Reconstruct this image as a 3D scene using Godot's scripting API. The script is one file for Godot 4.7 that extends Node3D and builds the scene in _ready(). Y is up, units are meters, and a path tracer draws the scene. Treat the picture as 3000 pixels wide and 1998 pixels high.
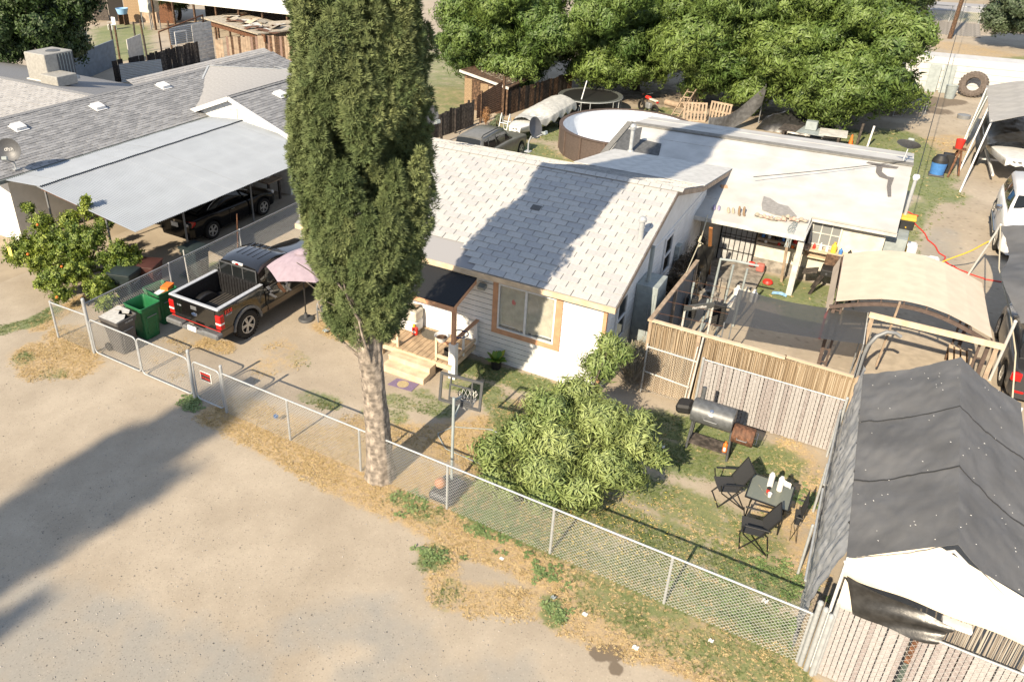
extends Node3D

# ---------- helpers ----------
var O := Vector3.ZERO          # origin of the thing being built; meshes are written in scene coordinates
var used := {}
var M := {}
var rng := RandomNumberGenerator.new()

class MB:
	var v := PackedVector3Array()
	var n := PackedVector3Array()
	var c := PackedColorArray()
	var u := PackedVector2Array()
	var col := Color.WHITE
	var xf := Transform3D.IDENTITY
	var plain := true
	func tri(a: Vector3, b: Vector3, d: Vector3, na = null, nb = null, nd = null):
		a = xf * a; b = xf * b; d = xf * d
		var fn := (d - a).cross(b - a).normalized()
		if na != null and fn.dot(xf.basis * (na + nb + nd)) < 0.0:
			var t1 := b; b = d; d = t1
			var t2 = nb; nb = nd; nd = t2
		v.append(a); v.append(b); v.append(d)
		if na == null:
			n.append(fn); n.append(fn); n.append(fn)
		else:
			n.append((xf.basis * na).normalized()); n.append((xf.basis * nb).normalized()); n.append((xf.basis * nd).normalized())
		c.append(col); c.append(col); c.append(col)
		u.append(Vector2(0, 0)); u.append(Vector2(1, 0)); u.append(Vector2(1, 1))
	func quad(a: Vector3, b: Vector3, d: Vector3, e: Vector3):
		tri(a, b, d); tri(a, d, e)
	func box(ctr: Vector3, s: Vector3, b := Basis.IDENTITY):
		var h := s * 0.5
		var p := []
		for i in 8:
			p.append(ctr + b * Vector3(h.x if i & 1 else -h.x, h.y if i & 2 else -h.y, h.z if i & 4 else -h.z))
		quad(p[0], p[1], p[3], p[2]); quad(p[5], p[4], p[6], p[7])
		quad(p[4], p[0], p[2], p[6]); quad(p[1], p[5], p[7], p[3])
		quad(p[2], p[3], p[7], p[6]); quad(p[4], p[5], p[1], p[0])
	func bbox(ctr: Vector3, s: Vector3, r: float, b := Basis.IDENTITY):   # box with chamfered edges
		var h := s * 0.5
		r = min(r, min(h.x, min(h.y, h.z)) * 0.95)
		var P := func(sx, sy, sz, ax):
			var q := Vector3(sx * h.x, sy * h.y, sz * h.z)
			if ax != 0: q.x -= sx * r
			if ax != 1: q.y -= sy * r
			if ax != 2: q.z -= sz * r
			return ctr + b * q
		for s1 in [-1, 1]:
			quad(P.call(s1, -1, -1, 0), P.call(s1, 1, -1, 0), P.call(s1, 1, 1, 0), P.call(s1, -1, 1, 0))
			quad(P.call(-1, s1, -1, 1), P.call(1, s1, -1, 1), P.call(1, s1, 1, 1), P.call(-1, s1, 1, 1))
			quad(P.call(-1, -1, s1, 2), P.call(1, -1, s1, 2), P.call(1, 1, s1, 2), P.call(-1, 1, s1, 2))
			for s2 in [-1, 1]:
				quad(P.call(s1, s2, -1, 0), P.call(s1, s2, 1, 0), P.call(s1, s2, 1, 1), P.call(s1, s2, -1, 1))
				quad(P.call(s1, -1, s2, 0), P.call(s1, 1, s2, 0), P.call(s1, 1, s2, 2), P.call(s1, -1, s2, 2))
				quad(P.call(-1, s1, s2, 1), P.call(1, s1, s2, 1), P.call(1, s1, s2, 2), P.call(-1, s1, s2, 2))
				for s3 in [-1, 1]:
					tri(P.call(s1, s2, s3, 0), P.call(s1, s2, s3, 1), P.call(s1, s2, s3, 2))
	func beam(a: Vector3, e: Vector3, w: float, h: float, up := Vector3.UP):   # board from a to e, width w, height h
		var d := e - a
		var z := d.normalized()
		if absf(z.dot(up.normalized())) > 0.98: up = Vector3.RIGHT
		var x := up.cross(z).normalized()
		var y := z.cross(x)
		box((a + e) * 0.5, Vector3(w, h, d.length()), Basis(x, y, z))
	func tube(pts: Array, r, sides := 6, cap := true):
		var m: int = pts.size()
		var rings := []
		var px := Vector3.ZERO
		for i in m:
			var p: Vector3 = pts[i]
			var t: Vector3 = (pts[min(i + 1, m - 1)] - pts[max(i - 1, 0)]).normalized()
			if px == Vector3.ZERO:
				px = t.cross(Vector3.UP if absf(t.y) < 0.9 else Vector3.RIGHT).normalized()
			px = (px - t * px.dot(t)).normalized()
			var py := t.cross(px)
			var rr: float = r[i] if r is Array else r
			var ring := []
			for k in sides:
				var a := TAU * k / sides
				var q := px * cos(a) + py * sin(a)
				ring.append([p + q * rr, q])
			rings.append(ring)
		for i in m - 1:
			for k in sides:
				var k2 := (k + 1) % sides
				var a = rings[i][k]; var b = rings[i][k2]; var e = rings[i + 1][k2]; var f = rings[i + 1][k]
				tri(a[0], b[0], e[0], a[1], b[1], e[1]); tri(a[0], e[0], f[0], a[1], e[1], f[1])
		if cap:
			for i in [0, m - 1]:
				for k in sides - 2:
					tri(rings[i][0][0], rings[i][k + 1][0], rings[i][k + 2][0])
	func lathe(prof: Array, ctr: Vector3, sides := 20, b := Basis.IDENTITY, arc := TAU):   # prof of Vector2(radius, height), flat across profile corners
		for i in prof.size() - 1:
			var p: Vector2 = prof[i]; var q: Vector2 = prof[i + 1]
			var nn := Vector2(q.y - p.y, p.x - q.x).normalized()
			for k in sides:
				var a1 := arc * k / sides; var a2 := arc * (k + 1) / sides
				var c1 := Vector3(cos(a1), 0, sin(a1)); var c2 := Vector3(cos(a2), 0, sin(a2))
				var A := ctr + b * (c1 * p.x + Vector3.UP * p.y); var B2 := ctr + b * (c2 * p.x + Vector3.UP * p.y)
				var C2 := ctr + b * (c2 * q.x + Vector3.UP * q.y); var D := ctr + b * (c1 * q.x + Vector3.UP * q.y)
				var n1 := b * (c1 * nn.x + Vector3.UP * nn.y); var n2 := b * (c2 * nn.x + Vector3.UP * nn.y)
				if p.x > 0.0001: tri(A, B2, C2, n1, n2, n2)
				if q.x > 0.0001: tri(A, C2, D, n1, n2, n1)
	func loft(rings: Array, closed := true, caps := true):   # rings of equal point counts, smooth normals
		var m: int = rings.size(); var k: int = rings[0].size()
		var N := []
		for i in m:
			var row := []
			for j in k:
				var jp = (j + 1) % k if closed else min(j + 1, k - 1)
				var jm = (j - 1 + k) % k if closed else max(j - 1, 0)
				var du: Vector3 = rings[i][jp] - rings[i][jm]
				var dv: Vector3 = rings[min(i + 1, m - 1)][j] - rings[max(i - 1, 0)][j]
				row.append(du.cross(dv).normalized())
			N.append(row)
		for i in m - 1:
			for j in (k if closed else k - 1):
				var j2 := (j + 1) % k
				tri(rings[i][j], rings[i][j2], rings[i + 1][j2], N[i][j], N[i][j2], N[i + 1][j2])
				tri(rings[i][j], rings[i + 1][j2], rings[i + 1][j], N[i][j], N[i + 1][j2], N[i + 1][j])
		if caps and closed:
			for i in [0, m - 1]:
				var ctr := Vector3.ZERO
				for q in rings[i]: ctr += q
				ctr /= k
				for j in k: tri(ctr, rings[i][j], rings[i][(j + 1) % k])
	func sheet(f: Callable, nu: int, nv: int, thick := 0.0):   # surface f(u, v) with smooth normals
		var rings := []
		for i in nu + 1:
			var r := []
			for j in nv + 1: r.append(f.call(float(i) / nu, float(j) / nv))
			rings.append(r)
		loft(rings, false, false)
		if thick > 0.0:
			var r2 := []
			for r in rings:
				var q := []
				for p in r: q.append(p - Vector3(0, thick, 0))
				r2.append(q)
			loft(r2, false, false)
			for i in nu:
				quad(rings[i][0], rings[i + 1][0], r2[i + 1][0], r2[i][0]); quad(rings[i][nv], rings[i + 1][nv], r2[i + 1][nv], r2[i][nv])
			for j in nv:
				quad(rings[0][j], rings[0][j + 1], r2[0][j + 1], r2[0][j]); quad(rings[nu][j], rings[nu][j + 1], r2[nu][j + 1], r2[nu][j])
	func prism(poly: Array, fn: Callable, d0: float, d1: float):   # 2D outline swept between depths d0 and d1; fn(Vector2, depth) -> Vector3
		var pk := PackedVector2Array(poly)
		var ix := Geometry2D.triangulate_polygon(pk)
		for t in range(0, ix.size(), 3):
			for d in [d0, d1]: tri(fn.call(pk[ix[t]], d), fn.call(pk[ix[t + 1]], d), fn.call(pk[ix[t + 2]], d))
		for i in pk.size():
			var a := pk[i]; var b := pk[(i + 1) % pk.size()]
			quad(fn.call(a, d0), fn.call(b, d0), fn.call(b, d1), fn.call(a, d1))
	func mesh(off := Vector3.ZERO) -> ArrayMesh:
		if off != Vector3.ZERO:
			for i in v.size(): v[i] -= off
		var arr := []
		arr.resize(Mesh.ARRAY_MAX)
		arr[Mesh.ARRAY_VERTEX] = v; arr[Mesh.ARRAY_NORMAL] = n
		if not plain: arr[Mesh.ARRAY_COLOR] = c
		arr[Mesh.ARRAY_TEX_UV] = u
		var am := ArrayMesh.new()
		am.add_surface_from_arrays(Mesh.PRIMITIVE_TRIANGLES, arr)
		return am

func numbered(s: String) -> String:
	if not used.has(s):
		used[s] = 0
		return s
	used[s] += 1
	return "%s_%03d" % [s, used[s]]
func thing(called: String, label: String, cat: String, at := Vector3.ZERO, group := "", turn := 0.0) -> Node3D:
	var o := Node3D.new()
	o.name = numbered(called); add_child(o)
	o.position = at
	o.rotation.y = turn
	O = at
	meta(o, label, cat, group)
	return o
func meta(o: Node, label: String, cat := "", group := "", kind := ""):
	if label: o.set_meta("label", label)
	if cat: o.set_meta("category", cat)
	if group: o.set_meta("group", group)
	if kind: o.set_meta("kind", kind)
func part(par: Node, called: String, mb, m: Material, off = null) -> MeshInstance3D:
	var o := MeshInstance3D.new()
	o.mesh = mb if mb is Mesh else mb.mesh(O if off == null else off)
	o.material_override = m
	o.name = called
	par.add_child(o, true)
	return o
func place(par: Node, called: String, mesh: Mesh, m: Material, xf: Transform3D) -> MeshInstance3D:
	var o := MeshInstance3D.new()
	o.mesh = mesh
	o.material_override = m
	o.name = called
	o.transform = xf
	par.add_child(o, true)
	return o
func structure(called: String, mb, m: Material) -> MeshInstance3D:
	O = Vector3.ZERO
	var o := part(self, numbered(called), mb, m)
	o.set_meta("kind", "structure")
	return o
func single(called: String, label: String, cat: String, at: Vector3, mb, m: Material, group := "") -> MeshInstance3D:
	var o := MeshInstance3D.new()
	o.mesh = mb if mb is Mesh else mb.mesh(at)
	o.material_override = m
	o.name = numbered(called)
	o.position = at
	add_child(o)
	meta(o, label, cat, group)
	return o
func copy(src: Node3D, at: Vector3, turn: float, label := "", group := "") -> Node3D:
	var c := src.duplicate()
	var base := String(src.name)
	if base.length() > 4 and base.substr(base.length() - 4, 1) == "_" and base.substr(base.length() - 3).is_valid_int(): base = base.substr(0, base.length() - 4)
	c.name = numbered(base); add_child(c)
	c.position = at; c.rotation.y = turn
	if label: c.set_meta("label", label)
	if group: c.set_meta("group", group)
	return c
func multi(par: Node, called: String, mesh: Mesh, m: Material, xfs: Array, cols: Array = []) -> MultiMeshInstance3D:
	var mm := MultiMesh.new()
	mm.transform_format = MultiMesh.TRANSFORM_3D
	mm.use_colors = cols.size() > 0
	mm.mesh = mesh
	mm.instance_count = xfs.size()
	for i in xfs.size():
		mm.set_instance_transform(i, xfs[i])
		if cols.size() > 0: mm.set_instance_color(i, cols[i])
	var o := MultiMeshInstance3D.new()
	o.multimesh = mm
	o.material_override = m
	o.name = called
	par.add_child(o, true)
	o.set_meta("kind", "stuff")
	return o
func S(r: float, g := -1.0, b := -1.0) -> Color:   # base colour given in linear light
	if g < 0: g = r; b = r
	return Color(r, g, b).linear_to_srgb()
func V(x: float, y: float, z: float) -> Vector3: return Vector3(x, y, z)
func R(a: float, b: float) -> float: return rng.randf_range(a, b)
func noise_tex(freq: float, lo: Color, hi: Color, w := 256, oct := 4, seed_ := 1, normal := false, bump := 4.0) -> NoiseTexture2D:
	var nz := FastNoiseLite.new()
	nz.noise_type = FastNoiseLite.TYPE_SIMPLEX_SMOOTH
	nz.frequency = freq; nz.fractal_octaves = oct; nz.seed = seed_
	var t := NoiseTexture2D.new()
	t.width = w; t.height = w; t.seamless = true; t.noise = nz; t.generate_mipmaps = true
	if normal:
		t.as_normal_map = true; t.bump_strength = bump
	else:
		var g := Gradient.new()
		g.set_color(0, lo); g.set_color(1, hi)
		g.set_offset(0, 0.15); g.set_offset(1, 0.85)
		t.color_ramp = g
	return t
func mk(called: String, col: Color, rough := 0.7, metal := 0.0, vary := 0.0, scale := 1.0, bump := 0.0) -> StandardMaterial3D:
	var m := StandardMaterial3D.new()
	m.albedo_color = col; m.roughness = rough; m.metallic = metal
	m.cull_mode = BaseMaterial3D.CULL_DISABLED
	if bump <= 0.0: vary *= 0.5
	if vary > 0.0:
		m.albedo_texture = noise_for(vary)
		m.uv1_triplanar = true; m.uv1_world_triplanar = true
		m.uv1_scale = Vector3.ONE * scale
	if bump > 0.0:
		m.normal_enabled = true; m.normal_texture = bumps; m.normal_scale = bump
		m.uv1_triplanar = true; m.uv1_world_triplanar = true
		if vary <= 0.0: m.uv1_scale = Vector3.ONE * scale
	M[called] = m
	return m
var bumps: NoiseTexture2D
var nf := {}
func noise_for(vary: float) -> NoiseTexture2D:
	var k := int(round(vary * 20))
	if not nf.has(k): nf[k] = noise_tex(0.007, Color.WHITE.darkened(vary), Color.WHITE, 512, 6, 3 + k)
	return nf[k]
func _ready():
	rng.seed = 7
	# ---------- camera, sky, sun, exposure ----------
	var cam := Camera3D.new()
	cam.name = "camera"
	cam.projection = Camera3D.PROJECTION_FRUSTUM
	cam.near = 0.2; cam.far = 600.0
	cam.size = 1998.0 / 2278.0 * cam.near
	cam.frustum_offset = Vector2(259.0, -156.0) / 2278.0 * cam.near
	add_child(cam)
	cam.position = Vector3(0, 11.25, 0)
	cam.rotation = Vector3(deg_to_rad(-27.5), deg_to_rad(31.85), 0)
	cam.current = true
	var env := Environment.new()
	env.background_mode = Environment.BG_SKY
	var sm := ProceduralSkyMaterial.new()
	sm.sky_top_color = Color(0.46, 0.51, 0.59); sm.sky_horizon_color = Color(0.79, 0.8, 0.81)
	sm.ground_bottom_color = Color(0.45, 0.42, 0.37); sm.ground_horizon_color = Color(0.7, 0.72, 0.74)
	sm.sky_curve = 0.12; sm.sky_energy_multiplier = 1.15
	sm.sun_angle_max = 0.0
	var sky := Sky.new(); sky.sky_material = sm
	env.sky = sky
	env.tonemap_mode = Environment.TONE_MAPPER_LINEAR
	env.tonemap_exposure = 1.9
	env.sdfgi_enabled = true; env.ssao_enabled = true; env.ssil_enabled = true
	var we := WorldEnvironment.new(); we.name = "environment"; we.environment = env; add_child(we)
	var sun := DirectionalLight3D.new()
	sun.name = "sun"; add_child(sun)
	sun.light_energy = 1.6; sun.light_angular_distance = 0.5; sun.light_color = Color(1.0, 0.93, 0.82)
	sun.shadow_enabled = true
	sun.rotation = Vector3(deg_to_rad(-33.4), deg_to_rad(-4.9), 0)
	# ---------- scene ----------
	bumps = noise_tex(0.03, Color.BLACK, Color.WHITE, 256, 4, 11, true, 5.0)
	materials()
	ground()
	white_house()
	rear_annex()
	left_house()
	front_fences()
	right_yard()
	vehicles()
	trees()
	front_objects()
	back_objects()
	far_yard()
	litter()

func mkv(called: String, rough := 0.8, vary := 0.0, scale := 1.0) -> StandardMaterial3D:
	var m := mk(called, Color.WHITE, rough, 0.0, vary, scale)
	m.vertex_color_use_as_albedo = true
	return m

func materials():
	mk("white_paint", S(0.72, 0.72, 0.7), 0.6, 0, 0.12, 0.5)
	mk("old_white", S(0.6, 0.59, 0.55), 0.75, 0, 0.3, 0.7)
	mk("cream", S(0.62, 0.58, 0.49), 0.8, 0, 0.2, 0.6)
	mk("trim_peach", S(0.56, 0.31, 0.18), 0.65, 0, 0.15, 1.0)
	mk("lumber", S(0.66, 0.52, 0.36), 0.75, 0, 0.25, 0.8)
	mk("lumber_old", S(0.42, 0.32, 0.23), 0.8, 0, 0.4, 0.8)
	mk("deck", S(0.46, 0.34, 0.22), 0.8, 0, 0.4, 0.8)
	mk("wood_grey", S(0.12, 0.1, 0.085), 0.9, 0, 0.5, 1.5, 0.8)
	mk("wood_brown", S(0.17, 0.1, 0.06), 0.9, 0, 0.5, 1.5, 0.8)
	mk("wood_dark", S(0.05, 0.04, 0.035), 0.9, 0, 0.5, 1.5, 0.8)
	mk("galv", S(0.42, 0.44, 0.45), 0.45, 0.2, 0.2, 2.0)
	mk("galv_wire", S(0.5, 0.5, 0.48), 0.5, 0.1)
	mk("galv_roof", S(0.29, 0.32, 0.36), 0.42, 0.15, 0.05, 0.3)
	mk("steel", S(0.24, 0.25, 0.26), 0.5, 0.2, 0.2, 1.0)
	mk("rust", S(0.2, 0.09, 0.045), 0.85, 0.1, 0.45, 2.0, 0.5)
	mk("rust_corr", S(0.19, 0.11, 0.07), 0.7, 0.3, 0.5, 1.2)
	mk("black_paint", S(0.008, 0.0075, 0.007), 0.09, 0, 0)
	M.black_paint.clearcoat_enabled = true; M.black_paint.clearcoat = 1.0; M.black_paint.clearcoat_roughness = 0.04
	mk("black_car", S(0.006, 0.006, 0.007), 0.1, 0, 0)
	M.black_car.metallic_specular = 0.35
	mk("tan_paint", S(0.13, 0.1, 0.07), 0.35, 0.3)
	mk("white_car", S(0.72, 0.72, 0.72), 0.25)
	M.white_car.clearcoat_enabled = true; M.white_car.clearcoat = 0.7
	mk("silver_car", S(0.27, 0.26, 0.23), 0.32, 0.5, 0.2, 1.0)
	mk("dark_car", S(0.06, 0.063, 0.07), 0.25, 0.5)
	M.dark_car.clearcoat_enabled = true; M.dark_car.clearcoat = 0.7
	mk("chrome", S(0.62), 0.12, 1.0)
	mk("rim", S(0.5, 0.48, 0.44), 0.35, 0.3)
	mk("tyre", S(0.016, 0.015, 0.014), 0.85, 0, 0.3, 8.0, 0.6)
	mk("glass_dark", S(0.012, 0.014, 0.015), 0.04)
	mk("black_plastic", S(0.018), 0.55, 0, 0.2, 3.0)
	mk("grey_plastic", S(0.075, 0.078, 0.082), 0.55, 0, 0.2, 2.0)
	mk("bumper", S(0.13, 0.135, 0.14), 0.55, 0, 0.2, 2.0)
	mk("bed_liner", S(0.022, 0.022, 0.024), 0.5, 0, 0.4, 3.0, 0.4)
	mk("rail_cap", S(0.42, 0.44, 0.47), 0.55, 0, 0.2, 3.0)
	mk("red_lens", S(0.42, 0.012, 0.01), 0.12)
	mk("white_lens", S(0.7, 0.68, 0.65), 0.15)
	mk("bin_grey", S(0.085, 0.08, 0.078), 0.6, 0, 0.2, 2.0)
	mk("bin_lid", S(0.5, 0.49, 0.46), 0.6, 0, 0.3, 2.0)
	mk("bin_green", S(0.012, 0.13, 0.045), 0.5, 0, 0.2, 2.0)
	mk("bin_dark", S(0.02, 0.032, 0.034), 0.55, 0, 0.3, 2.0)
	mk("bin_maroon", S(0.07, 0.025, 0.02), 0.6, 0, 0.3, 2.0)
	mk("orange", S(0.75, 0.16, 0.02), 0.6)
	mk("red", S(0.55, 0.03, 0.02), 0.5)
	mk("blue", S(0.06, 0.2, 0.5), 0.5, 0, 0.2, 2.0)
	mk("blue_pale", S(0.25, 0.45, 0.7), 0.6)
	mk("yellow", S(0.7, 0.45, 0.05), 0.6)
	mk("purple", S(0.2, 0.1, 0.4), 0.5)
	mk("paper", S(0.72, 0.71, 0.68), 0.9, 0, 0.15, 3.0)
	mk("white_plastic", S(0.7, 0.7, 0.69), 0.5, 0, 0.1, 2.0)
	mk("parasol", S(0.33, 0.265, 0.31), 0.9, 0, 0.15, 1.5)
	mk("sling", S(0.035, 0.036, 0.038), 0.85, 0, 0.2, 12.0)
	mk("frame_black", S(0.012), 0.4)
	mk("smoker", S(0.13, 0.138, 0.145), 0.45, 0.2, 0.35, 2.0)
	mk("firebox", S(0.19, 0.09, 0.05), 0.75, 0.1, 0.4, 3.0, 0.4)
	mk("slat", S(0.37, 0.35, 0.345), 0.7, 0, 0.2, 3.0)
	mk("slat_dark", S(0.31, 0.275, 0.27), 0.75, 0, 0.25, 3.0)
	mk("gazebo_cloth", S(0.6, 0.5, 0.39), 0.9, 0, 0.08, 0.6, 0.0)
	mk("gazebo_frame", S(0.13, 0.095, 0.08), 0.6, 0.2, 0.3, 2.0)
	mk("tarp_black", S(0.14, 0.14, 0.14), 0.7, 0, 0.4, 0.3, 0.0)
	mk("tarp_shiny", S(0.035, 0.035, 0.035), 0.35, 0, 0.3, 1.5, 0.15)
	mk("tarp_grey", S(0.2, 0.2, 0.2), 0.7, 0, 0.3, 1.0, 0.4)
	mk("cloth_white", S(0.72, 0.65, 0.53), 0.9, 0, 0.12, 0.8)
	mk("dish", S(0.1, 0.103, 0.11), 0.5, 0.2, 0.15, 2.0)
	mk("pool_wall", S(0.1, 0.075, 0.065), 0.7, 0, 0.3, 2.0)
	mk("pool_liner", S(0.66, 0.7, 0.75), 0.6, 0, 0.08, 0.8)
	mk("boat_cover", S(0.52, 0.52, 0.49), 0.8, 0, 0.25, 1.0)
	mk("gelcoat", S(0.68, 0.69, 0.68), 0.3, 0, 0.12, 1.0)
	mk("concrete", S(0.34, 0.31, 0.27), 0.9, 0, 0.3, 1.0, 0.3)
	mk("util_grey", S(0.3, 0.34, 0.34), 0.6, 0, 0.2, 1.0)
	mk("ac_metal", S(0.36, 0.35, 0.32), 0.55, 0.1, 0.2, 1.5)
	mk("ac_grille", S(0.08, 0.085, 0.09), 0.6)
	mk("shingle_white_joint", S(0.25, 0.25, 0.26), 0.95)
	mk("roof_black", S(0.014, 0.016, 0.019), 0.95, 0, 0.3, 5.0)
	mk("bark_cypress", S(0.42, 0.36, 0.3), 0.95, 0, 0.5, 1.5, 1.0)
	mk("bark", S(0.13, 0.1, 0.08), 0.95, 0, 0.5, 2.0, 1.0)
	mk("scrap", S(0.42, 0.37, 0.29), 0.9, 0, 0.4, 1.0)
	mk("osb", S(0.35, 0.25, 0.15), 0.9, 0, 0.5, 4.0)
	mk("mat_rubber", S(0.12, 0.11, 0.09), 0.95, 0, 0.3, 6.0)
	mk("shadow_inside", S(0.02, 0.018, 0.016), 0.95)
	mk("rope", S(0.5, 0.45, 0.33), 0.9)
	mk("trailer_white", S(0.54, 0.54, 0.53), 0.5, 0, 0.08, 0.5)
	mk("blind", S(0.52, 0.47, 0.35), 0.85, 0, 0.3, 1.0)
	mkv("vc", 0.85); mkv("vc_vary", 0.85, 0.25, 2.0); mkv("vc_gloss", 0.35)
	mkv("leaf", 0.55); M.leaf.backlight_enabled = true; M.leaf.backlight = Color(0.2, 0.28, 0.06)
	mkv("needle", 0.8); M.needle.backlight_enabled = true; M.needle.backlight = Color(0.06, 0.09, 0.03)
	mkv("grassy", 0.85)
	var p := mk("pane", Color(0.75, 0.8, 0.82, 0.1), 0.05)
	p.transparency = BaseMaterial3D.TRANSPARENCY_ALPHA
	var q := mk("table_glass", Color(0.45, 0.47, 0.43, 0.8), 0.25, 0, 0)
	q.transparency = BaseMaterial3D.TRANSPARENCY_ALPHA
	var r := mk("shade_mesh", Color(0.25, 0.255, 0.26, 0.86), 0.7)
	r.transparency = BaseMaterial3D.TRANSPARENCY_ALPHA
	M.tarp_edge = M.tarp_black

# ---------- ground ----------
var masks := {}
func stamp(img: PackedFloat32Array, w: int, h: int, x0: float, z0: float, sc: float, x: float, z: float, r: float, s: float):
	var r2 := r * 1.35
	for j in range(max(0, int((z - r2 - z0) / sc)), min(h, int((z + r2 - z0) / sc) + 2)):
		for i in range(max(0, int((x - r2 - x0) / sc)), min(w, int((x + r2 - x0) / sc) + 2)):
			var d := Vector2(x0 + i * sc - x, z0 + j * sc - z).length() / r
			var f := s * clampf((1.35 - d) / 0.7, 0, 1)
			var k := j * w + i
			img[k] = max(img[k], f)
func stroke(layer: String, pts: Array, r: float, s: float):
	for i in pts.size():
		var a: Vector2 = pts[i]; var b: Vector2 = pts[min(i + 1, pts.size() - 1)]
		var nn: int = int(a.distance_to(b) / (r * 0.6)) + 1
		for k in nn:
			var p := a.lerp(b, float(k) / nn)
			strokes.append([layer, p.x, p.y, r, s])
var strokes := []
func P2(a: Array) -> Array:
	var o := []
	for i in range(0, a.size(), 2): o.append(Vector2(a[i], a[i + 1]))
	return o
func plan():
	# dry grass (d), green grass (g), grey chippings (a), damp earth (w), trodden pale earth (b)
	stroke("d", P2([-12.2, -10.15, -9, -9.95, -8, -9.85, -6.4, -9.9, -5.2, -9.8, -4, -9.95, -2.5, -9.6, -0.5, -9.7, 0.9, -9.85]), 0.42, 1.0)
	stroke("d", P2([-5.4, -9.3, -4.8, -8.5, -3.3, -9.2, -2.2, -9.15, -1.2, -9.4, 0.9, -9.6]), 0.38, 0.85)
	stroke("d", P2([-12, -10.7, -9, -10.8, -6, -11, -4, -10.8]), 0.5, 0.75)
	stroke("d", P2([-8.8, -11.4, -7.2, -12, -6.4, -13, -5.5, -11.5, -5.9, -14]), 0.7, 0.9)
	stroke("d", P2([-12, -10.42, -6, -10.45, 0.7, -10.45]), 0.25, 0.85)
	stroke("g", P2([-5.5, -10.5, -2, -10.5, 0.6, -10.5]), 0.25, 0.8)
	stroke("d", P2([-6, -10.15, -3, -10.15, 0.8, -10.12]), 0.22, 0.9)
	stroke("g", P2([-3, -10.2, -1, -10.1, 0.8, -10.1]), 0.2, 0.7)
	stroke("g", P2([-5.5, -9.2, -5.45, -9.0]), 0.26, 0.9)
	stroke("g", P2([-4.8, -8.75, -4.75, -8.3]), 0.2, 0.55)
	stroke("g", P2([-3.15, -9.3, -3.0, -9.05]), 0.22, 0.9)
	stroke("g", P2([-2.6, -9.8, -1.5, -9.7, -0.4, -9.75, 0.5, -9.85, 0.9, -9.6]), 0.32, 0.75)
	stroke("g", P2([-6.9, -10.1, -6.0, -10.0]), 0.25, 0.6)
	stroke("g", P2([-5.6, -11, -4.5, -11, -3, -11, -1.5, -11, 0.2, -10.9]), 0.55, 0.8)
	stroke("g", P2([-5.5, -12.2, -4, -12, -2.6, -12, -1.4, -11.9, 0.1, -11.8]), 0.6, 0.8)
	stroke("g", P2([-4.5, -13.2, -3, -13, -1.8, -13, -0.4, -12.9]), 0.6, 0.8)
	stroke("g", P2([-4, -14.4, -2.4, -14.4, -1, -14.7, -0.4, -15.4, -2.2, -15.7, -3, -15.4]), 0.6, 0.95)
	stroke("d", P2([-1.9, -13, -0.6, -12.3, 0.3, -14.5, -0.2, -16, 0.4, -12.5]), 0.55, 0.65)
	stroke("d", P2([-4, -11.6, -2, -12.4, -1, -11.2]), 0.5, 0.5)
	stroke("b", P2([0.35, -13.4, 0.45, -12.2, 0.5, -11.2]), 0.3, 0.6)
	stroke("g", P2([-8.1, -15.2, -7, -15.3, -6, -15.3, -5.2, -15.2]), 0.4, 1.0)
	stroke("g", P2([-7.9, -14.4, -7, -14.4, -6.2, -13.8, -5.8, -13]), 0.42, 0.85)
	stroke("g", P2([-8.4, -13.4, -7.6, -13.2, -8.9, -12.9]), 0.35, 0.6)
	stroke("g", P2([-9.0, -12.2, -8.4, -12.4]), 0.3, 0.7)
	stroke("d", P2([-14.8, -12.4, -14.2, -12.5]), 0.35, 0.75)
	stroke("d", P2([-12.9, -13.3, -12.2, -12.9, -12.6, -12.3]), 0.5, 0.5)
	stroke("g", P2([-12.3, -13.2, -12, -13.1]), 0.3, 0.35)
	stroke("g", P2([-10.8, -11.9, -10.1, -12.0]), 0.3, 0.7)
	stroke("d", P2([-12.6, -14.9, -11.9, -14.8, -11.3, -14.9, -11.6, -15.4]), 0.4, 1.0)
	stroke("d", P2([-15.3, -11.2, -14.4, -11, -15.6, -12]), 0.4, 0.4)
	stroke("d", P2([-18.4, -9.6, -17.6, -9.3, -16.8, -9.8, -17.6, -10.2, -18.5, -10.6]), 0.6, 1.0)
	stroke("g", P2([-18.5, -9.3, -18.2, -9.2]), 0.25, 0.6)
	stroke("g", P2([-17.1, -9.2, -16.9, -9.3]), 0.22, 0.6)
	stroke("g", P2([-20.3, -9.7, -19.9, -10.5, -20.0, -11.3]), 0.32, 0.95)
	stroke("d", P2([-19.5, -10.5, -19.9, -12.2]), 0.35, 0.8)
	stroke("g", P2([-18.3, -15.2, -18.1, -16]), 0.4, 0.8)
	stroke("a", P2([-10, -3.4, -8, -3.2, -6, -4, -9, -4.6, -11, -4.2, -7, -5]), 0.9, 0.9)
	stroke("a", P2([-6.5, -6.6, -5.6, -7.4, -4.6, -7.2, -5, -6.2]), 0.5, 0.7)
	stroke("a", P2([-3.8, -7, -3, -7.6]), 0.5, 0.5)
	stroke("w", P2([-2.05, -8.8, -1.85, -8.95]), 0.16, 1.0)
	stroke("w", P2([-1.72, -8.68]), 0.13, 0.9)
	# annex yard and back lawns
	stroke("g", P2([-3.4, -24.4, -2.4, -24.3, -1.2, -24.5, -0.3, -24.6, -2.2, -23.4, -0.6, -23.3, -1, -22.4]), 0.6, 0.95)
	stroke("g", P2([-3, -17.6, -2.2, -17.7]), 0.4, 0.8)
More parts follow.
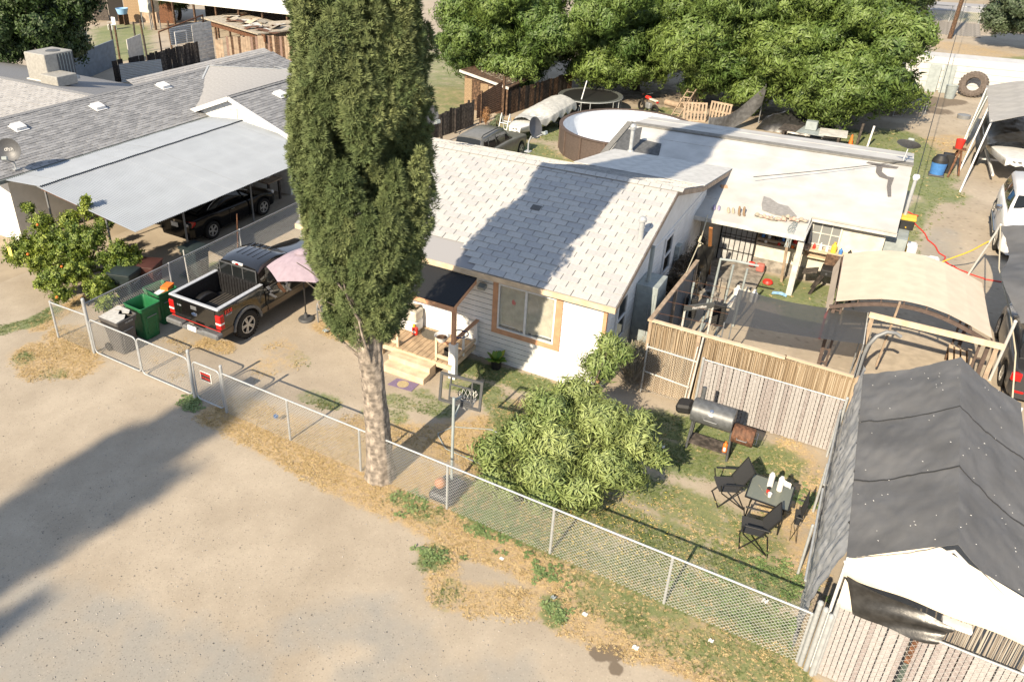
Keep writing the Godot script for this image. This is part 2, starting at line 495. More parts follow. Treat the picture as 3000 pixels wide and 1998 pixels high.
	stroke("g", P2([-15, -28, -14, -31, -13.4, -29, -12.5, -31, -14.7, -33, -16.8, -33, -16.5, -36, -14.7, -36, -14.4, -39, -13, -41, -12, -40, -11.5, -43]), 1.3, 0.95)
	stroke("d", P2([-13.5, -31.5, -12.4, -32.4, -17.6, -35, -17.9, -37, -11.8, -43.5]), 0.6, 0.7)
	stroke("g", P2([0.2, -45, 1.2, -42, 1.7, -39, 0.6, -40, -1, -43.5, -2, -44, 2.1, -36.5]), 1.2, 0.95)
	stroke("d", P2([1.8, -45, 2.4, -43, 2.2, -41, 2.6, -46]), 0.7, 0.7)
	stroke("g", P2([1.05, -31.5, 1.5, -33.5, 1.9, -35.5, 1.45, -32.5, 1.3, -30.4, 1.0, -28.2, 1.4, -27.8, 1.6, -29]), 0.42, 0.9)
	stroke("b", P2([0.9, -31, 1.1, -30]), 0.7, 0.8)
	stroke("a", P2([1.9, -28.5, 2.2, -30, 2.5, -32, 2.2, -27]), 0.5, 0.7)
	stroke("w", P2([1.0, -54.5, 2.5, -54.5, 0.5, -52, 1.8, -51.5]), 0.8, 0.75)
	stroke("w", P2([2.5, -28, 2.5, -27.4]), 0.35, 0.7)
	stroke("g", P2([-22, -36, -23, -40, -25, -43, -27, -46, -30, -50]), 2.2, 0.75)
	stroke("d", P2([-21, -35, -22, -38, -24, -41, -20.5, -36]), 1.4, 0.85)
	stroke("g", P2([2, -60, 4, -62, 5, -64, 6, -67, 6.5, -60]), 1.8, 0.85)
	stroke("d", P2([1, -66, 3, -70, 5, -72, 2, -75]), 2.2, 0.7)
	stroke("g", P2([4, -69, 6, -70, 8, -72, 5, -66, 7, -66]), 1.6, 0.95)
	stroke("g", P2([3, -92, 5, -95, 2, -100]), 3.0, 0.6)
	stroke("g", P2([-57, -44, -60, -46, -55, -42, -50, -38]), 2.5, 0.9)
	stroke("w", P2([-9, -46, -12, -47, -15, -46, -5, -46, -2, -50, -17, -48]), 2.5, 0.5)

func paint(x0: float, z0: float, x1: float, z1: float, w: int, h: int, sd: int) -> ImageTexture:
	var sc := (x1 - x0) / w * 4.0
	var mw := w / 4 + 1; var mh := h / 4 + 1
	var L := {}
	for k in ["d", "g", "a", "w", "b"]:
		var a := PackedFloat32Array(); a.resize(mw * mh); L[k] = a
	for s in strokes:
		if s[1] > x0 - 4 and s[1] < x1 + 4 and s[2] > z0 - 4 and s[2] < z1 + 4:
			stamp(L[s[0]], mw, mh, x0, z0, sc, s[1], s[2], s[3], s[4])
	var im := {}
	for k in L:
		var i8 := Image.create_from_data(mw, mh, false, Image.FORMAT_RF, L[k].to_byte_array())
		i8.resize(w, h, Image.INTERPOLATE_BILINEAR)
		im[k] = i8.get_data().to_float32_array()
	var mpp := (x1 - x0) / w
	var nz := []
	for q in [[0.9, 3], [0.18, 4], [0.045, 3], [2.5, 2]]:
		var fn := FastNoiseLite.new()
		fn.noise_type = FastNoiseLite.TYPE_SIMPLEX_SMOOTH
		fn.seed = sd + int(q[0] * 100); fn.fractal_octaves = q[1]
		fn.frequency = mpp / q[0] if q[0] > mpp else 0.5
		nz.append(fn.get_image(w, h, false, false, true).get_data())
	var out := PackedByteArray(); out.resize(w * h * 3)
	var rg := RandomNumberGenerator.new(); rg.seed = sd
	var dirt := Vector3(0.32, 0.27, 0.205); var pale := Vector3(0.395, 0.338, 0.262); var grey := Vector3(0.27, 0.255, 0.225)
	var wet := Vector3(0.12, 0.09, 0.06); var dry := Vector3(0.44, 0.32, 0.165); var soil := Vector3(0.25, 0.185, 0.12)
	var grn := Vector3(0.105, 0.15, 0.05); var grn2 := Vector3(0.2, 0.215, 0.085)
	var D: PackedFloat32Array = im["d"]; var GG: PackedFloat32Array = im["g"]; var A: PackedFloat32Array = im["a"]; var W: PackedFloat32Array = im["w"]; var B: PackedFloat32Array = im["b"]
	var n0: PackedByteArray = nz[0]; var n1: PackedByteArray = nz[1]; var n2: PackedByteArray = nz[2]; var n3: PackedByteArray = nz[3]
	for i in w * h:
		var a0 := n0[i] / 255.0 - 0.5; var a1 := n1[i] / 255.0 - 0.5; var a2 := n2[i] / 255.0 - 0.5; var a3 := n3[i] / 255.0 - 0.5
		var rn := rg.randf()
		var col := dirt.lerp(pale, clampf(0.5 + a3 * 1.2 + a0 * 0.8, 0, 1))
		var f := A[i]
		if f > 0.0: col = col.lerp(grey, clampf(f * 1.1 + a0 * 0.9 - 0.1, 0, 1) * 0.9)
		f = B[i]
		if f > 0.0: col = col.lerp(pale, clampf(f + a0, 0, 1))
		col *= 1.0 + a2 * 0.16 + a1 * 0.08
		if rn > 0.985: col *= 0.62
		elif rn < 0.012: col *= 1.22
		f = D[i]
		if f > 0.0:
			f = smoothstep(0.2, 0.95, f + a0 * 0.45 + a1 * 0.5)
			col = col.lerp(soil.lerp(dry, clampf(0.75 + a2 * 1.6 + a1, 0, 1)), f * 0.9)
		f = GG[i]
		if f > 0.0:
			f = smoothstep(0.22, 0.95, f + a0 * 0.6 + a1 * 0.6)
			col = col.lerp(grn.lerp(grn2, clampf(0.4 + a2 * 1.7 + a1 * 1.5 + a3, 0, 1)), f * 0.9)
		f = W[i]
		if f > 0.0: col = col.lerp(wet, smoothstep(0.35, 0.6, f + a0 * 0.4 + a1 * 0.4) * 0.85)
		var k := i * 3
		out[k] = int(255.0 * pow(clampf(col.x, 0, 1), 0.4545)); out[k + 1] = int(255.0 * pow(clampf(col.y, 0, 1), 0.4545)); out[k + 2] = int(255.0 * pow(clampf(col.z, 0, 1), 0.4545))
	masks[sd] = [L, mw, mh, x0, z0, sc]
	var img := Image.create_from_data(w, h, false, Image.FORMAT_RGB8, out)
	img.generate_mipmaps()
	return ImageTexture.create_from_image(img)
func mask_at(sd: int, layer: String, x: float, z: float) -> float:
	var m = masks[sd]
	var i := int((x - m[3]) / m[5]); var j := int((z - m[4]) / m[5])
	if i < 0 or j < 0 or i >= m[1] or j >= m[2]: return 0.0
	return m[0][layer][j * m[1] + i]

func ground():
	plan()
	var near := [-23.0, -18.0, 5.0, 1.0]
	var far := [-64.0, -104.0, 12.0, -18.0]
	var am := ArrayMesh.new()
	var t1 := paint(near[0], near[1], near[2], near[3], 1904, 1292, 5)
	var t2 := paint(far[0], far[1], far[2], far[3], 1064, 1204, 9)
	for q in [[near, t1], [far, t2]]:
		var r = q[0]
		var st := SurfaceTool.new()
		st.begin(Mesh.PRIMITIVE_TRIANGLES)
		for c in [[0, 0], [1, 0], [1, 1], [0, 0], [1, 1], [0, 1]]:
			st.set_normal(Vector3.UP); st.set_uv(Vector2(c[0], c[1]))
			st.add_vertex(Vector3(r[0] if c[0] == 0 else r[2], 0, r[1] if c[1] == 0 else r[3]))
		st.commit(am)
		var m := StandardMaterial3D.new()
		m.albedo_texture = q[1]; m.roughness = 0.95
		m.texture_repeat = false
		am.surface_set_material(am.get_surface_count() - 1, m)
	var st2 := SurfaceTool.new()
	st2.begin(Mesh.PRIMITIVE_TRIANGLES)
	var xs := [-600.0, -64.0, -23.0, 5.0, 12.0, 600.0]
	var zs := [-600.0, -104.0, -18.0, 1.0, 600.0]
	for i in 5:
		for j in 4:
			var cx: float = (xs[i] + xs[i + 1]) / 2; var cz: float = (zs[j] + zs[j + 1]) / 2
			if (cx > near[0] and cx < near[2] and cz > near[1] and cz < near[3]) or (cx > far[0] and cx < far[2] and cz > far[1] and cz < far[3]): continue
			for c in [[0, 0], [1, 0], [1, 1], [0, 0], [1, 1], [0, 1]]:
				st2.set_normal(Vector3.UP); st2.set_uv(Vector2(xs[i + c[0]], zs[j + c[1]]))
				st2.add_vertex(Vector3(xs[i + c[0]], 0, zs[j + c[1]]))
	st2.commit(am)
	var mo := mk("plain_earth", S(0.36, 0.3, 0.22), 0.95, 0, 0.2, 0.3)
	am.surface_set_material(am.get_surface_count() - 1, mo)
	var o := MeshInstance3D.new()
	o.mesh = am; o.name = "ground"; add_child(o)
	o.set_meta("kind", "structure")
func shingles(par: Node, p0: Vector3, ux: Vector3, uv: Vector3, W: float, L: float, tw: float, ex: float, mats: Array, maxi: int, skip = null):
	# overlapping tabs on a slope; the nearest ones are meshes of their own, the rest is joined
	var up := ux.cross(uv).normalized()
	if up.y < 0: up = -up
	var tab := MB.new()
	tab.bbox(V(0, 0, 0), V(tw - 0.016, 0.014, ex + 0.03), 0.004)
	var tm := tab.mesh()
	var rest := []
	for m in mats: rest.append(MB.new())
	var cnt := 0
	var rows := int(L / ex)
	for r in rows:
		var x := -tw * 0.5 * (r % 2)
		while x < W - 0.02:
			var a: float = max(x, 0.0); var b: float = min(x + tw, W)
			if b - a > 0.05:
				var ctr := p0 + ux * ((a + b) / 2) + uv * ((r + 0.5) * ex) + up * 0.018
				if skip == null or not skip.call(ctr):
					var zx := (uv * ex - up * 0.012).normalized()
					var yy := zx.cross(ux).normalized()
					if yy.y < 0: yy = -yy
					var bs := Basis(ux * ((b - a - 0.016) / (tw - 0.016)), yy, ux.cross(yy))
					var w := R(-0.004, 0.006)
					ctr += up * w
					var k := rng.randi() % mats.size()
					if cnt < maxi and b - a > tw * 0.9:
						place(par, "shingle", tm, mats[k], Transform3D(bs, ctr - O)); cnt += 1
					else:
						rest[k].box(ctr, V(tw - 0.016, 0.014, ex + 0.03), bs)
			x += tw
	for k in mats.size():
		if rest[k].v.size() > 0:
			var q := part(par, "shingle_field", rest[k], mats[k]); q.set_meta("kind", "stuff")

func boards(par: Node, called: String, a: Vector3, b: Vector3, y0: float, y1: float, ex: float, out: Vector3, m: Material):
	# lapped horizontal siding between a and b
	var y := y0
	while y < y1 - 0.02:
		var t: float = min(ex, y1 - y)
		var mb := MB.new()
		var c := V((a.x + b.x) / 2, y + t / 2, (a.z + b.z) / 2) + out * 0.02
		var d := (b - a).normalized()
		mb.bbox(c, V((b - a).length(), t - 0.013, 0.04), 0.006, Basis(d, Vector3.UP, d.cross(Vector3.UP)) * Basis(V(1, 0, 0), 0.0))
		part(par, called, mb, m)
		y += ex

func frame(mb: MB, o: Vector3, ux: Vector3, uy: Vector3, w: float, h: float, t: float, d: float):   # rectangular frame, depth d along the outward normal
	var out := ux.cross(uy).normalized()
	var bs := Basis(ux, uy, out)
	mb.box(o + ux * w / 2 + uy * t / 2 + out * d / 2, V(w, t, d), bs)
	mb.box(o + ux * w / 2 + uy * (h - t / 2) + out * d / 2, V(w, t, d), bs)
	mb.box(o + ux * t / 2 + uy * h / 2 + out * d / 2, V(t, h - 2 * t, d), bs)
	mb.box(o + ux * (w - t / 2) + uy * h / 2 + out * d / 2, V(t, h - 2 * t, d), bs)

func white_house():
	var t := thing("white_house", "white clapboard house with pale shingle roof and peach window trim", "house", V(-9, 0, -19))
	var mats := [mk("sh1", S(0.41, 0.41, 0.4), 0.95, 0, 0.12, 3), mk("sh2", S(0.44, 0.435, 0.42), 0.95, 0, 0.12, 3), mk("sh3", S(0.38, 0.38, 0.38), 0.95, 0, 0.12, 3)]
	var zf := -15.8; var xr := -4.78; var xl := -13.3; var zb := -25.0
	var core := MB.new()
	core.box(V((xl + xr) / 2, 1.3, -19.2), V(xr - xl - 0.05, 2.6, 6.8))
	core.box(V(-6.7, 1.3, -23.8), V(3.75, 2.6, 2.4))
	var gab := [Vector2(-15.82, 2.55), Vector2(-19.8, 3.95), Vector2(-23.0, 3.1), Vector2(-25, 2.7), Vector2(-25, 2.5), Vector2(-15.82, 2.5)]
	core.prism(P2([-15.82, 2.55, -19.8, 3.95, -22.6, 3.2, -22.6, 2.5, -15.82, 2.5]), func(p, d): return V(d, p.y, p.x), xl + 0.03, xr - 0.03)
	part(t, "wall", core, mk("sheathing", S(0.22, 0.21, 0.19), 0.9))
	boards(t, "siding_board", V(xl, 0, zf), V(xr, 0, zf), 0.0, 2.72, 0.15, V(0, 0, 1), M.white_paint)
	boards(t, "siding_board", V(xr, 0, zf), V(xr, 0, zb), 0.0, 2.55, 0.15, V(1, 0, 0), M.white_paint)
	var g2 := MB.new()
	g2.prism(gab, func(p, d): return V(d, p.y, p.x), xr - 0.02, xr + 0.015)
	part(t, "gable", g2, M.white_paint)
	var cb := MB.new()
	cb.box(V(xr + 0.03, 1.3, zf + 0.03), V(0.09, 2.6, 0.09))
	part(t, "corner_board", cb, M.trim_peach)
	# roof
	var X0 := -13.9; var X1 := -4.44
	var pr := [Vector2(-15.45, 2.68), Vector2(-19.8, 4.15), Vector2(-23.0, 3.26), Vector2(-27.1, 2.6)]
	var rf := MB.new()
	for i in 3:
		var a: Vector2 = pr[i]; var b: Vector2 = pr[i + 1]
		var nn := 14
		for k in nn:   # the ridge and eaves sag a little
			var xs := X0 if i < 2 else -8.6
			var xa := lerpf(xs, X1, float(k) / nn); var xb := lerpf(xs, X1, float(k + 1) / nn)
			var c1 := V(xa, a.y, a.x); var c2 := V(xb, a.y, a.x); var c3 := V(xb, b.y, b.x); var c4 := V(xa, b.y, b.x)
			var dn := V(0, -0.1, 0)
			rf.quad(c1, c2, c3, c4); rf.quad(c1 + dn, c2 + dn, c3 + dn, c4 + dn)
		for x in [X0 if i < 2 else -8.6, X1]: rf.quad(V(x, a.y, a.x), V(x, b.y, b.x), V(x, b.y - 0.1, b.x), V(x, a.y - 0.1, a.x))
	rf.quad(V(X0, 2.68, -15.45), V(X1, 2.68, -15.45), V(X1, 2.58, -15.45), V(X0, 2.58, -15.45))
	var roof := part(t, "roof", rf, M.shingle_white_joint)
	var sl := V(0, 1.47, -4.35).normalized()
	shingles(roof, V(X0, 2.68, -15.45), V(1, 0, 0), sl, X1 - X0, 4.59, 0.44, 0.208, mats, 300, func(c): return c.x < -8.3 and c.z > -16.25 and (c.x < -8.75 or c.z > -15.85))
	var s2 := V(0, -0.89, -3.2)
	shingles(roof, V(X0, 4.15, -19.8), V(1, 0, 0), s2.normalized(), X1 - X0, s2.length(), 0.44, 0.208, mats, 0)
	var s3 := V(0, -0.66, -4.1)
	var rr := MB.new()
	rr.box(V((-8.6 + X1) / 2, 2.955, -25.05), V(X1 + 8.6, 0.02, s3.length()), Basis(V(1, 0, 0), s3.cross(V(1, 0, 0)).normalized() * -1, s3.normalized()))
	part(roof, "roll_roofing", rr, mk("roll", S(0.55, 0.55, 0.53), 0.95, 0, 0.2, 0.7))
	var dk := MB.new()   # dark underlay courses by the porch
	for r in 4:
		var z0 := -15.47 - r * 0.2
		dk.box(V((X0 + -8.3 - r * 0.06) / 2, 2.70 + r * 0.0675, z0 - 0.1), V(-8.3 - r * 0.06 - X0, 0.014, 0.215), Basis(V(1, 0, 0), 0.318))
	part(roof, "underlay", dk, mk("underlay", S(0.055, 0.057, 0.062), 0.95, 0, 0.3, 2))
	var pt := MB.new()
	pt.box(V(-7.67, 3.583, -18.02), V(0.26, 0.016, 0.2), Basis(V(1, 0, 0), -0.32 + 0.645))
	part(roof, "patch", pt, mk("patch_dark", S(0.12), 0.95, 0, 0.3, 4))
	var rc := MB.new()
	var x := X0
	while x < X1:
		rc.box(V(x + 0.14, 4.185, -19.73), V(0.29, 0.016, 0.16), Basis(V(1, 0, 0), 0.33)); rc.box(V(x + 0.14, 4.187, -19.87), V(0.29, 0.016, 0.16), Basis(V(1, 0, 0), -0.27))
		x += 0.3
	part(roof, "ridge_cap", rc, mats[0])
	var fa := MB.new()
	fa.box(V((X0 + X1) / 2, 2.6, -15.43), V(X1 - X0, 0.14, 0.03))
	part(roof, "fascia", fa, M.lumber)
	var rk := MB.new()
	for i in 3:
		var a: Vector2 = pr[i]; var b: Vector2 = pr[i + 1]
		rk.beam(V(X1 - 0.01, a.y - 0.085, a.x), V(X1 - 0.01, b.y - 0.085, b.x), 0.03, 0.15)
	part(roof, "rake_board", rk, M.lumber_old)
	var vp := MB.new()
	vp.tube([V(-4.72, 3.3, -17.7), V(-4.72, 3.95, -17.7)], 0.07, 12)
	vp.lathe([Vector2(0.1, 0), Vector2(0.1, 0.06), Vector2(0.06, 0.12), Vector2(0, 0.13)], V(-4.72, 3.95, -17.7), 12)
	part(roof, "vent_pipe", vp, M.galv)
	# front window
	var w := Node3D.new(); w.name = "window"; t.add_child(w)
	var wo := V(-7.7, 0.9, zf + 0.045)
	var tr := MB.new()
	frame(tr, wo, V(1, 0, 0), V(0, 1, 0), 1.88, 1.62, 0.16, 0.03)
	part(w, "casing", tr, M.trim_peach)
	var fr := MB.new()
	frame(fr, wo + V(0.16, 0.16, 0.0), V(1, 0, 0), V(0, 1, 0), 1.56, 1.3, 0.045, 0.05)
	fr.box(wo + V(0.93, 0.81, 0.03), V(0.06, 1.21, 0.045))
	part(w, "frame", fr, M.white_plastic)
	var bl := MB.new()
	bl.sheet(func(a, b): return wo + V(0.21 + a * 1.46, 0.27 + b * 1.15 + (0.05 * sin(a * 9) if b < 0.05 else 0.0), 0.006 + 0.002 * sin(a * 40)), 30, 2)
	part(w, "blind", bl, M.blind)
	var lo := MB.new()
	lo.box(wo + V(0.94, 0.235, 0.003), V(1.46, 0.07, 0.004))
	part(w, "dark_gap", lo, M.shadow_inside)
	for k in 2:
		var pn := MB.new()
		pn.box(wo + V(0.565 + k * 0.73, 0.81, 0.028 + k * 0.006), V(0.69, 1.2, 0.004))
		part(w, "pane", pn, M.pane)
	var sk := MB.new()
	sk.prism(P2([0.55, 0.95, 0.63, 0.95, 0.64, 1.02, 0.59, 1.08, 0.56, 1.1, 0.53, 1.03]), func(p, d): return wo + V(p.x, p.y, d), 0.012, 0.016)
	part(w, "sticker", sk, M.red)
	# side windows
	for q in [[-16.55, 1.0, 0.75, 1.25], [-20.4, 1.25, 0.8, 1.2]]:
		var sw := Node3D.new(); sw.name = "window"; t.add_child(sw, true)
		var so := V(xr + 0.045, q[1], q[0])
		var f2 := MB.new()
		frame(f2, so, V(0, 0, -1), V(0, 1, 0), q[2], q[3], 0.07, 0.04)
		f2.box(so + V(0.02, q[3] / 2, -q[2] / 2), V(0.035, 0.05, q[2] - 0.14))
		part(sw, "frame", f2, M.white_plastic)
		var gl := MB.new()
		gl.box(so + V(0.008, q[3] / 2, -q[2] / 2), V(0.006, q[3] - 0.1, q[2] - 0.1))
		part(sw, "pane", gl, M.glass_dark)
	# door
	var d := MB.new()
	d.bbox(V(-9.34, 1.4, zf + 0.045), V(0.96, 1.96, 0.05), 0.008)
	var door := part(t, "door", d, mk("door_white", S(0.78), 0.4))
	var kn := MB.new()
	kn.lathe([Vector2(0, 0.05), Vector2(0.03, 0.045), Vector2(0.035, 0.02), Vector2(0.012, 0)], V(-8.94, 1.35, zf + 0.075), 10, Basis(V(1, 0, 0), PI / 2))
	part(door, "handle", kn, M.chrome)
	var dc := MB.new()
	for s in [-1, 1]: dc.box(V(-9.34 + s * 0.53, 1.42, zf + 0.055), V(0.1, 2.0, 0.035))
	dc.box(V(-9.34, 2.43, zf + 0.055), V(1.16, 0.1, 0.035))
	part(door, "casing", dc, M.white_paint)
	# porch roof
	var po := MB.new()
	var a1 := V(-10.6, 2.5, -15.44); var a2 := V(-8.02, 2.5, -15.44); var a3 := V(-7.98, 2.28, -14.2); var a4 := V(-10.64, 2.28, -14.2)
	po.quad(a1, a2, a3, a4)
	var dn := V(0, -0.03, 0)
	po.quad(a1 + dn, a2 + dn, a3 + dn, a4 + dn); po.quad(a3, a4, a4 + dn, a3 + dn); po.quad(a2, a3, a3 + dn, a2 + dn); po.quad(a1, a4, a4 + dn, a1 + dn)
	var pr2 := part(t, "porch_roof", po, M.roof_black)
	var pf := MB.new()
	pf.beam(V(-10.62, 2.19, -14.22), V(-8.0, 2.19, -14.22), 0.04, 0.13); pf.beam(V(-8.01, 2.185, -14.24), V(-8.04, 2.4, -15.42), 0.04, 0.12)
	pf.beam(V(-10.61, 2.185, -14.24), V(-10.58, 2.4, -15.42), 0.04, 0.12)
	part(pr2, "fascia", pf, M.trim_peach)
	for s in [[-8.13, "white"], [-10.45, "white"]]:
		var pp := MB.new()
		pp.bbox(V(s[0], 0.52, -14.5), V(0.2, 1.04, 0.16), 0.008)
		var post := part(t, "porch_post", pp, M.white_paint)
		var pq := MB.new()
		pq.bbox(V(s[0] + 0.02, 1.6, -14.47), V(0.1, 1.13, 0.1), 0.006)
		part(post, "upper_post", pq, M.trim_peach)
	# deck
	var dkx := -10.35
	for k in 15:
		var b := MB.new()
		b.bbox(V(dkx + 0.075 + k * 0.149, 0.405, -15.08), V(0.14, 0.035, 1.36 + R(-0.01, 0.02)), 0.004)
		part(t, "deck_board", b, M.deck)
	var jo := MB.new()
	jo.box(V(-9.24, 0.31, -14.44), V(2.22, 0.14, 0.04)); jo.box(V(-8.15, 0.31, -15.1), V(0.04, 0.14, 1.24)); jo.box(V(-10.33, 0.31, -15.1), V(0.04, 0.14, 1.24))
	for s in [-10.33, -9.3, -8.16]: jo.box(V(s, 0.12, -14.52), V(0.09, 0.24, 0.09))
	part(t, "joist", jo, M.lumber)
	for k in 2:
		var st := MB.new()
		var zz := -14.28 + k * 0.3
		st.box(V(-9.23, 0.15 - k * 0.075, zz), V(1.25, 0.3 - k * 0.15, 0.3))
		var step := part(t, "step", st, M.lumber)
		var trd := MB.new()
		for j in 2: trd.bbox(V(-9.23, 0.316 - k * 0.15, zz - 0.07 + j * 0.155), V(1.29, 0.03, 0.15), 0.004)
		part(step, "tread", trd, M.lumber)
	var rl := Node3D.new(); rl.name = "railing"; t.add_child(rl)
	var q1 := MB.new()
	q1.box(V(-8.12, 1.1, -15.1), V(0.1, 0.035, 1.3)); q1.box(V(-8.38, 1.0, -14.47), V(0.42, 0.035, 0.09))
	part(rl, "top_rail", q1, M.trim_peach)
	var q2 := MB.new()
	q2.box(V(-8.12, 0.55, -15.1), V(0.05, 0.09, 1.24)); q2.box(V(-8.38, 0.55, -14.46), V(0.42, 0.09, 0.045)); q2.box(V(-10.08, 0.55, -14.46), V(0.6, 0.09, 0.045))
	part(rl, "bottom_rail", q2, M.lumber)
	for s in [[-8.12, -15.0, 0.05], [-8.12, -15.68, 0.09], [-8.6, -14.46, 0.06], [-9.78, -14.46, 0.06]]:
		var q3 := MB.new()
		q3.box(V(s[0], 0.75, s[1]), V(s[2], 0.7, s[2]))
		part(rl, "baluster", q3, M.white_paint if s[1] < -14.6 else M.lumber)
	# flood light under the eave
	var fl := MB.new()
	fl.box(V(-7.95, 2.2, -15.6), V(0.2, 0.1, 0.16), Basis(V(1, 0, 0), 0.4))
	part(t, "flood_light", fl, M.util_grey)
	# water heater closet on the side wall
	var ut := thing("utility_closet", "grey metal utility closet against the side wall of the white house", "closet", V(-4.45, 0, -18.5))
	var ub := MB.new()
	ub.bbox(V(-4.45, 1.05, -18.45), V(0.56, 2.1, 0.85), 0.01)
	part(ut, "cabinet", ub, M.util_grey)
	var ud := MB.new()
	ud.bbox(V(-4.45, 1.0, -18.015), V(0.44, 1.8, 0.02), 0.004)
	var dd := part(ut, "door", ud, M.util_grey)
	var hp := MB.new()
	hp.tube([V(-4.33, 1.6, -17.98), V(-4.33, 0.7, -17.98)], 0.018, 8)
	part(dd, "conduit", hp, M.galv)
	var up := MB.new()
	up.tube([V(-4.52, 2.08, -18.3), V(-4.52, 3.1, -18.3)], 0.055, 12)
	part(ut, "flue_pipe", up, M.util_grey)
	var mt := MB.new()
	mt.bbox(V(-4.67, 1.5, -21.9), V(0.14, 0.45, 0.32), 0.01)
	single("electric_meter_box", "small grey electric box on the side wall of the white house", "meter box", V(-4.67, 1.28, -21.9), mt, M.util_grey)
	# satellite dishes on the roof
	satellite(V(-10.35, 3.25, -23.3), Vector3(0.9, 0.3, 0.12), 0.36, "grey satellite dish standing on the back eave of the white house", 0.55)
	satellite(V(-12.55, 4.12, -20.3), Vector3(0.9, 0.25, 0.3), 0.33, "satellite dish half hidden behind the cypress on the ridge of the white house", 0.5)

func satellite(foot: Vector3, face: Vector3, r: float, label: String, mast := 0.5, word := ""):
	var t := thing("satellite_dish", label, "satellite dish", foot, "satellite dishes on the roofs")
	var f := face.normalized()
	var top := foot + V(0, mast, 0) + V(f.x, 0, f.z) * 0.1
	var m := MB.new()
	m.tube([foot, foot + V(0, mast * 0.6, 0), top], 0.028, 8)
	m.box(foot + V(0, 0.015, 0), V(0.2, 0.03, 0.2))
	part(t, "mast", m, M.galv)
	var y := f
	var x := Vector3.UP.cross(y).normalized()
	var z := x.cross(y)
	var bs := Basis(x, y, z)
	var d := MB.new()
	var prof := []
	for i in 7:
		var a := i / 6.0
		prof.append(Vector2(a * r, 0.16 * r * a * a * 2.0))
	prof.append(Vector2(r, 0.16 * r * 2.0 - 0.012))
	for i in range(6, -1, -1):
		var a := i / 6.0
		prof.append(Vector2(a * r, 0.16 * r * a * a * 2.0 - 0.012))
	var dc := top + V(0, r * 0.75, 0) + f * 0.04
	d.lathe(prof, dc, 28, bs)
	var dish := part(t, "reflector", d, M.dish)
	var arm := MB.new()
	var e := dc + f * (r * 1.45) - z * (r * 0.1) + V(0, -r * 0.75, 0)
	arm.tube([dc - V(0, r * 0.95, 0), dc - V(0, r * 0.9, 0) + f * r * 0.5, e], 0.018, 6)
	part(t, "arm", arm, M.galv)
	var lnb := MB.new()
	lnb.bbox(e, V(0.18, 0.09, 0.12), 0.02, bs); lnb.tube([e - f * 0.05, e - f * 0.14 + V(0, 0.04, 0)], 0.03, 8)
	part(t, "receiver", lnb, M.util_grey)
	if word:
		var tm := TextMesh.new()
		tm.text = word; tm.font_size = 24; tm.depth = 0.004; tm.pixel_size = 0.0065
		var sf := SystemFont.new(); sf.font_names = PackedStringArray(["Droid Sans"]); tm.font = sf
		place(dish, "lettering", tm, M.paper, Transform3D(Basis(x, z if z.y > 0 else -z, y), dc + f * (r * 0.08) + V(0, 0.05, 0) - O))
func annex_y(z: float) -> float: return 2.25 + (-24.95 - z) * 0.1685
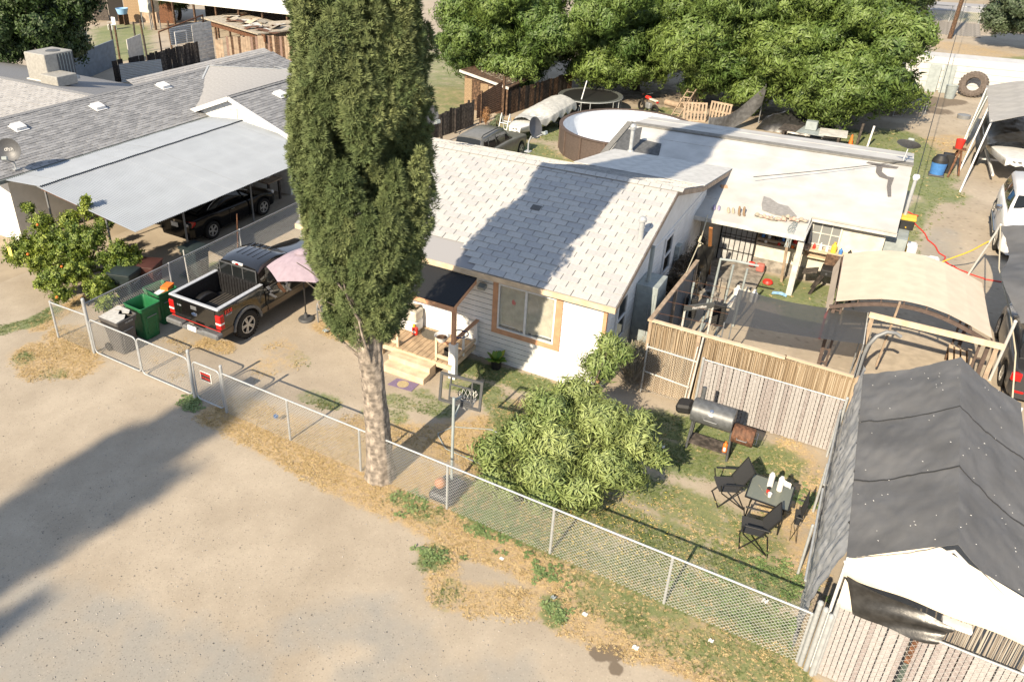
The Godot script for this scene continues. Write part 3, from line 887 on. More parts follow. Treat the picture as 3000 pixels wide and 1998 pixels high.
func rear_annex():
	var t := thing("rear_annex", "low cream annex with flat white roof behind the white house", "house", V(-4, 0, -28))
	var wl := MB.new()
	wl.box(V(-4.0, 1.1, -28.6), V(9.0, 2.2, 6.6))
	wl.prism(P2([-25.32, 2.15, -29.4, 2.85, -31.9, 2.5, -31.9, 2.1, -25.32, 2.1]), func(p, d): return V(d, p.y, p.x), -8.4, 0.5)
	part(t, "wall", wl, M.cream)
	var front := MB.new()
	front.box(V(-1.6, 0.2, -25.28), V(4.2, 0.4, 0.06))
	part(t, "plinth", front, M.concrete)
	# roof: porch part, main part and rear slope
	var rm := mk("annex_roof", S(0.5, 0.495, 0.475), 0.95, 0, 0.2, 0.25)
	var rf := Node3D.new(); rf.name = "roof"; t.add_child(rf)
	var seg := [[-8.85, 0.74, -24.95, -29.4, 2.25, 3.0], [-4.9, -1.55, -23.7, -24.95, 2.04, 2.25], [-8.85, 0.74, -29.4, -32.3, 3.0, 2.62]]
	for q in seg:
		var n := int(ceil(absf(q[3] - q[2]) / 1.05))
		for k in n:   # strips of roll roofing, lapped
			var za := lerpf(q[2], q[3], float(k) / n); var zb := lerpf(q[2], q[3], float(k + 1) / n)
			var ya := lerpf(q[4], q[5], float(k) / n); var yb := lerpf(q[4], q[5], float(k + 1) / n)
			var mb := MB.new()
			var l: float = V(0, yb - ya, zb - za).length()
			var dir := V(0, yb - ya, zb - za).normalized()
			var nm := dir.cross(V(1, 0, 0)); if nm.y < 0: nm = -nm
			mb.box(V((q[0] + q[1]) / 2 + R(-0.01, 0.01), (ya + yb) / 2, (za + zb) / 2) + nm * (-0.03 - 0.012 * (k % 2)), V(q[1] - q[0], 0.06, l + 0.04), Basis(V(1, 0, 0), nm, V(1, 0, 0).cross(nm)))
			part(rf, "roofing_strip", mb, rm)
	var cap := MB.new()
	cap.box(V(-4.05, 3.02, -29.4), V(9.6, 0.05, 0.3), Basis(V(1, 0, 0), 0.02))
	part(rf, "ridge_band", cap, mk("ridge_grey", S(0.2, 0.195, 0.18), 0.95, 0, 0.3, 1.5))
	var lc := MB.new()
	lc.beam(V(-8.85, annex_y(-25) + 0.03, -25.2), V(-8.85, 3.05, -29.4), 0.22, 0.05)
	part(rf, "edge_flashing", lc, M.ridge_grey)
	var dp := MB.new()   # bare dark roofing and torn patches, thin layers of their own
	var lay := func(mb: MB, pts: Array, h: float):
		mb.prism(pts, func(p, d): return V(p.x, annex_y(p.y) + d, p.y), 0.002, h)
	lay.call(dp, P2([-8.7, -27.0, -8.75, -28.8, -8.3, -29.2, -8.05, -28.2, -7.2, -28.1, -7.0, -27.2, -7.5, -26.6, -8.3, -26.5]), 0.012)
	part(rf, "bare_patch", dp, mk("bare_roof", S(0.1, 0.105, 0.11), 0.95, 0, 0.4, 1.5))
	var gp := MB.new()
	lay.call(gp, P2([-3.1, -25.6, -2.9, -25.55, -2.6, -25.3, -2.3, -25.25, -1.95, -24.75, -2.2, -24.6, -2.6, -24.62, -2.95, -24.75, -3.05, -25.1]), 0.02)
	part(rf, "torn_patch", gp, mk("torn", S(0.28, 0.27, 0.26), 0.95, 0, 0.3, 2))
	var cr := MB.new()
	lay.call(cr, P2([-0.55, -29.15, 0.35, -29.1, 0.3, -28.95, -0.1, -28.9, -0.08, -28.55, 0.12, -28.3, 0.3, -28.28, 0.28, -27.7, 0.36, -27.0, 0.27, -26.95, 0.17, -27.6, 0.15, -28.12, -0.1, -28.2, -0.25, -28.5, -0.28, -28.95, -0.6, -29.05]), 0.014)
	part(rf, "tar_seam", cr, mk("tar_seam", S(0.16, 0.15, 0.145), 0.95, 0, 0.4, 5))
	var oz := MB.new()
	oz.box(V(-4.37, annex_y(-25.78) + 0.012, -25.78), V(0.2, 0.02, 0.2), Basis(V(0, 1, 0), 0.4) * Basis(V(1, 0, 0), 0.167))
	part(rf, "square_patch", oz, mk("patch_tan", S(0.45, 0.28, 0.17), 0.95))
	var fb := MB.new()
	fb.box(V(-3.22, 1.97, -23.68), V(3.4, 0.13, 0.05)); fb.box(V(-1.53, 2.02, -24.3), V(0.05, 0.12, 1.25))
	part(rf, "porch_fascia", fb, M.old_white)
	var eb := MB.new()
	eb.box(V(-0.4, 2.13, -25.0), V(2.3, 0.12, 0.05))
	part(rf, "fascia", eb, M.old_white)
	var vp := MB.new()
	vp.tube([V(-8.0, 2.55, -27.04), V(-8.0, 3.45, -27.04)], 0.07, 12); vp.lathe([Vector2(0.1, 0), Vector2(0.12, 0.12), Vector2(0.08, 0.2), Vector2(0, 0.21)], V(-8.0, 3.45, -27.04), 12)
	vp.lathe([Vector2(0.16, 0), Vector2(0.08, 0.12)], V(-8.0, 2.6, -27.04), 12)
	part(rf, "vent_pipe", vp, M.galv)
	# porch post
	for q in [[-1.6, -23.92], [-4.85, -23.92]]:
		var pp := MB.new()
		pp.bbox(V(q[0], 0.98, q[1]), V(0.17, 1.96, 0.17), 0.01)
		part(t, "porch_post", pp, M.old_white)
	# security door with bars
	var d := MB.new()
	d.bbox(V(-3.55, 1.0, -25.27), V(1.1, 1.95, 0.05), 0.006)
	var door := part(t, "door", d, mk("door_grey", S(0.42, 0.42, 0.41), 0.6, 0, 0.2, 1))
	var bf := MB.new()
	frame(bf, V(-4.12, 0.03, -25.2), V(1, 0, 0), V(0, 1, 0), 1.14, 1.97, 0.045, 0.03)
	part(door, "gate_frame", bf, M.frame_black)
	for k in 6:
		var b := MB.new(); b.box(V(-3.96 + k * 0.165, 1.0, -25.19), V(0.018, 1.9, 0.018)); part(door, "bar", b, M.frame_black)
	for yy in [0.5, 0.95, 1.05, 1.6]:
		var b := MB.new(); b.box(V(-3.55, yy, -25.185), V(1.06, 0.018, 0.014)); part(door, "bar", b, M.frame_black)
	# open hatch with a shelf of bottles, and a barred window with a ledge
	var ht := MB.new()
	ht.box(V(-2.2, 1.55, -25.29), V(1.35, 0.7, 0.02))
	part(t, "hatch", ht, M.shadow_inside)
	var sh := MB.new()
	sh.box(V(-2.2, 1.2, -25.12), V(1.5, 0.04, 0.3)); sh.box(V(-2.2, 1.0, -25.2), V(1.5, 0.03, 0.14))
	var shelf := part(t, "shelf", sh, M.lumber_old)
	var win := Node3D.new(); win.name = "window"; t.add_child(win)
	var wf := MB.new()
	frame(wf, V(-1.5, 1.25, -25.27), V(1, 0, 0), V(0, 1, 0), 0.85, 0.8, 0.05, 0.05)
	for k in 2: wf.box(V(-1.22 + k * 0.29, 1.65, -25.24), V(0.03, 0.7, 0.03))
	wf.box(V(-1.08, 1.65, -25.235), V(0.75, 0.03, 0.03))
	part(win, "frame", wf, M.old_white)
	var wp := MB.new()
	wp.box(V(-1.08, 1.65, -25.26), V(0.75, 0.7, 0.01))
	part(win, "pane", wp, mk("pane_grey", S(0.2, 0.21, 0.21), 0.1))
	var le := MB.new()
	le.box(V(-0.75, 1.15, -25.1), V(1.55, 0.04, 0.36)); le.box(V(-0.75, 0.9, -25.15), V(1.55, 0.04, 0.26))
	part(t, "ledge", le, M.lumber)
	# things on the shelf and the ledge
	var cols := [["white", M.white_plastic], ["blue", M.blue], ["red", M.red], ["yellow", M.yellow], ["dark", M.black_plastic], ["orange", M.orange]]
	var spots := [[-2.8, 1.22, 1], [-2.62, 1.22, 0], [-2.4, 1.22, 4], [-2.2, 1.22, 1], [-2.05, 1.22, 4], [-1.85, 1.22, 2], [-1.66, 1.22, 3], [-2.7, 1.02, 0], [-2.3, 1.02, 2], [-1.9, 1.02, 5], [-0.75, 1.17, 3], [-0.93, 1.17, 0], [-0.55, 1.17, 1], [-0.3, 1.17, 4], [-1.3, 1.17, 2], [-1.12, 1.17, 0]]
	for i in spots.size():
		var q = spots[i]
		var h := R(0.14, 0.26); var r := R(0.04, 0.06)
		if i == 10: h = 0.34; r = 0.08
		var zz: float = -25.1 if q[1] > 1.1 else -25.17
		var mb := MB.new()
		mb.lathe([Vector2(0, 0), Vector2(r, 0), Vector2(r, h * 0.65), Vector2(r * 0.4, h * 0.85), Vector2(r * 0.4, h), Vector2(0, h)], V(q[0], q[1], zz), 10)
		var where := "on the annex shelf beside the barred door" if q[0] < -1.6 else "on the ledge under the annex window"
		single("bottle", "%s %s bottle, %s %s" % ["tall" if h > 0.2 else "short", cols[q[2]][0], ["leftmost", "second from the left", "third from the left", "fourth from the left", "fifth from the left", "sixth from the left", "rightmost", "lower left", "lower middle", "lower right", "fourth from the right", "third from the right", "second from the right", "rightmost", "leftmost", "second from the left"][i], where], "bottle", V(q[0], q[1], zz), mb, cols[q[2]][1], "bottles along the annex wall")
	# shoes, boots, cables and rubbish on the porch roof
	var shoe := func(x: float, z: float, m: Material, hi: float, label: String, turn: float):
		var mb := MB.new()
		var y := annex_y(z) + 0.005
		var bs := Basis(V(0, 1, 0), turn)
		for s in [-1, 1]:
			var c := V(x, y, z) + bs * V(s * 0.07, 0, 0)
			var rings := []
			for k in 6:
				var a := k / 5.0
				var w: float = [0.028, 0.042, 0.04, 0.035, 0.04, 0.034][k]; var hh: float = [0.03, 0.05, 0.06, 0.09, hi, hi * 0.98][k]
				var ring := []
				for j in 8:
					var an := TAU * j / 8
					ring.append(c + bs * V(cos(an) * w, hh * 0.5 + sin(an) * hh * 0.5, 0.13 - a * 0.26))
				rings.append(ring)
			mb.loft(rings)
		single("shoes" if hi < 0.12 else "boots", label, "shoes", V(x, y, z), mb, m)
	shoe.call(-4.23, -24.3, mk("shoe_lilac", S(0.3, 0.27, 0.42), 0.8), 0.09, "pair of lilac clogs on the edge of the annex porch roof", 0.2)
	shoe.call(-3.79, -24.3, mk("shoe_tan", S(0.42, 0.36, 0.26), 0.9), 0.1, "pair of tan sandals on the annex porch roof beside the boots", 0.3)
	shoe.call(-3.46, -24.25, mk("boot_brown", S(0.22, 0.15, 0.09), 0.9), 0.24, "pair of brown work boots on the annex porch roof", 0.3)
	var cbm := MB.new()
	for k in 9:
		var pts := []
		for j in 8:
			var a := j / 7.0
			pts.append(V(-1.93 + R(-0.05, 0.05) + 0.08 * sin(a * 5 + k), annex_y(-24.4 + a * 0.85) + 0.02 + R(0, 0.03) - (0.4 if j == 7 else 0.0), -24.5 + a * 0.92))
		cbm.tube(pts, 0.008, 5)
	single("cable_bundle", "bundle of grey cables hanging over the annex porch roof edge", "cables", V(-1.93, 2.1, -24.3), cbm, M.util_grey)
	for k in 7:
		var mb := MB.new()
		var c := V(-2.95 + k * 0.2 + R(-0.05, 0.05), 0, -24.45 + R(-0.15, 0.2))
		c.y = annex_y(c.z) + 0.03
		mb.sheet(func(a, b): return c + V((a - 0.5) * 0.28, 0.05 * sin(a * 7 + k) * cos(b * 5) + 0.035, (b - 0.5) * 0.2), 5, 4, 0.008)
		single("roofing_scrap", "%s, %s of the scraps on the annex porch roof" % [["curled tan roofing scrap", "crumpled pinkish sheet"][k % 2], ["first", "second", "third", "fourth", "fifth", "sixth", "last"][k]], "scrap", c, mb, [M.scrap, mk("pinkish", S(0.5, 0.33, 0.26), 0.9)][k % 2], "scraps on the annex porch roof")
	var bag := MB.new()
	var bc := V(-7.35, annex_y(-26.06), -26.06)
	bag.sheet(func(a, b): return bc + V((a - 0.5) * 1.0, 0.02 + 0.12 * sin(PI * a) * sin(PI * b) + 0.03 * sin(a * 17 + b * 9), (b - 0.5) * 0.55), 12, 8, 0.015)
	single("folded_tarp", "crumpled grey tarp lying on the annex roof by the vent pipe", "tarp", bc, bag, M.tarp_grey)
	satellite(V(0.43, 2.95, -29.6), Vector3(0.1, 0.82, -0.55), 0.36, "dark satellite dish at the right end of the annex roof", 0.25)
	var mp := thing("mast_pipe", "white pipe leaning along the right end of the annex roof", "pipe", V(0.85, 0, -26.8))
	var mm := MB.new()
	mm.tube([V(0.85, 0, -26.8), V(0.85, 3.3, -26.8)], 0.05, 10)
	part(mp, "pipe", mm, M.galv)
	var mc := MB.new()
	mc.lathe([Vector2(0.07, 0), Vector2(0.1, 0.08), Vector2(0.08, 0.16), Vector2(0, 0.18)], V(0.85, 3.3, -26.8), 12)
	part(mp, "cap", mc, M.white_plastic)
func left_house():
	var t := thing("grey_roof_house", "neighbouring white house with long grey shingle roof on the left", "house", V(-27, 0, -22))
	var mats := [mk("g1", S(0.26, 0.265, 0.275), 0.95, 0, 0.25, 3), mk("g2", S(0.3, 0.305, 0.315), 0.95, 0, 0.25, 3), mk("g3", S(0.22, 0.225, 0.235), 0.95, 0, 0.25, 3)]
	var w := MB.new()
	w.box(V(-28.1, 1.3, -21.8), V(5.8, 2.6, 16.0))
	w.box(V(-38, 1.1, -19.6), V(14, 2.2, 10.6))
	part(t, "wall", w, M.white_paint)
	var base := MB.new()
	var ex := -24.5; var ey := 2.65; var rx := -27.9; var ry := 3.62; var z0 := -12.4; var z1 := -30.4
	var slab := func(mb: MB, a: Vector3, b: Vector3, c: Vector3, d: Vector3):
		var n := (b - a).cross(d - a).normalized()
		if n.y < 0: n = -n
		mb.quad(a, b, c, d); mb.quad(a - n * 0.1, b - n * 0.1, c - n * 0.1, d - n * 0.1)
		for q in [[a, b], [b, c], [c, d], [d, a]]: mb.quad(q[0], q[1], q[1] - n * 0.1, q[0] - n * 0.1)
	slab.call(base, V(ex, ey, z0), V(ex, ey, z1), V(rx, ry, z1), V(rx, ry, z0))
	slab.call(base, V(rx, ry, z0), V(rx, ry, z1), V(rx - 3.4, ey, z1), V(rx - 3.4, ey, z0))
	slab.call(base, V(rx, ry, -19.7), V(-46, ry, -19.7), V(-46, 2.3, -13.6), V(rx, 2.3, -13.6))
	slab.call(base, V(rx, ry, -19.7), V(-46, ry, -19.7), V(-46, 2.3, -25.6), V(rx, 2.3, -25.6))
	var roof := part(t, "roof", base, mats[2])
	# nearest tabs one by one, the rest joined
	var sl := V(rx - ex, ry - ey, 0)
	shingles(roof, V(ex, ey, z0), V(0, 0, -1), sl.normalized(), 18.0, sl.length(), 0.33, 0.15, mats, 300)
	var s2 := V(0, ry - 2.3, -6.1)
	shingles(roof, V(-45.9, 2.3, -13.6), V(1, 0, 0), s2.normalized(), 18.0, s2.length(), 0.36, 0.16, [mk("g4", S(0.34, 0.335, 0.33), 0.95, 0, 0.2, 2), mk("g5", S(0.38, 0.375, 0.37), 0.95, 0, 0.2, 2)], 0)
	# front gable wing
	var gw := MB.new()
	var gx := -23.0; var gy := 3.68
	slab.call(gw, V(-19.9, 2.55, -22.2), V(-19.9, 2.55, -31), V(gx, gy, -31), V(gx, gy, -22.2))
	slab.call(gw, V(gx, gy, -22.2), V(gx, gy, -31), V(-26.1, 2.55, -31), V(-26.1, 2.55, -22.2))
	var wing := part(t, "gable_roof", gw, mats[1])
	var s3 := V(gx + 19.9, gy - 2.55, 0)
	shingles(wing, V(-19.9, 2.55, -22.2), V(0, 0, -1), s3.normalized(), 8.8, s3.length(), 0.33, 0.15, mats, 0)
	var s4 := V(-gx - 26.1, gy - 2.55, 0)
	shingles(wing, V(-26.1, 2.55, -22.2), V(0, 0, -1), s4.normalized(), 8.8, s4.length(), 0.33, 0.15, [M.g4, M.g5], 0)
	var gwall := MB.new()
	gwall.prism(P2([-25.7, 0, -20.3, 0, -20.3, 2.55, -23.0, 3.52, -25.7, 2.55]), func(p, d): return V(p.x, p.y, d), -22.45, -30)
	part(t, "gable_wall", gwall, M.white_paint)
	for k in 14:
		var gb := MB.new()
		var xx := -25.5 + k * 0.39
		var top := 3.5 - absf(xx + 23.0) * 0.36
		gb.box(V(xx, (top + 1.2) / 2, -22.44), V(0.03, top - 1.2, 0.02))
		part(t, "batten", gb, M.white_paint)
	var lv := MB.new()
	frame(lv, V(-23.2, 2.75, -22.43), V(1, 0, 0), V(0, 1, 0), 0.4, 0.45, 0.04, 0.03)
	for k in 5: lv.box(V(-23.0, 2.82 + k * 0.075, -22.42), V(0.33, 0.05, 0.015), Basis(V(1, 0, 0), 0.5))
	part(t, "louvre", lv, M.white_paint)
	for s in [-1, 1]:
		var rb := MB.new()
		rb.beam(V(gx, gy - 0.06, -22.19), V(gx + s * 3.12, 2.49, -22.19), 0.04, 0.17)
		part(wing, "rake_board", rb, M.white_paint)
	var vf := MB.new()
	vf.beam(V(-25.17, 2.87, -22.4), V(-25.17, 2.87, -31), 0.12, 0.02); vf.beam(V(-23, 3.72, -27.2), V(-26.6, 3.3, -29.0), 0.06, 0.02)
	part(roof, "valley_flashing", vf, M.galv)
	var gt := MB.new()
	gt.box(V(ex + 0.05, ey - 0.06, (z0 + z1) / 2), V(0.12, 0.12, z0 - z1))
	part(roof, "gutter", gt, mk("gutter", S(0.16, 0.18, 0.17), 0.5))
	for q in [[V(rx, ry, z0), V(rx, ry, z1)], [V(rx, ry, -19.7), V(-45, ry, -19.7)], [V(gx, gy, -22.2), V(gx, gy, -31)]]:
		var cap := MB.new()
		var d: Vector3 = (q[1] - q[0]); var n := int(d.length() / 0.3)
		for k in n:
			var c: Vector3 = q[0] + d * ((k + 0.5) / n) + V(0, 0.035, 0)
			var dn := d.normalized(); var sx := dn.cross(Vector3.UP)
			for s in [-1, 1]: cap.box(c + sx * s * 0.07 - V(0, 0.015, 0), V(0.16, 0.014, 0.29), Basis(sx, Vector3.UP, -dn) * Basis(V(0, 0, 1), -s * 0.28) * Basis(V(1, 0, 0), 0.04))
		part(roof, "ridge_cap", cap, mats[2])
	for q in [[-27.0, 3.37, -15.7, 0.28], [-27.0, 3.37, -19.1, 0.28], [-27.3, 3.45, -22.7, 0.28], [-26.4, 3.19, -26.3, 0.28], [-22.2, 3.39, -24.4, -0.36]]:
		var vb := MB.new()
		var bs := Basis(V(0, 0, 1), -0.278)
		vb.box(V(q[0], q[1] + 0.045, q[2]), V(0.55, 0.012, 0.5), bs)
		vb.box(V(q[0], q[1] + 0.1, q[2]), V(0.4, 0.1, 0.4), bs)
		part(roof, "roof_vent", vb, M.white_plastic)
	# side plane of the gable wing, lapped course by course up to the main ridge
	var A := V(-25.6, 2.66, -22.25); var B := V(gx, gy + 0.05, -22.25); var D := V(gx, gy + 0.06, -27.5); var C := V(-27.85, 3.72, -25.9)
	for r in 26:
		var u0 := r / 26.0; var u1 := (r + 1.3) / 26.0
		var mb := MB.new()
		var lift := V(0, 0.012, 0)
		mb.quad(A.lerp(B, u0) + lift, C.lerp(D, u0) + lift, C.lerp(D, u1), A.lerp(B, u1))
		mb.quad(A.lerp(B, u0) + lift, C.lerp(D, u0) + lift, C.lerp(D, u0) - lift, A.lerp(B, u0) - lift)
		part(wing, "shingle_course", mb, M.g4)
	var fl := MB.new(); fl.beam(A + V(0, 0.03, 0), C + V(0, 0.03, 0), 0.09, 0.02); part(wing, "valley_strip", fl, M.galv)
	var fl2 := MB.new(); fl2.beam(C + V(0, 0.03, 0), D + V(0, 0.03, 0), 0.05, 0.02); part(wing, "valley_strip", fl2, M.galv)
	# air conditioner on the roof
	var ac := thing("roof_air_conditioner", "large beige air conditioner standing on the grey roof", "air conditioner", V(-33.2, 3.3, -21.5))
	var ab := MB.new()
	ab.bbox(V(-33.2, 4.02, -21.5), V(1.45, 1.15, 1.45), 0.03)
	part(ac, "cabinet", ab, M.ac_metal)
	var ag := MB.new()
	ag.box(V(-32.47, 4.02, -21.8), V(0.02, 1.0, 0.8))
	var grille := part(ac, "grille", ag, M.ac_grille)
	for k in 5:
		var fb := MB.new(); fb.box(V(-32.455, 4.02, -21.5 - k * 0.15), V(0.02, 1.0, 0.03)); part(grille, "fin", fb, M.util_grey)
	var af := MB.new()
	af.lathe([Vector2(0, 0.03), Vector2(0.3, 0.03), Vector2(0.33, 0)], V(-33.0, 4.595, -21.6), 20)
	part(ac, "fan", af, M.ac_grille)
	var ap := MB.new()
	ap.box(V(-33.2, 3.38, -21.5), V(1.6, 0.14, 1.6))
	part(ac, "curb", ap, M.old_white)
	var adu := MB.new()
	adu.bbox(V(-31.9, 3.62, -20.9), V(1.2, 0.44, 1.0), 0.02)
	part(ac, "duct_box", adu, M.ac_metal)
	satellite(V(-24.75, 2.75, -13.95), Vector3(0.6, 0.3, 0.74), 0.4, "grey satellite dish with lettering at the eave of the grey roof", 0.38, "dish")
	# metal carport
	var c := thing("metal_carport", "galvanised corrugated metal carport beside the grey roof house", "carport", V(-21, 0, -18))
	var sheet := func(za: float, zb: float, xa: float, ya: float, xb: float, yb: float) -> MB:
		var mb := MB.new()
		var n := int((za - zb) / 0.076 * 6)
		mb.sheet(func(u, v): return V(lerpf(xa, xb, v), lerpf(ya, yb, v) + 0.014 * sin((lerpf(za, zb, u)) / 0.076 * TAU), lerpf(za, zb, u)), n, 1, 0.004)
		return mb
	for k in 14:
		var za := -13.3 - k * 0.66; var zb := za - 0.7
		var lift := 0.006 * (k % 2)
		part(c, "roof_sheet", sheet.call(za, zb, -18.2, 2.2 + lift, -22.7, 2.74 + lift), M.galv_roof)
		part(c, "roof_sheet", sheet.call(za, zb, -22.55, 2.78 + lift, -24.6, 2.62 + lift), M.galv_roof)
	var bm := MB.new()
	bm.beam(V(-19.7, 2.28, -13.4), V(-19.7, 2.28, -22.4), 0.06, 0.09); bm.beam(V(-22.6, 2.66, -13.4), V(-22.6, 2.66, -22.4), 0.06, 0.1)
	part(c, "beam", bm, M.rust)
	for k in 4:
		var rb := MB.new(); rb.beam(V(-18.4, 2.15, -13.45 - k * 2.95), V(-22.6, 2.62, -13.45 - k * 2.95), 0.05, 0.07); part(c, "rafter", rb, M.rust)
	for q in [[-19.75, -13.5, 2.26], [-19.75, -16.42, 2.26], [-19.65, -19.56, 2.26], [-19.65, -22.3, 2.26], [-22.6, -13.5, 2.62], [-22.6, -22.3, 2.62]]:
		var pp := MB.new(); pp.tube([V(q[0], 0, q[1]), V(q[0], q[2], q[1])], 0.035, 8); part(c, "post", pp, M.steel)
	# things under the carport
	var tb := thing("workbench", "cluttered workbench in the dark end of the carport", "workbench", V(-21.4, 0, -21.6))
	var tt := MB.new(); tt.box(V(-21.4, 0.85, -21.6), V(2.2, 0.05, 0.8)); part(tb, "top", tt, M.lumber_old)
	for s in [[-22.4, -21.3], [-20.4, -21.3], [-22.4, -21.9], [-20.4, -21.9]]:
		var lg := MB.new(); lg.box(V(s[0], 0.41, s[1]), V(0.08, 0.82, 0.08)); part(tb, "leg", lg, M.wood_grey)
	var fan := MB.new(); fan.bbox(V(-20.9, 1.1, -21.6), V(0.5, 0.44, 0.3), 0.04)
	single("white_box", "white box standing on the carport workbench", "box", V(-20.9, 0.88, -21.6), fan, M.old_white)
	var cab := MB.new(); cab.bbox(V(-22.2, 1.12, -21.65), V(0.55, 0.48, 0.35), 0.02)
	single("metal_cabinet", "small grey cabinet on the carport workbench", "cabinet", V(-22.2, 0.88, -21.65), cab, M.util_grey)

# ---------- fences ----------
func chain(mb: MB, a: Vector3, b: Vector3, y0: float, y1: float, r := 0.0028, cell := 0.075):
	# diamond wire mesh between two posts
	var d := V(b.x - a.x, 0, b.z - a.z); var L := d.length(); d /= L
	var nrm := d.cross(Vector3.UP)
	var H := y1 - y0
	var n := int((L + H) / cell)
	for f in 2:
		for k in n + 1:
			var s := k * cell - H
			var t0: float = max(0.0, -s); var t1: float = min(H, L - s)
			if t1 - t0 < 0.02: continue
			var p := func(t): return V(a.x, 0, a.z) + d * ((s + t) if f == 0 else L - (s + t)) + V(0, y0 + t, 0) + nrm * (0.004 if f == 0 else -0.004)
			wire(mb, p.call(t0), p.call(t1), r)
func wire(mb: MB, a: Vector3, b: Vector3, r: float):
	var t := (b - a).normalized()
	var x := t.cross(Vector3.UP if absf(t.y) < 0.9 else Vector3.RIGHT).normalized() * r
	var y := t.cross(x)
	var q := [x, x * -0.5 + y * 0.866, x * -0.5 - y * 0.866]
	for i in 3:
		var j := (i + 1) % 3
		mb.quad(a + q[i], a + q[j], b + q[j], b + q[i])
func fence_post(par: Node, p: Vector3, h: float, r := 0.03, m: Material = null):
	var mb := MB.new()
	mb.tube([p, p + V(0, h, 0)], r, 10)
	mb.lathe([Vector2(r * 1.15, 0), Vector2(r * 0.9, r), Vector2(0, r * 1.5)], p + V(0, h, 0), 10)
	part(par, "post", mb, m if m else M.galv)
func gate(label: String, x0: float, x1: float, z: float, h: float) -> Node3D:
	var g := thing("chain_link_gate", label, "gate", V((x0 + x1) / 2, 0, z), "chain link gates at the drive")
	var fr := MB.new()
	var c := 0.12; var y0 := 0.06; var pts := []
	for q in [[x0 + c, y0 + c, PI, PI * 1.5], [x1 - c, y0 + c, PI * 1.5, TAU], [x1 - c, h - c, 0, PI / 2], [x0 + c, h - c, PI / 2, PI]]:
		for k in 5:
			var a: float = lerpf(q[2], q[3], k / 4.0)
			pts.append(V(q[0] + c * cos(a), q[1] + c * sin(a), z))
	pts.append(pts[0])
	fr.tube(pts, 0.02, 8, false)
	part(g, "frame", fr, M.galv)
	var ms := MB.new()
	chain(ms, V(x0 + 0.03, 0, z), V(x1 - 0.03, 0, z), y0 + 0.04, h - 0.03)
	part(g, "wire_mesh", ms, M.galv_wire).set_meta("kind", "stuff")
	return g
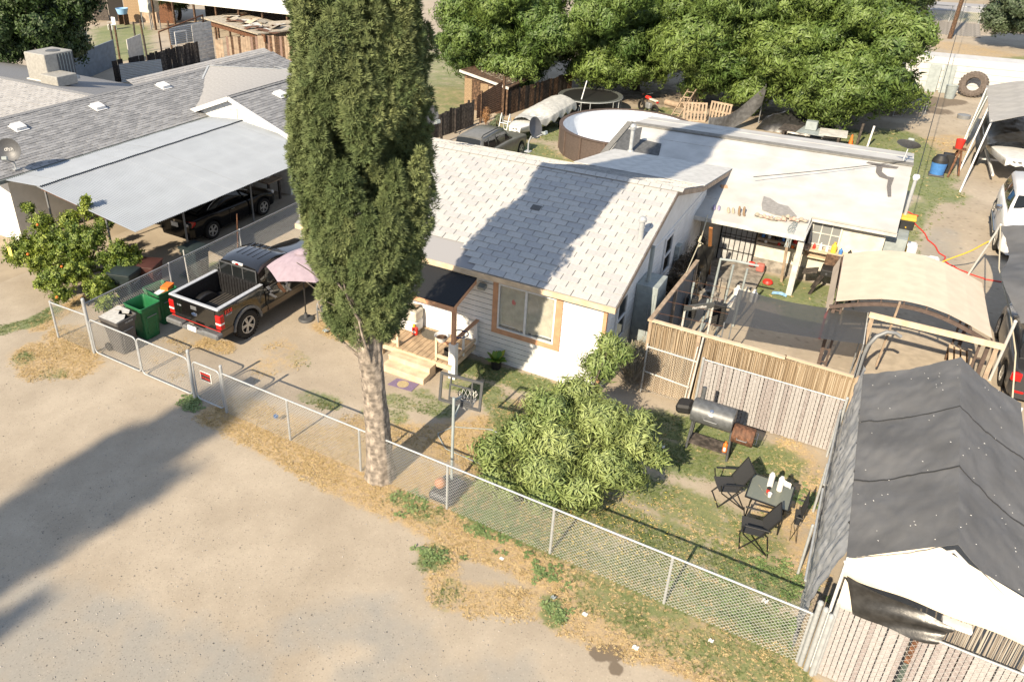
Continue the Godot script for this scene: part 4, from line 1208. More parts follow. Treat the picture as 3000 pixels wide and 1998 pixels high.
func front_fences():
	var f := thing("front_chain_link_fence", "long galvanised chain link fence along the street side of the yard", "fence", V(-5.6, 0, -10.37))
	var xs := [-12.0, -10.02, -8.04, -5.89, -3.63, -1.46, 0.72]
	var H := 1.12
	for i in xs.size(): fence_post(f, V(xs[i], 0, -10.37), H - 0.02 if i > 0 else 1.3, 0.026 if i > 0 else 0.036)
	var rail := MB.new(); rail.tube([V(-12, H, -10.37), V(0.72, H, -10.37)], 0.021, 8); part(f, "top_rail", rail, M.galv)
	for i in xs.size() - 1:
		var ms := MB.new(); chain(ms, V(xs[i], 0, -10.335), V(xs[i + 1], 0, -10.335), 0.03, H - 0.02)
		part(f, "wire_mesh", ms, M.galv_wire).set_meta("kind", "stuff")
	for k in 3: fence_post(f, V(0.78 + k * 0.09, 0, -10.33 + k * 0.05), 1.42 - 0.04 * k, 0.04)
	gate("left leaf of the double chain link drive gate beside the grey bin", -16.86, -15.05, -10.42, 1.08)
	gate("middle chain link gate leaf hung on the tall post", -14.98, -13.16, -10.4, 1.12)
	var wg := gate("narrow chain link walk gate carrying the red warning sign", -12.98, -12.08, -10.38, 1.12)
	var gp := thing("gate_post", "tall galvanised post between the drive gate and the walk gate", "post", V(-13.07, 0, -10.37))
	fence_post(gp, V(-13.07, 0, -10.37), 1.36, 0.038)
	# sign on the walk gate
	var s := thing("warning_sign", "red and white beware of dog sign wired to the walk gate", "sign", V(-12.53, 0.7, -10.35))
	var sb := MB.new(); sb.bbox(V(-12.53, 0.84, -10.345), V(0.36, 0.27, 0.006), 0.002); part(s, "board", sb, M.paper)
	var sr := MB.new(); sr.box(V(-12.53, 0.84, -10.34), V(0.31, 0.22, 0.003)); part(s, "panel", sr, mk("sign_dark", S(0.03), 0.6))
	for q in [["BEWARE", 0.07], ["of DOG", -0.045]]:
		var tm := TextMesh.new(); tm.text = q[0]; tm.font_size = 20; tm.pixel_size = 0.0042; tm.depth = 0.004
		var sf := SystemFont.new(); sf.font_names = PackedStringArray(["Droid Sans"]); sf.font_weight = 800; tm.font = sf
		place(s, "lettering", tm, mk("sign_red", S(0.6, 0.03, 0.02), 0.6), Transform3D(Basis.IDENTITY, V(0, 0.14 + q[1], 0.014)))
	# driveway side fence
	var d := thing("driveway_chain_link_fence", "tall chain link fence between the drive and the carport", "fence", V(-16.95, 0, -17))
	for zz in [-10.43, -13.3, -16.2, -19.1, -22.0, -25.0]:
		fence_post(d, V(-16.95, 0, zz), 1.62 if zz > -11 else 1.5, 0.045 if zz > -11 else 0.028)
	var dr := MB.new(); dr.tube([V(-16.95, 1.5, -10.43), V(-16.95, 1.5, -25)], 0.021, 8); part(d, "top_rail", dr, M.steel)
	for q in [[-10.43, -13.3], [-13.3, -16.2], [-16.2, -19.1], [-19.1, -22.0], [-22.0, -25.0]]:
		var ms := MB.new(); chain(ms, V(-16.93, 0, q[0]), V(-16.93, 0, q[1]), 0.03, 1.48, 0.0032)
		part(d, "wire_mesh", ms, M.galv_wire).set_meta("kind", "stuff")
	var r := thing("short_chain_link_fence", "short low piece of chain link fence left of the drive gate", "fence", V(-17.7, 0, -10.42))
	fence_post(r, V(-18.48, 0, -10.42), 1.13, 0.03)
	var r2 := MB.new(); r2.tube([V(-18.48, 1.12, -10.42), V(-16.95, 1.16, -10.43)], 0.021, 8); part(r, "top_rail", r2, M.galv)
	var r3 := MB.new(); chain(r3, V(-18.48, 0, -10.42), V(-16.98, 0, -10.42), 0.03, 1.1); part(r, "wire_mesh", r3, M.galv_wire).set_meta("kind", "stuff")
	var rs := MB.new(); rs.tube([V(-17.6, 0.0, -16.6), V(-17.5, 1.75, -16.7)], 0.022, 6)
	single("rusty_stake", "rusty red stake standing behind the driveway fence near the truck roof", "stake", V(-17.6, 0, -16.6), rs, M.rust)
	var ws := MB.new(); ws.tube([V(-17.15, 0.0, -14.1), V(-17.2, 1.55, -14.1)], 0.022, 6)
	single("white_stake", "thin white stake against the driveway fence beside the green bin", "stake", V(-17.15, 0, -14.1), ws, M.old_white)
func slat_fence(label: String, x0: float, x1: float, z: float, h: float, odd := -1.0) -> Node3D:
	var t := thing("slatted_chain_link_fence", label, "fence", V((x0 + x1) / 2, 0, z))
	var sm := MB.new(); sm.box(V(0, h / 2, 0), V(0.063, h - 0.05, 0.012))
	var me := sm.mesh()
	var n := int((x1 - x0) / 0.074)
	for k in n:
		var x := x0 + 0.04 + k * 0.074
		if odd > 0 and absf(x - odd) < 0.037: continue
		place(t, "slat", me, [M.slat, M.slat, M.slat_dark][rng.randi() % 3], Transform3D(Basis(V(0, 0, 1), R(-0.006, 0.006)) * Basis(V(0, 1, 0), R(-0.06, 0.06)), V(x - O.x, R(-0.01, 0.02), 0.01 * (k % 2) - 0.005)))
	if odd > 0:
		var q := MB.new(); q.box(V(odd, h * 0.8, z), V(0.07, h * 0.4, 0.012)); part(t, "slat", q, M.rust)
		var q2 := MB.new(); q2.box(V(odd, h * 0.35, z), V(0.07, h * 0.5, 0.012)); part(t, "slat", q2, mk("slat_green", S(0.05, 0.07, 0.06), 0.7))
	var ms := MB.new(); chain(ms, V(x0, 0, z + 0.022), V(x1, 0, z + 0.022), 0.04, h, 0.0021, 0.105)
	part(t, "wire_mesh", ms, M.galv_wire).set_meta("kind", "stuff")
	var rl := MB.new(); rl.tube([V(x0, h + 0.01, z), V(x1, h - 0.02, z)], 0.02, 8); part(t, "top_rail", rl, M.galv)
	return t
func reeds(par: Node, a: Vector3, b: Vector3, y0: float, y1: float, m: Array, step := 0.011):
	var mbs := []
	for q in m: mbs.append(MB.new())
	var d := b - a; var L := d.length(); var nrm := d.normalized().cross(Vector3.UP)
	for k in int(L / step):
		var p := a + d * (k * step / L) + nrm * R(-0.018, 0.018)
		var mb: MB = mbs[rng.randi() % m.size()]
		var lean := d.normalized() * R(-0.03, 0.03)
		wire(mb, V(p.x, y0 + R(0, 0.05), p.z), V(p.x, y1 + R(-0.12, 0.04), p.z) + lean, R(0.005, 0.008))
	for k in m.size(): part(par, "reeds", mbs[k], m[k]).set_meta("kind", "stuff")

func right_yard():
	var reedm := [mk("reed1", S(0.34, 0.265, 0.18), 0.9), mk("reed2", S(0.26, 0.195, 0.125), 0.9), mk("reed3", S(0.42, 0.345, 0.25), 0.9), mk("reed4", S(0.2, 0.145, 0.09), 0.9)]
	# reed screen with a plank on top
	var r := thing("reed_screen_fence", "tall tan reed screen fence with a plank along its top", "fence", V(-1.6, 0, -16.6))
	reeds(r, V(-3.89, 0, -16.58), V(0.62, 0, -16.58), 0.0, 1.9, reedm)
	var bk := MB.new(); bk.box(V(-1.63, 0.95, -16.63), V(4.5, 1.84, 0.02)); part(r, "backing", bk, M.reed2)
	var pk := MB.new(); pk.beam(V(-3.95, 2.0, -16.55), V(-0.87, 1.95, -16.55), 0.1, 0.045); part(r, "plank", pk, M.lumber)
	var pk2 := MB.new(); pk2.beam(V(-0.85, 1.98, -16.56), V(0.5, 1.93, -16.56), 0.05, 0.06); part(r, "pole_rail", pk2, M.reed3)
	var sb := MB.new(); sb.beam(V(-3.89, 2.02, -16.5), V(-3.89, 1.78, -20.96), 0.1, 0.05); part(r, "side_beam", sb, M.lumber_old)
	for q in [[-3.89, -16.62, 1.98], [-2.72, -16.5, 1.95], [0.6, -16.6, 1.95], [-3.89, -20.9, 1.76], [-3.89, -18.8, 1.84]]:
		var pm := MB.new(); pm.box(V(q[0], q[2] / 2, q[1]), V(0.08, q[2], 0.08)); part(r, "post", pm, M.lumber_old)
	var sp := MB.new(); sp.box(V(-3.93, 0.9, -18.8), V(0.02, 1.7, 4.1)); part(r, "side_panel", sp, mk("side_panel", S(0.1, 0.12, 0.15), 0.6, 0, 0.3, 1))
	# thin wires across the gym corner
	for k in 4:
		var wm := MB.new(); wire(wm, V(-3.85, 1.98 - k * 0.02, -17.0 - k * 0.75), V(-2.4, 1.75, -17.6 - k * 0.7), 0.006); part(r, "wire", wm, M.rust)
	# old chain link panel on the reeds
	var oc := thing("chain_link_screen", "old chain link panel on a pipe frame leaning against the reed screen", "fence", V(-3.25, 0, -16.42))
	var of := MB.new()
	of.tube([V(-3.85, 1.32, -16.45), V(-2.66, 1.3, -16.42)], 0.02, 8); of.tube([V(-3.85, 0.62, -16.45), V(-2.72, 0.55, -16.42)], 0.02, 8)
	of.tube([V(-3.85, 0, -16.45), V(-3.85, 1.4, -16.45)], 0.02, 8); of.tube([V(-2.7, 0, -16.4), V(-2.62, 1.98, -16.42)], 0.022, 8); of.tube([V(-2.78, 0, -16.4), V(-2.7, 1.7, -16.42)], 0.016, 8)
	part(oc, "pipe_frame", of, M.old_white)
	var om := MB.new(); chain(om, V(-3.85, 0, -16.44), V(-2.7, 0, -16.44), 0.05, 1.38, 0.0022); part(oc, "wire_mesh", om, M.galv_wire).set_meta("kind", "stuff")
	var sf := slat_fence("pale slatted chain link fence behind the smoker", -2.5, 0.5, -16.4, 1.42)
	fence_post(sf, V(-2.52, 0, -16.38), 1.46, 0.03); fence_post(sf, V(0.5, 0, -16.4), 1.46, 0.03)
	# front slatted fence and reed strip
	var ff := slat_fence("slatted chain link fence at the street under the black canopy", 1.02, 6.2, -10.3, 1.62, 2.05)
	fence_post(ff, V(1.0, 0, -10.28), 1.66, 0.035); fence_post(ff, V(3.6, 0, -10.34), 1.66, 0.03); fence_post(ff, V(6.2, 0, -10.34), 1.66, 0.03)
	var rs := thing("reed_strip", "weathered grey reed strip standing above the street slats", "screen", V(4.2, 0, -10.45))
	reeds(rs, V(2.25, 0, -10.42), V(6.2, 0, -10.42), 0.0, 2.16, [mk("reedg1", S(0.28, 0.25, 0.21), 0.9), mk("reedg2", S(0.2, 0.17, 0.14), 0.9), mk("reedg3", S(0.36, 0.33, 0.28), 0.9)], 0.013)
	var rw := MB.new(); rw.tube([V(2.3, 2.12, -10.38), V(6.2, 2.02, -10.38)], 0.012, 6); part(rs, "wire", rw, M.wood_grey)
	var lamp := MB.new(); lamp.bbox(V(2.42, 1.98, -10.36), V(0.36, 0.07, 0.16), 0.01, Basis(V(0, 1, 0), 0.05))
	single("solar_lamp", "flat white solar lamp clipped on the reed strip", "lamp", V(2.42, 1.94, -10.36), lamp, M.white_plastic)
	# black shade canopy on a white pipe frame
	var c := thing("black_canopy", "black shade cloth canopy on a white pipe frame at the right front", "canopy", V(2.1, 0, -13))
	var nz := FastNoiseLite.new(); nz.frequency = 1.1; nz.seed = 4; nz.fractal_octaves = 4
	var zf := -10.32; var zb := -15.8
	var top := func(u: float, s: float) -> Vector3:   # u front to back, s across 0..2
		var z := lerpf(zf, zb, u)
		var L := V(lerpf(0.9, 0.62, u), 2.48, z); var Rg := V(2.06, 3.36, z); var E := V(3.28, 2.46, z - u * 0.5)
		var p: Vector3
		if s < 1.0:
			var q := s
			p = L.lerp(Rg, q) + V(-0.05, -0.1, 0) * sin(PI * q) * (0.6 + 0.4 * cos(u * TAU * 3.0))
		else: p = Rg.lerp(E, s - 1.0) + V(0.02, -0.08, 0) * sin(PI * (s - 1.0)) * (0.6 + 0.4 * cos(u * TAU * 3.0))
		var wr := nz.get_noise_2d(p.x * 2.2, p.z * 0.8) * 0.035 + nz.get_noise_2d(p.x * 4.0 + 9, p.z * 2.5) * 0.02
		return p + V(0, wr, 0)
	for sd in 2:
		var mb := MB.new(); mb.sheet(func(u, v): return top.call(u, sd + v), 70, 26, 0.006); part(c, "shade_cloth", mb, M.tarp_black)
	for k in [0.34, 0.67]:
		var sm := MB.new()
		for sd in 2: sm.sheet(func(u, v): return top.call(k + 0.006 * (u - 0.5), sd + v) + V(0, 0.008, 0), 1, 26, 0.006)
		part(c, "seam", sm, mk("seam", S(0.03), 0.7))
	var fk := MB.new()
	for k in 70:
		var p: Vector3 = top.call(rng.randf(), rng.randf() * 1.98) + V(0, 0.009, 0)
		fk.box(p, V(R(0.006, 0.02), 0.003, R(0.006, 0.018)), Basis(V(0, 1, 0), R(0, 3)))
	part(c, "dropping_specks", fk, M.paper).set_meta("kind", "stuff")
	var sd2 := MB.new()   # side netting hanging over the low fence
	sd2.sheet(func(u, v):
		var z := lerpf(-10.5, -16.2, u)
		var a := V(lerpf(0.9, 0.62, u), 2.46, z); var b := V(lerpf(0.66, 0.56, u), 1.22, z); var d := V(lerpf(0.62, 0.5, u) , 0.02, z)
		var p := a.lerp(b, v * 2.0) if v < 0.5 else b.lerp(d, v * 2.0 - 1.0)
		return p + V(nz.get_noise_2d(z * 4.0, p.y * 1.5) * 0.06 - 0.02 * sin(PI * v), 0, 0), 90, 20)
	part(c, "side_netting", sd2, mk("netting", S(0.36, 0.37, 0.38), 0.9, 0, 0.15, 1.0, 0.0))
	for q in [[0.93, -10.4, 2.46], [0.66, -15.75, 2.44], [3.3, -10.4, 2.44], [3.3, -16.2, 2.42], [2.06, -10.4, 3.33]]:
		if q[2] > 3: continue
		var pm := MB.new(); pm.tube([V(q[0], 0, q[1]), V(q[0], q[2], q[1])], 0.025, 8); part(c, "leg", pm, M.white_plastic)
	for zz in [-10.36, -13.0, -15.76]:
		var pm := MB.new(); pm.tube([V(0.9, 2.34, zz), V(2.06, 3.2, zz), V(3.28, 2.26, zz - (0.45 if zz < -15 else 0.0))], 0.026, 8); part(c, "rafter", pm, M.white_plastic)
	# white end cloth and black plastic at the front
	var cl := thing("white_end_cloth", "white cloth closing the front gable of the black canopy", "cloth", V(2.1, 2.2, -10.3))
	var cm := MB.new()
	cm.sheet(func(u, v):
		var x := lerpf(0.93, 4.6, u)
		var yt := minf(2.46 + (x - 0.93) * 0.79, 3.22 - maxf(x - 1.85, 0) * 0.33); var yb := lerpf(2.1, 1.98, u) + 0.06 * sin(PI * u)
		return V(x, lerpf(yb, yt, v), -10.34 + 0.02 * sin(u * 21.0) * (1 - v) + 0.05 * sin(PI * v)), 60, 10)
	part(cl, "cloth", cm, M.cloth_white)
	var bp := thing("black_plastic_sheet", "black plastic sheet slung over the corner of the street slats", "sheet", V(1.6, 1.6, -10.2))
	var bm := MB.new()
	bm.sheet(func(u, v):
		var a := V(0.98, 2.16, -10.3).lerp(V(2.4, 2.0, -10.27), u)
		var b := V(1.2, 1.56, -10.23).lerp(V(2.25, 1.62, -10.2), u)
		return a.lerp(b, v) + V(0, -0.03 * sin(PI * u), 0.03 * sin(v * 9.0 + u * 7.0) * (0.3 + u) + 0.012 * sin(u * 9.0)), 24, 18)
	part(bp, "sheet", bm, M.tarp_shiny)
	var cv := MB.new(); cv.sheet(func(u, v): return V(0.97 + u * 0.22, 1.55 + v * 0.55 * (1.0 - u * 0.5), -10.27 + 0.03 * sin(v * 5)), 6, 6)
	single("canvas_scrap", "small tan canvas scrap hanging beside the black plastic sheet", "canvas", V(1.05, 1.55, -10.27), cv, M.cloth_white)
	# low fence along the right side of the lawn
	var lf := thing("low_side_fence", "low chain link fence under the canopy netting at the right of the lawn", "fence", V(0.5, 0, -13.4))
	for zz in [-12.3, -14.2, -16.2]: fence_post(lf, V(0.44, 0, zz), 1.2, 0.025)
	var lr := MB.new(); lr.tube([V(0.52, 1.22, -10.9), V(0.46, 1.22, -13.4)], 0.022, 8); lr.tube([V(0.46, 1.24, -13.5), V(0.44, 1.2, -16.3)], 0.022, 8); part(lf, "top_rail", lr, M.galv)
	# tan gazebo
	var g := thing("tan_gazebo", "tan fabric gazebo with arched roof on a brown frame", "gazebo", V(1.3, 0, -21.3))
	var arc := func(x: float) -> float: return 2.0 + 0.46 * sin(PI * clampf((x + 0.35) / 3.4, 0, 1))
	for k in 7:   # fabric panels between the ribs
		var mb := MB.new()
		mb.sheet(func(u, v):
			var z := lerpf(-19.75, -22.9, v)
			var xo := lerpf(0.0, -0.16, v)
			var x: float = -0.25 + (k + u) * 0.4657 + xo
			return V(x, arc.call(x - xo) + 0.03 - 0.012 * sin(PI * u) * (0.5 + 0.5 * sin(PI * v)), z), 6, 14, 0.006)
		part(g, "roof_panel", mb, M.gazebo_cloth)
	for k in 8:
		var x := -0.25 + k * 0.4657
		var mb := MB.new(); mb.tube([V(x, arc.call(x) - 0.02, -19.72), V(x - 0.16, arc.call(x) - 0.02, -22.92)], 0.016, 6); part(g, "rib", mb, M.gazebo_frame)
		var st := MB.new(); st.box(V(x, arc.call(x) - 0.05, -19.7), V(0.03, 0.14, 0.03)); part(g, "strap", st, M.gazebo_frame)
	for zz in [-19.72, -22.9]:
		var mb := MB.new()
		var pts := []
		for k in 17:
			var x := -0.35 + k * 0.2125
			pts.append(V(x + (0.0 if zz > -20 else -0.16), arc.call(x) - 0.1, zz))
		for k in 16: mb.beam(pts[k], pts[k + 1], 0.05, 0.09)
		part(g, "arch_beam", mb, M.gazebo_frame)
	for q in [[-0.25, -19.8], [3.0, -19.8], [-0.4, -22.85], [2.85, -22.85]]:
		var mb := MB.new(); mb.box(V(q[0], 0.95, q[1]), V(0.08, 1.9, 0.08)); mb.box(V(q[0] + (0.16 if q[0] < 1 else -0.16), 0.95, q[1]), V(0.05, 1.9, 0.05))
		for k in 5: mb.box(V(q[0] + (0.08 if q[0] < 1 else -0.08), 0.3 + k * 0.38, q[1]), V(0.14, 0.03, 0.03))
		part(g, "post", mb, M.gazebo_frame)
	var vl := MB.new(); vl.sheet(func(u, v): return V(-0.3 - 0.16 * u - 0.12 * v, 2.0 - 0.38 * v + 0.02 * sin(u * 12), lerpf(-19.75, -22.9, u)), 20, 4); part(g, "valance", vl, M.gazebo_cloth)
	# beam with posts, curved pipe
	var b := thing("timber_frame", "pale timber beam on posts in front of the tan gazebo", "frame", V(1.9, 0, -19.6))
	var b1 := MB.new(); b1.beam(V(0.52, 2.04, -19.5), V(3.25, 2.02, -19.48), 0.045, 0.14); part(b, "beam", b1, M.lumber)
	for q in [[0.6, -19.56], [3.12, -19.56]]:
		var mb := MB.new(); mb.box(V(q[0], 0.98, q[1]), V(0.09, 1.96, 0.09)); part(b, "post", mb, M.lumber_old)
	var b2 := MB.new(); b2.beam(V(1.05, 2.5, -19.55), V(1.0, 0.5, -19.95), 0.09, 0.045); part(b, "leaning_board", b2, M.lumber_old)
	var cp := MB.new()
	cp.tube([V(0.62, 0.0, -18.75), V(0.62, 1.3, -18.75), V(0.66, 1.6, -18.78), V(0.78, 1.85, -18.85), V(0.95, 1.98, -18.92), V(1.12, 1.98, -18.98), V(1.25, 1.9, -19.02)], 0.045, 10)
	single("curved_pipe", "bent grey steel pipe standing beside the timber beam", "pipe", V(0.62, 0, -18.75), cp, M.steel)
	var pad := MB.new(); pad.box(V(2.1, 0.02, -20.2), V(3.0, 0.04, 6.4)); structure("concrete_pad", pad, mk("pad", S(0.42, 0.36, 0.28), 0.9, 0, 0.2, 0.8))
	# mesh shade over the gym corner
	var sh := thing("mesh_shade", "dark translucent mesh sheet stretched over the gym corner", "shade cloth", V(-1, 1.6, -19))
	var shm := MB.new()
	shm.sheet(func(u, v):
		var a := V(-2.5, 1.78, -19.75).lerp(V(0.5, 1.8, -20.1), u); var bb := V(-2.42, 1.78, -17.75).lerp(V(0.55, 1.85, -18.3), u)
		return a.lerp(bb, v) + V(0, -0.16 * sin(PI * u) * (0.4 + 0.6 * sin(PI * v)) + 0.012 * nz.get_noise_2d(u * 9, v * 7), 0.12 * sin(PI * u) * (0.5 - v)), 24, 16)
	part(sh, "mesh", shm, M.shade_mesh)
	var se := MB.new(); se.tube([V(0.5, 1.8, -20.1), V(0.55, 1.85, -18.3)], 0.014, 6); part(sh, "edge", se, M.old_white)
	for q in [[V(-2.5, 1.78, -19.75), V(-2.5, 0.01, -19.75)], [V(-2.42, 1.78, -17.75), V(-2.42, 0.01, -17.75)], [V(0.5, 1.8, -20.1), V(0.5, 0.01, -20.1)], [V(0.55, 1.85, -18.3), V(0.55, 0.01, -18.3)]]:
		var pm := MB.new(); pm.tube([q[0], q[1]], 0.018, 6); part(sh, "prop", pm, M.steel)
	# home gym
	var gy := thing("home_gym", "grey home gym machine with two black weight stacks", "gym machine", V(-3.2, 0, -20.2))
	for q in [[-3.34, -20.9, 2.0], [-2.95, -20.7, 2.0], [-3.3, -19.9, 1.2], [-3.78, -20.1, 1.5], [-2.62, -21.0, 1.85]]:
		var mb := MB.new(); mb.tube([V(q[0], 0, q[1]), V(q[0] + 0.06, q[2], q[1])], 0.032, 8); part(gy, "upright", mb, M.util_grey)
	var ga := MB.new(); ga.tube([V(-3.3, 2.0, -20.9), V(-2.9, 2.02, -20.95), V(-2.3, 1.98, -21.05)], 0.035, 8); ga.tube([V(-3.34, 0.05, -20.9), V(-3.3, 0.05, -19.4)], 0.035, 8); ga.tube([V(-2.95, 0.05, -20.7), V(-2.9, 0.05, -19.5)], 0.035, 8)
	part(gy, "boom", ga, M.util_grey)
	for q in [[-2.98, -20.3, 0.36], [-3.72, -20.3, 0.3]]:
		var stk := Node3D.new(); stk.name = "weight_stack"; gy.add_child(stk, true)
		for k in 11:
			var mb := MB.new(); mb.bbox(V(q[0], 0.38 + k * 0.055, q[1]), V(q[2], 0.047, 0.24), 0.008); part(stk, "plate", mb, M.black_plastic)
		var rd := MB.new()
		for s in [-0.08, 0.08]: rd.tube([V(q[0] + s, 0.1, q[1]), V(q[0] + s, 1.75, q[1])], 0.012, 6)
		part(stk, "guide_rods", rd, M.chrome)
	var wb := MB.new(); wb.beam(V(-3.6, 1.36, -18.75), V(-2.98, 1.36, -19.35), 0.04, 0.16)
	var bar := part(gy, "name_bar", wb, mk("bar_grey", S(0.08, 0.085, 0.085), 0.6))
	var tm := TextMesh.new(); tm.text = "Nautilus"; tm.font_size = 24; tm.pixel_size = 0.0042; tm.depth = 0.006
	var fo := SystemFont.new(); fo.font_names = PackedStringArray(["Droid Sans"]); fo.font_weight = 700; fo.font_italic = true; tm.font = fo
	var bd := V(0.62, 0, -0.6).normalized()
	place(bar, "lettering", tm, M.paper, Transform3D(Basis(bd, Vector3.UP, bd.cross(Vector3.UP)), V(-3.29, 1.36, -19.05) + bd.cross(Vector3.UP) * 0.025 - O))
	for q in [[-3.58, -18.78], [-3.0, -19.33]]:
		var mb := MB.new(); mb.tube([V(q[0], 0, q[1]), V(q[0], 1.3, q[1])], 0.03, 8); part(gy, "upright", mb, M.old_white)
	var pad2 := MB.new(); pad2.bbox(V(-2.8, 0.55, -21.4), V(0.3, 0.07, 0.9), 0.03); pad2.bbox(V(-2.8, 0.25, -21.4), V(0.08, 0.5, 0.08), 0.01); part(gy, "bench_pad", pad2, M.cream)
	var whl := MB.new(); whl.lathe([Vector2(0, -0.04), Vector2(0.24, -0.04), Vector2(0.26, 0), Vector2(0.24, 0.04), Vector2(0, 0.04)], V(-2.72, 0.27, -19.3), 24, Basis(V(0, 0, 1), PI / 2) * Basis(V(0, 0, 1), 0.0))
	single("drum_lid", "grey round drum lid leaning at the foot of the gym machine", "lid", V(-2.72, 0.01, -19.3), whl, M.util_grey)
	var slab := MB.new(); slab.box(V(-3.35, 0.06, -24.35), V(1.65, 0.12, 1.75)); structure("door_slab", slab, M.concrete)
	# odd things in the gym yard
	var bt := MB.new(); bt.beam(V(-3.95, 2.25, -22.4), V(-4.02, 0.0, -23.9), 0.1, 0.05)
	single("brown_board", "orange brown board leaning by the annex door", "board", V(-4, 0, -23.2), bt, mk("board_orange", S(0.35, 0.15, 0.05), 0.7, 0, 0.3, 2))
	var rp := thing("clothes_line", "rope strung from the annex roof down to the side beam", "rope", V(-4.1, 1.9, -21))
	var rpm := MB.new(); rpm.tube([V(-4.35, 2.1, -23.75), V(-4.1, 2.0, -22.0), V(-3.92, 1.86, -19.85)], 0.014, 6); part(rp, "rope", rpm, M.rope)
	var rkn := MB.new(); rkn.tube([V(-4.12, 2.06, -22.1), V(-4.16, 1.9, -22.05), V(-4.05, 1.82, -22.12), V(-4.14, 1.75, -22.0)], 0.03, 6); part(rp, "knot", rkn, M.rope)
	var tr := MB.new(); tr.sheet(func(u, v): return V(-4.2 + 0.45 * u, 1.75 - 1.3 * v + 0.1 * sin(u * 6), -22.3 + 0.25 * sin(u * 5 + v * 3) - 0.1 * v), 14, 14)
	single("hanging_tarp", "shiny black tarp hanging over the gym yard corner", "tarp", V(-4, 0.45, -22.3), tr, M.tarp_shiny)
	var rc := MB.new(); rc.bbox(V(-2.95, 0.26, -25.0), V(0.2, 0.14, 0.14), 0.03)
	single("red_toolbox", "small red toolbox on the annex step", "toolbox", V(-2.95, 0.19, -25.0), rc, M.red)
	var cp2 := MB.new(); cp2.bbox(V(-2.66, 0.25, -24.9), V(0.24, 0.26, 0.2), 0.03)
	single("air_compressor", "small red and grey compressor on the annex step", "compressor", V(-2.66, 0.12, -24.9), cp2, mk("comp", S(0.4, 0.12, 0.1), 0.5))
	var hl := MB.new(); hl.lathe([Vector2(0.14, 0), Vector2(0.16, 0.05), Vector2(0.12, 0.12), Vector2(0, 0.15)], V(-2.3, 0.005, -24.35), 14)
	single("red_helmet", "red helmet lying on the grass before the annex", "helmet", V(-2.3, 0, -24.35), hl, M.red)
	var bc := MB.new(); bc.sheet(func(u, v): return V(-2.05 + u * 0.42, 0.02 + 0.03 * sin(u * 8) * sin(v * 6) + 0.03, -23.6 - v * 0.18 - 0.08 * sin(u * 3)), 8, 5, 0.01)
	single("blue_cloth", "pale blue cloth lying on the grass by the porch post", "cloth", V(-1.85, 0.005, -23.65), bc, M.blue_pale)
	var lb := MB.new(); lb.beam(V(-2.0, 2.0, -24.05), V(-1.95, 0.0, -24.7), 0.08, 0.04)
	single("leaning_timber", "tan timber leaning beside the annex porch post", "timber", V(-1.97, 0, -24.5), lb, M.lumber_old)
	var rpst := MB.new(); rpst.box(V(-0.42, 0.65, -21.6), V(0.06, 1.3, 0.06))
	single("red_post", "red metal post at the corner of the mesh shade", "post", V(-0.42, 0, -21.6), rpst, M.red)
	var wb2 := thing("weight_bench", "red framed weight bench under the mesh shade", "bench", V(-0.9, 0, -18.8))
	var w1 := MB.new(); w1.bbox(V(-0.9, 0.45, -18.8), V(0.3, 0.07, 1.1), 0.03); part(wb2, "pad", w1, M.wood_brown)
	for q in [[-1.05, -18.35], [-0.75, -18.35], [-1.05, -19.25], [-0.75, -19.25]]:
		var m := MB.new(); m.tube([V(q[0] * 1.1 + 0.09, 0, q[1]), V(q[0], 0.42, q[1])], 0.025, 6); part(wb2, "leg", m, M.red)
	var gp := MB.new(); gp.box(V(-1.55, 0.5, -17.9), V(1.4, 0.03, 0.3)); gp.box(V(-2.1, 0.25, -17.9), V(0.05, 0.5, 0.28)); gp.box(V(-1.0, 0.25, -17.9), V(0.05, 0.5, 0.28))
	single("grey_bench", "long grey plank bench behind the reed screen", "bench", V(-1.55, 0, -17.9), gp, M.util_grey)
	for q in [[-2.95, -23.0, 0.34, "left white water jug standing in the gym yard"], [-2.7, -23.1, 0.3, "middle cream jug standing in the gym yard"], [-2.45, -22.9, 0.38, "right tall white jug standing in the gym yard"]]:
		var m := MB.new(); m.lathe([Vector2(0, 0), Vector2(0.11, 0), Vector2(0.12, q[2] * 0.6), Vector2(0.05, q[2] * 0.85), Vector2(0.05, q[2]), Vector2(0, q[2])], V(q[0], 0, q[1]), 12)
		single("water_jug", q[3], "jug", V(q[0], 0, q[1]), m, M.white_plastic if q[2] > 0.32 else M.cream, "jugs in the gym yard")
	for k in 5:
		var m := MB.new(); var pc := V(-3.55 + R(-0.3, 0.3), 0.07, -22.2 - k * 0.2); m.bbox(pc, V(R(0.2, 0.5), 0.12, R(0.2, 0.4)), 0.03, Basis(V(0, 1, 0), R(0, 3)))
		single("paving_slab", "%s loose concrete slab on the ground of the gym yard" % ["nearest", "second", "third", "fourth", "farthest"][k], "slab", pc - V(0, 0.06, 0), m, M.concrete, "loose slabs in the gym yard")
	# gas grill by the annex
	var gg := thing("griddle", "old brown griddle cooker on black legs by the annex wall", "griddle", V(-0.6, 0, -24.6))
	var g1 := MB.new(); g1.bbox(V(-0.45, 0.78, -24.55), V(0.95, 0.2, 0.55), 0.02); part(gg, "body", g1, M.black_plastic)
	var g2 := MB.new(); g2.bbox(V(-0.45, 1.02, -24.8), V(0.9, 0.36, 0.05), 0.02, Basis(V(1, 0, 0), -0.25)); part(gg, "lid", g2, M.wood_brown)
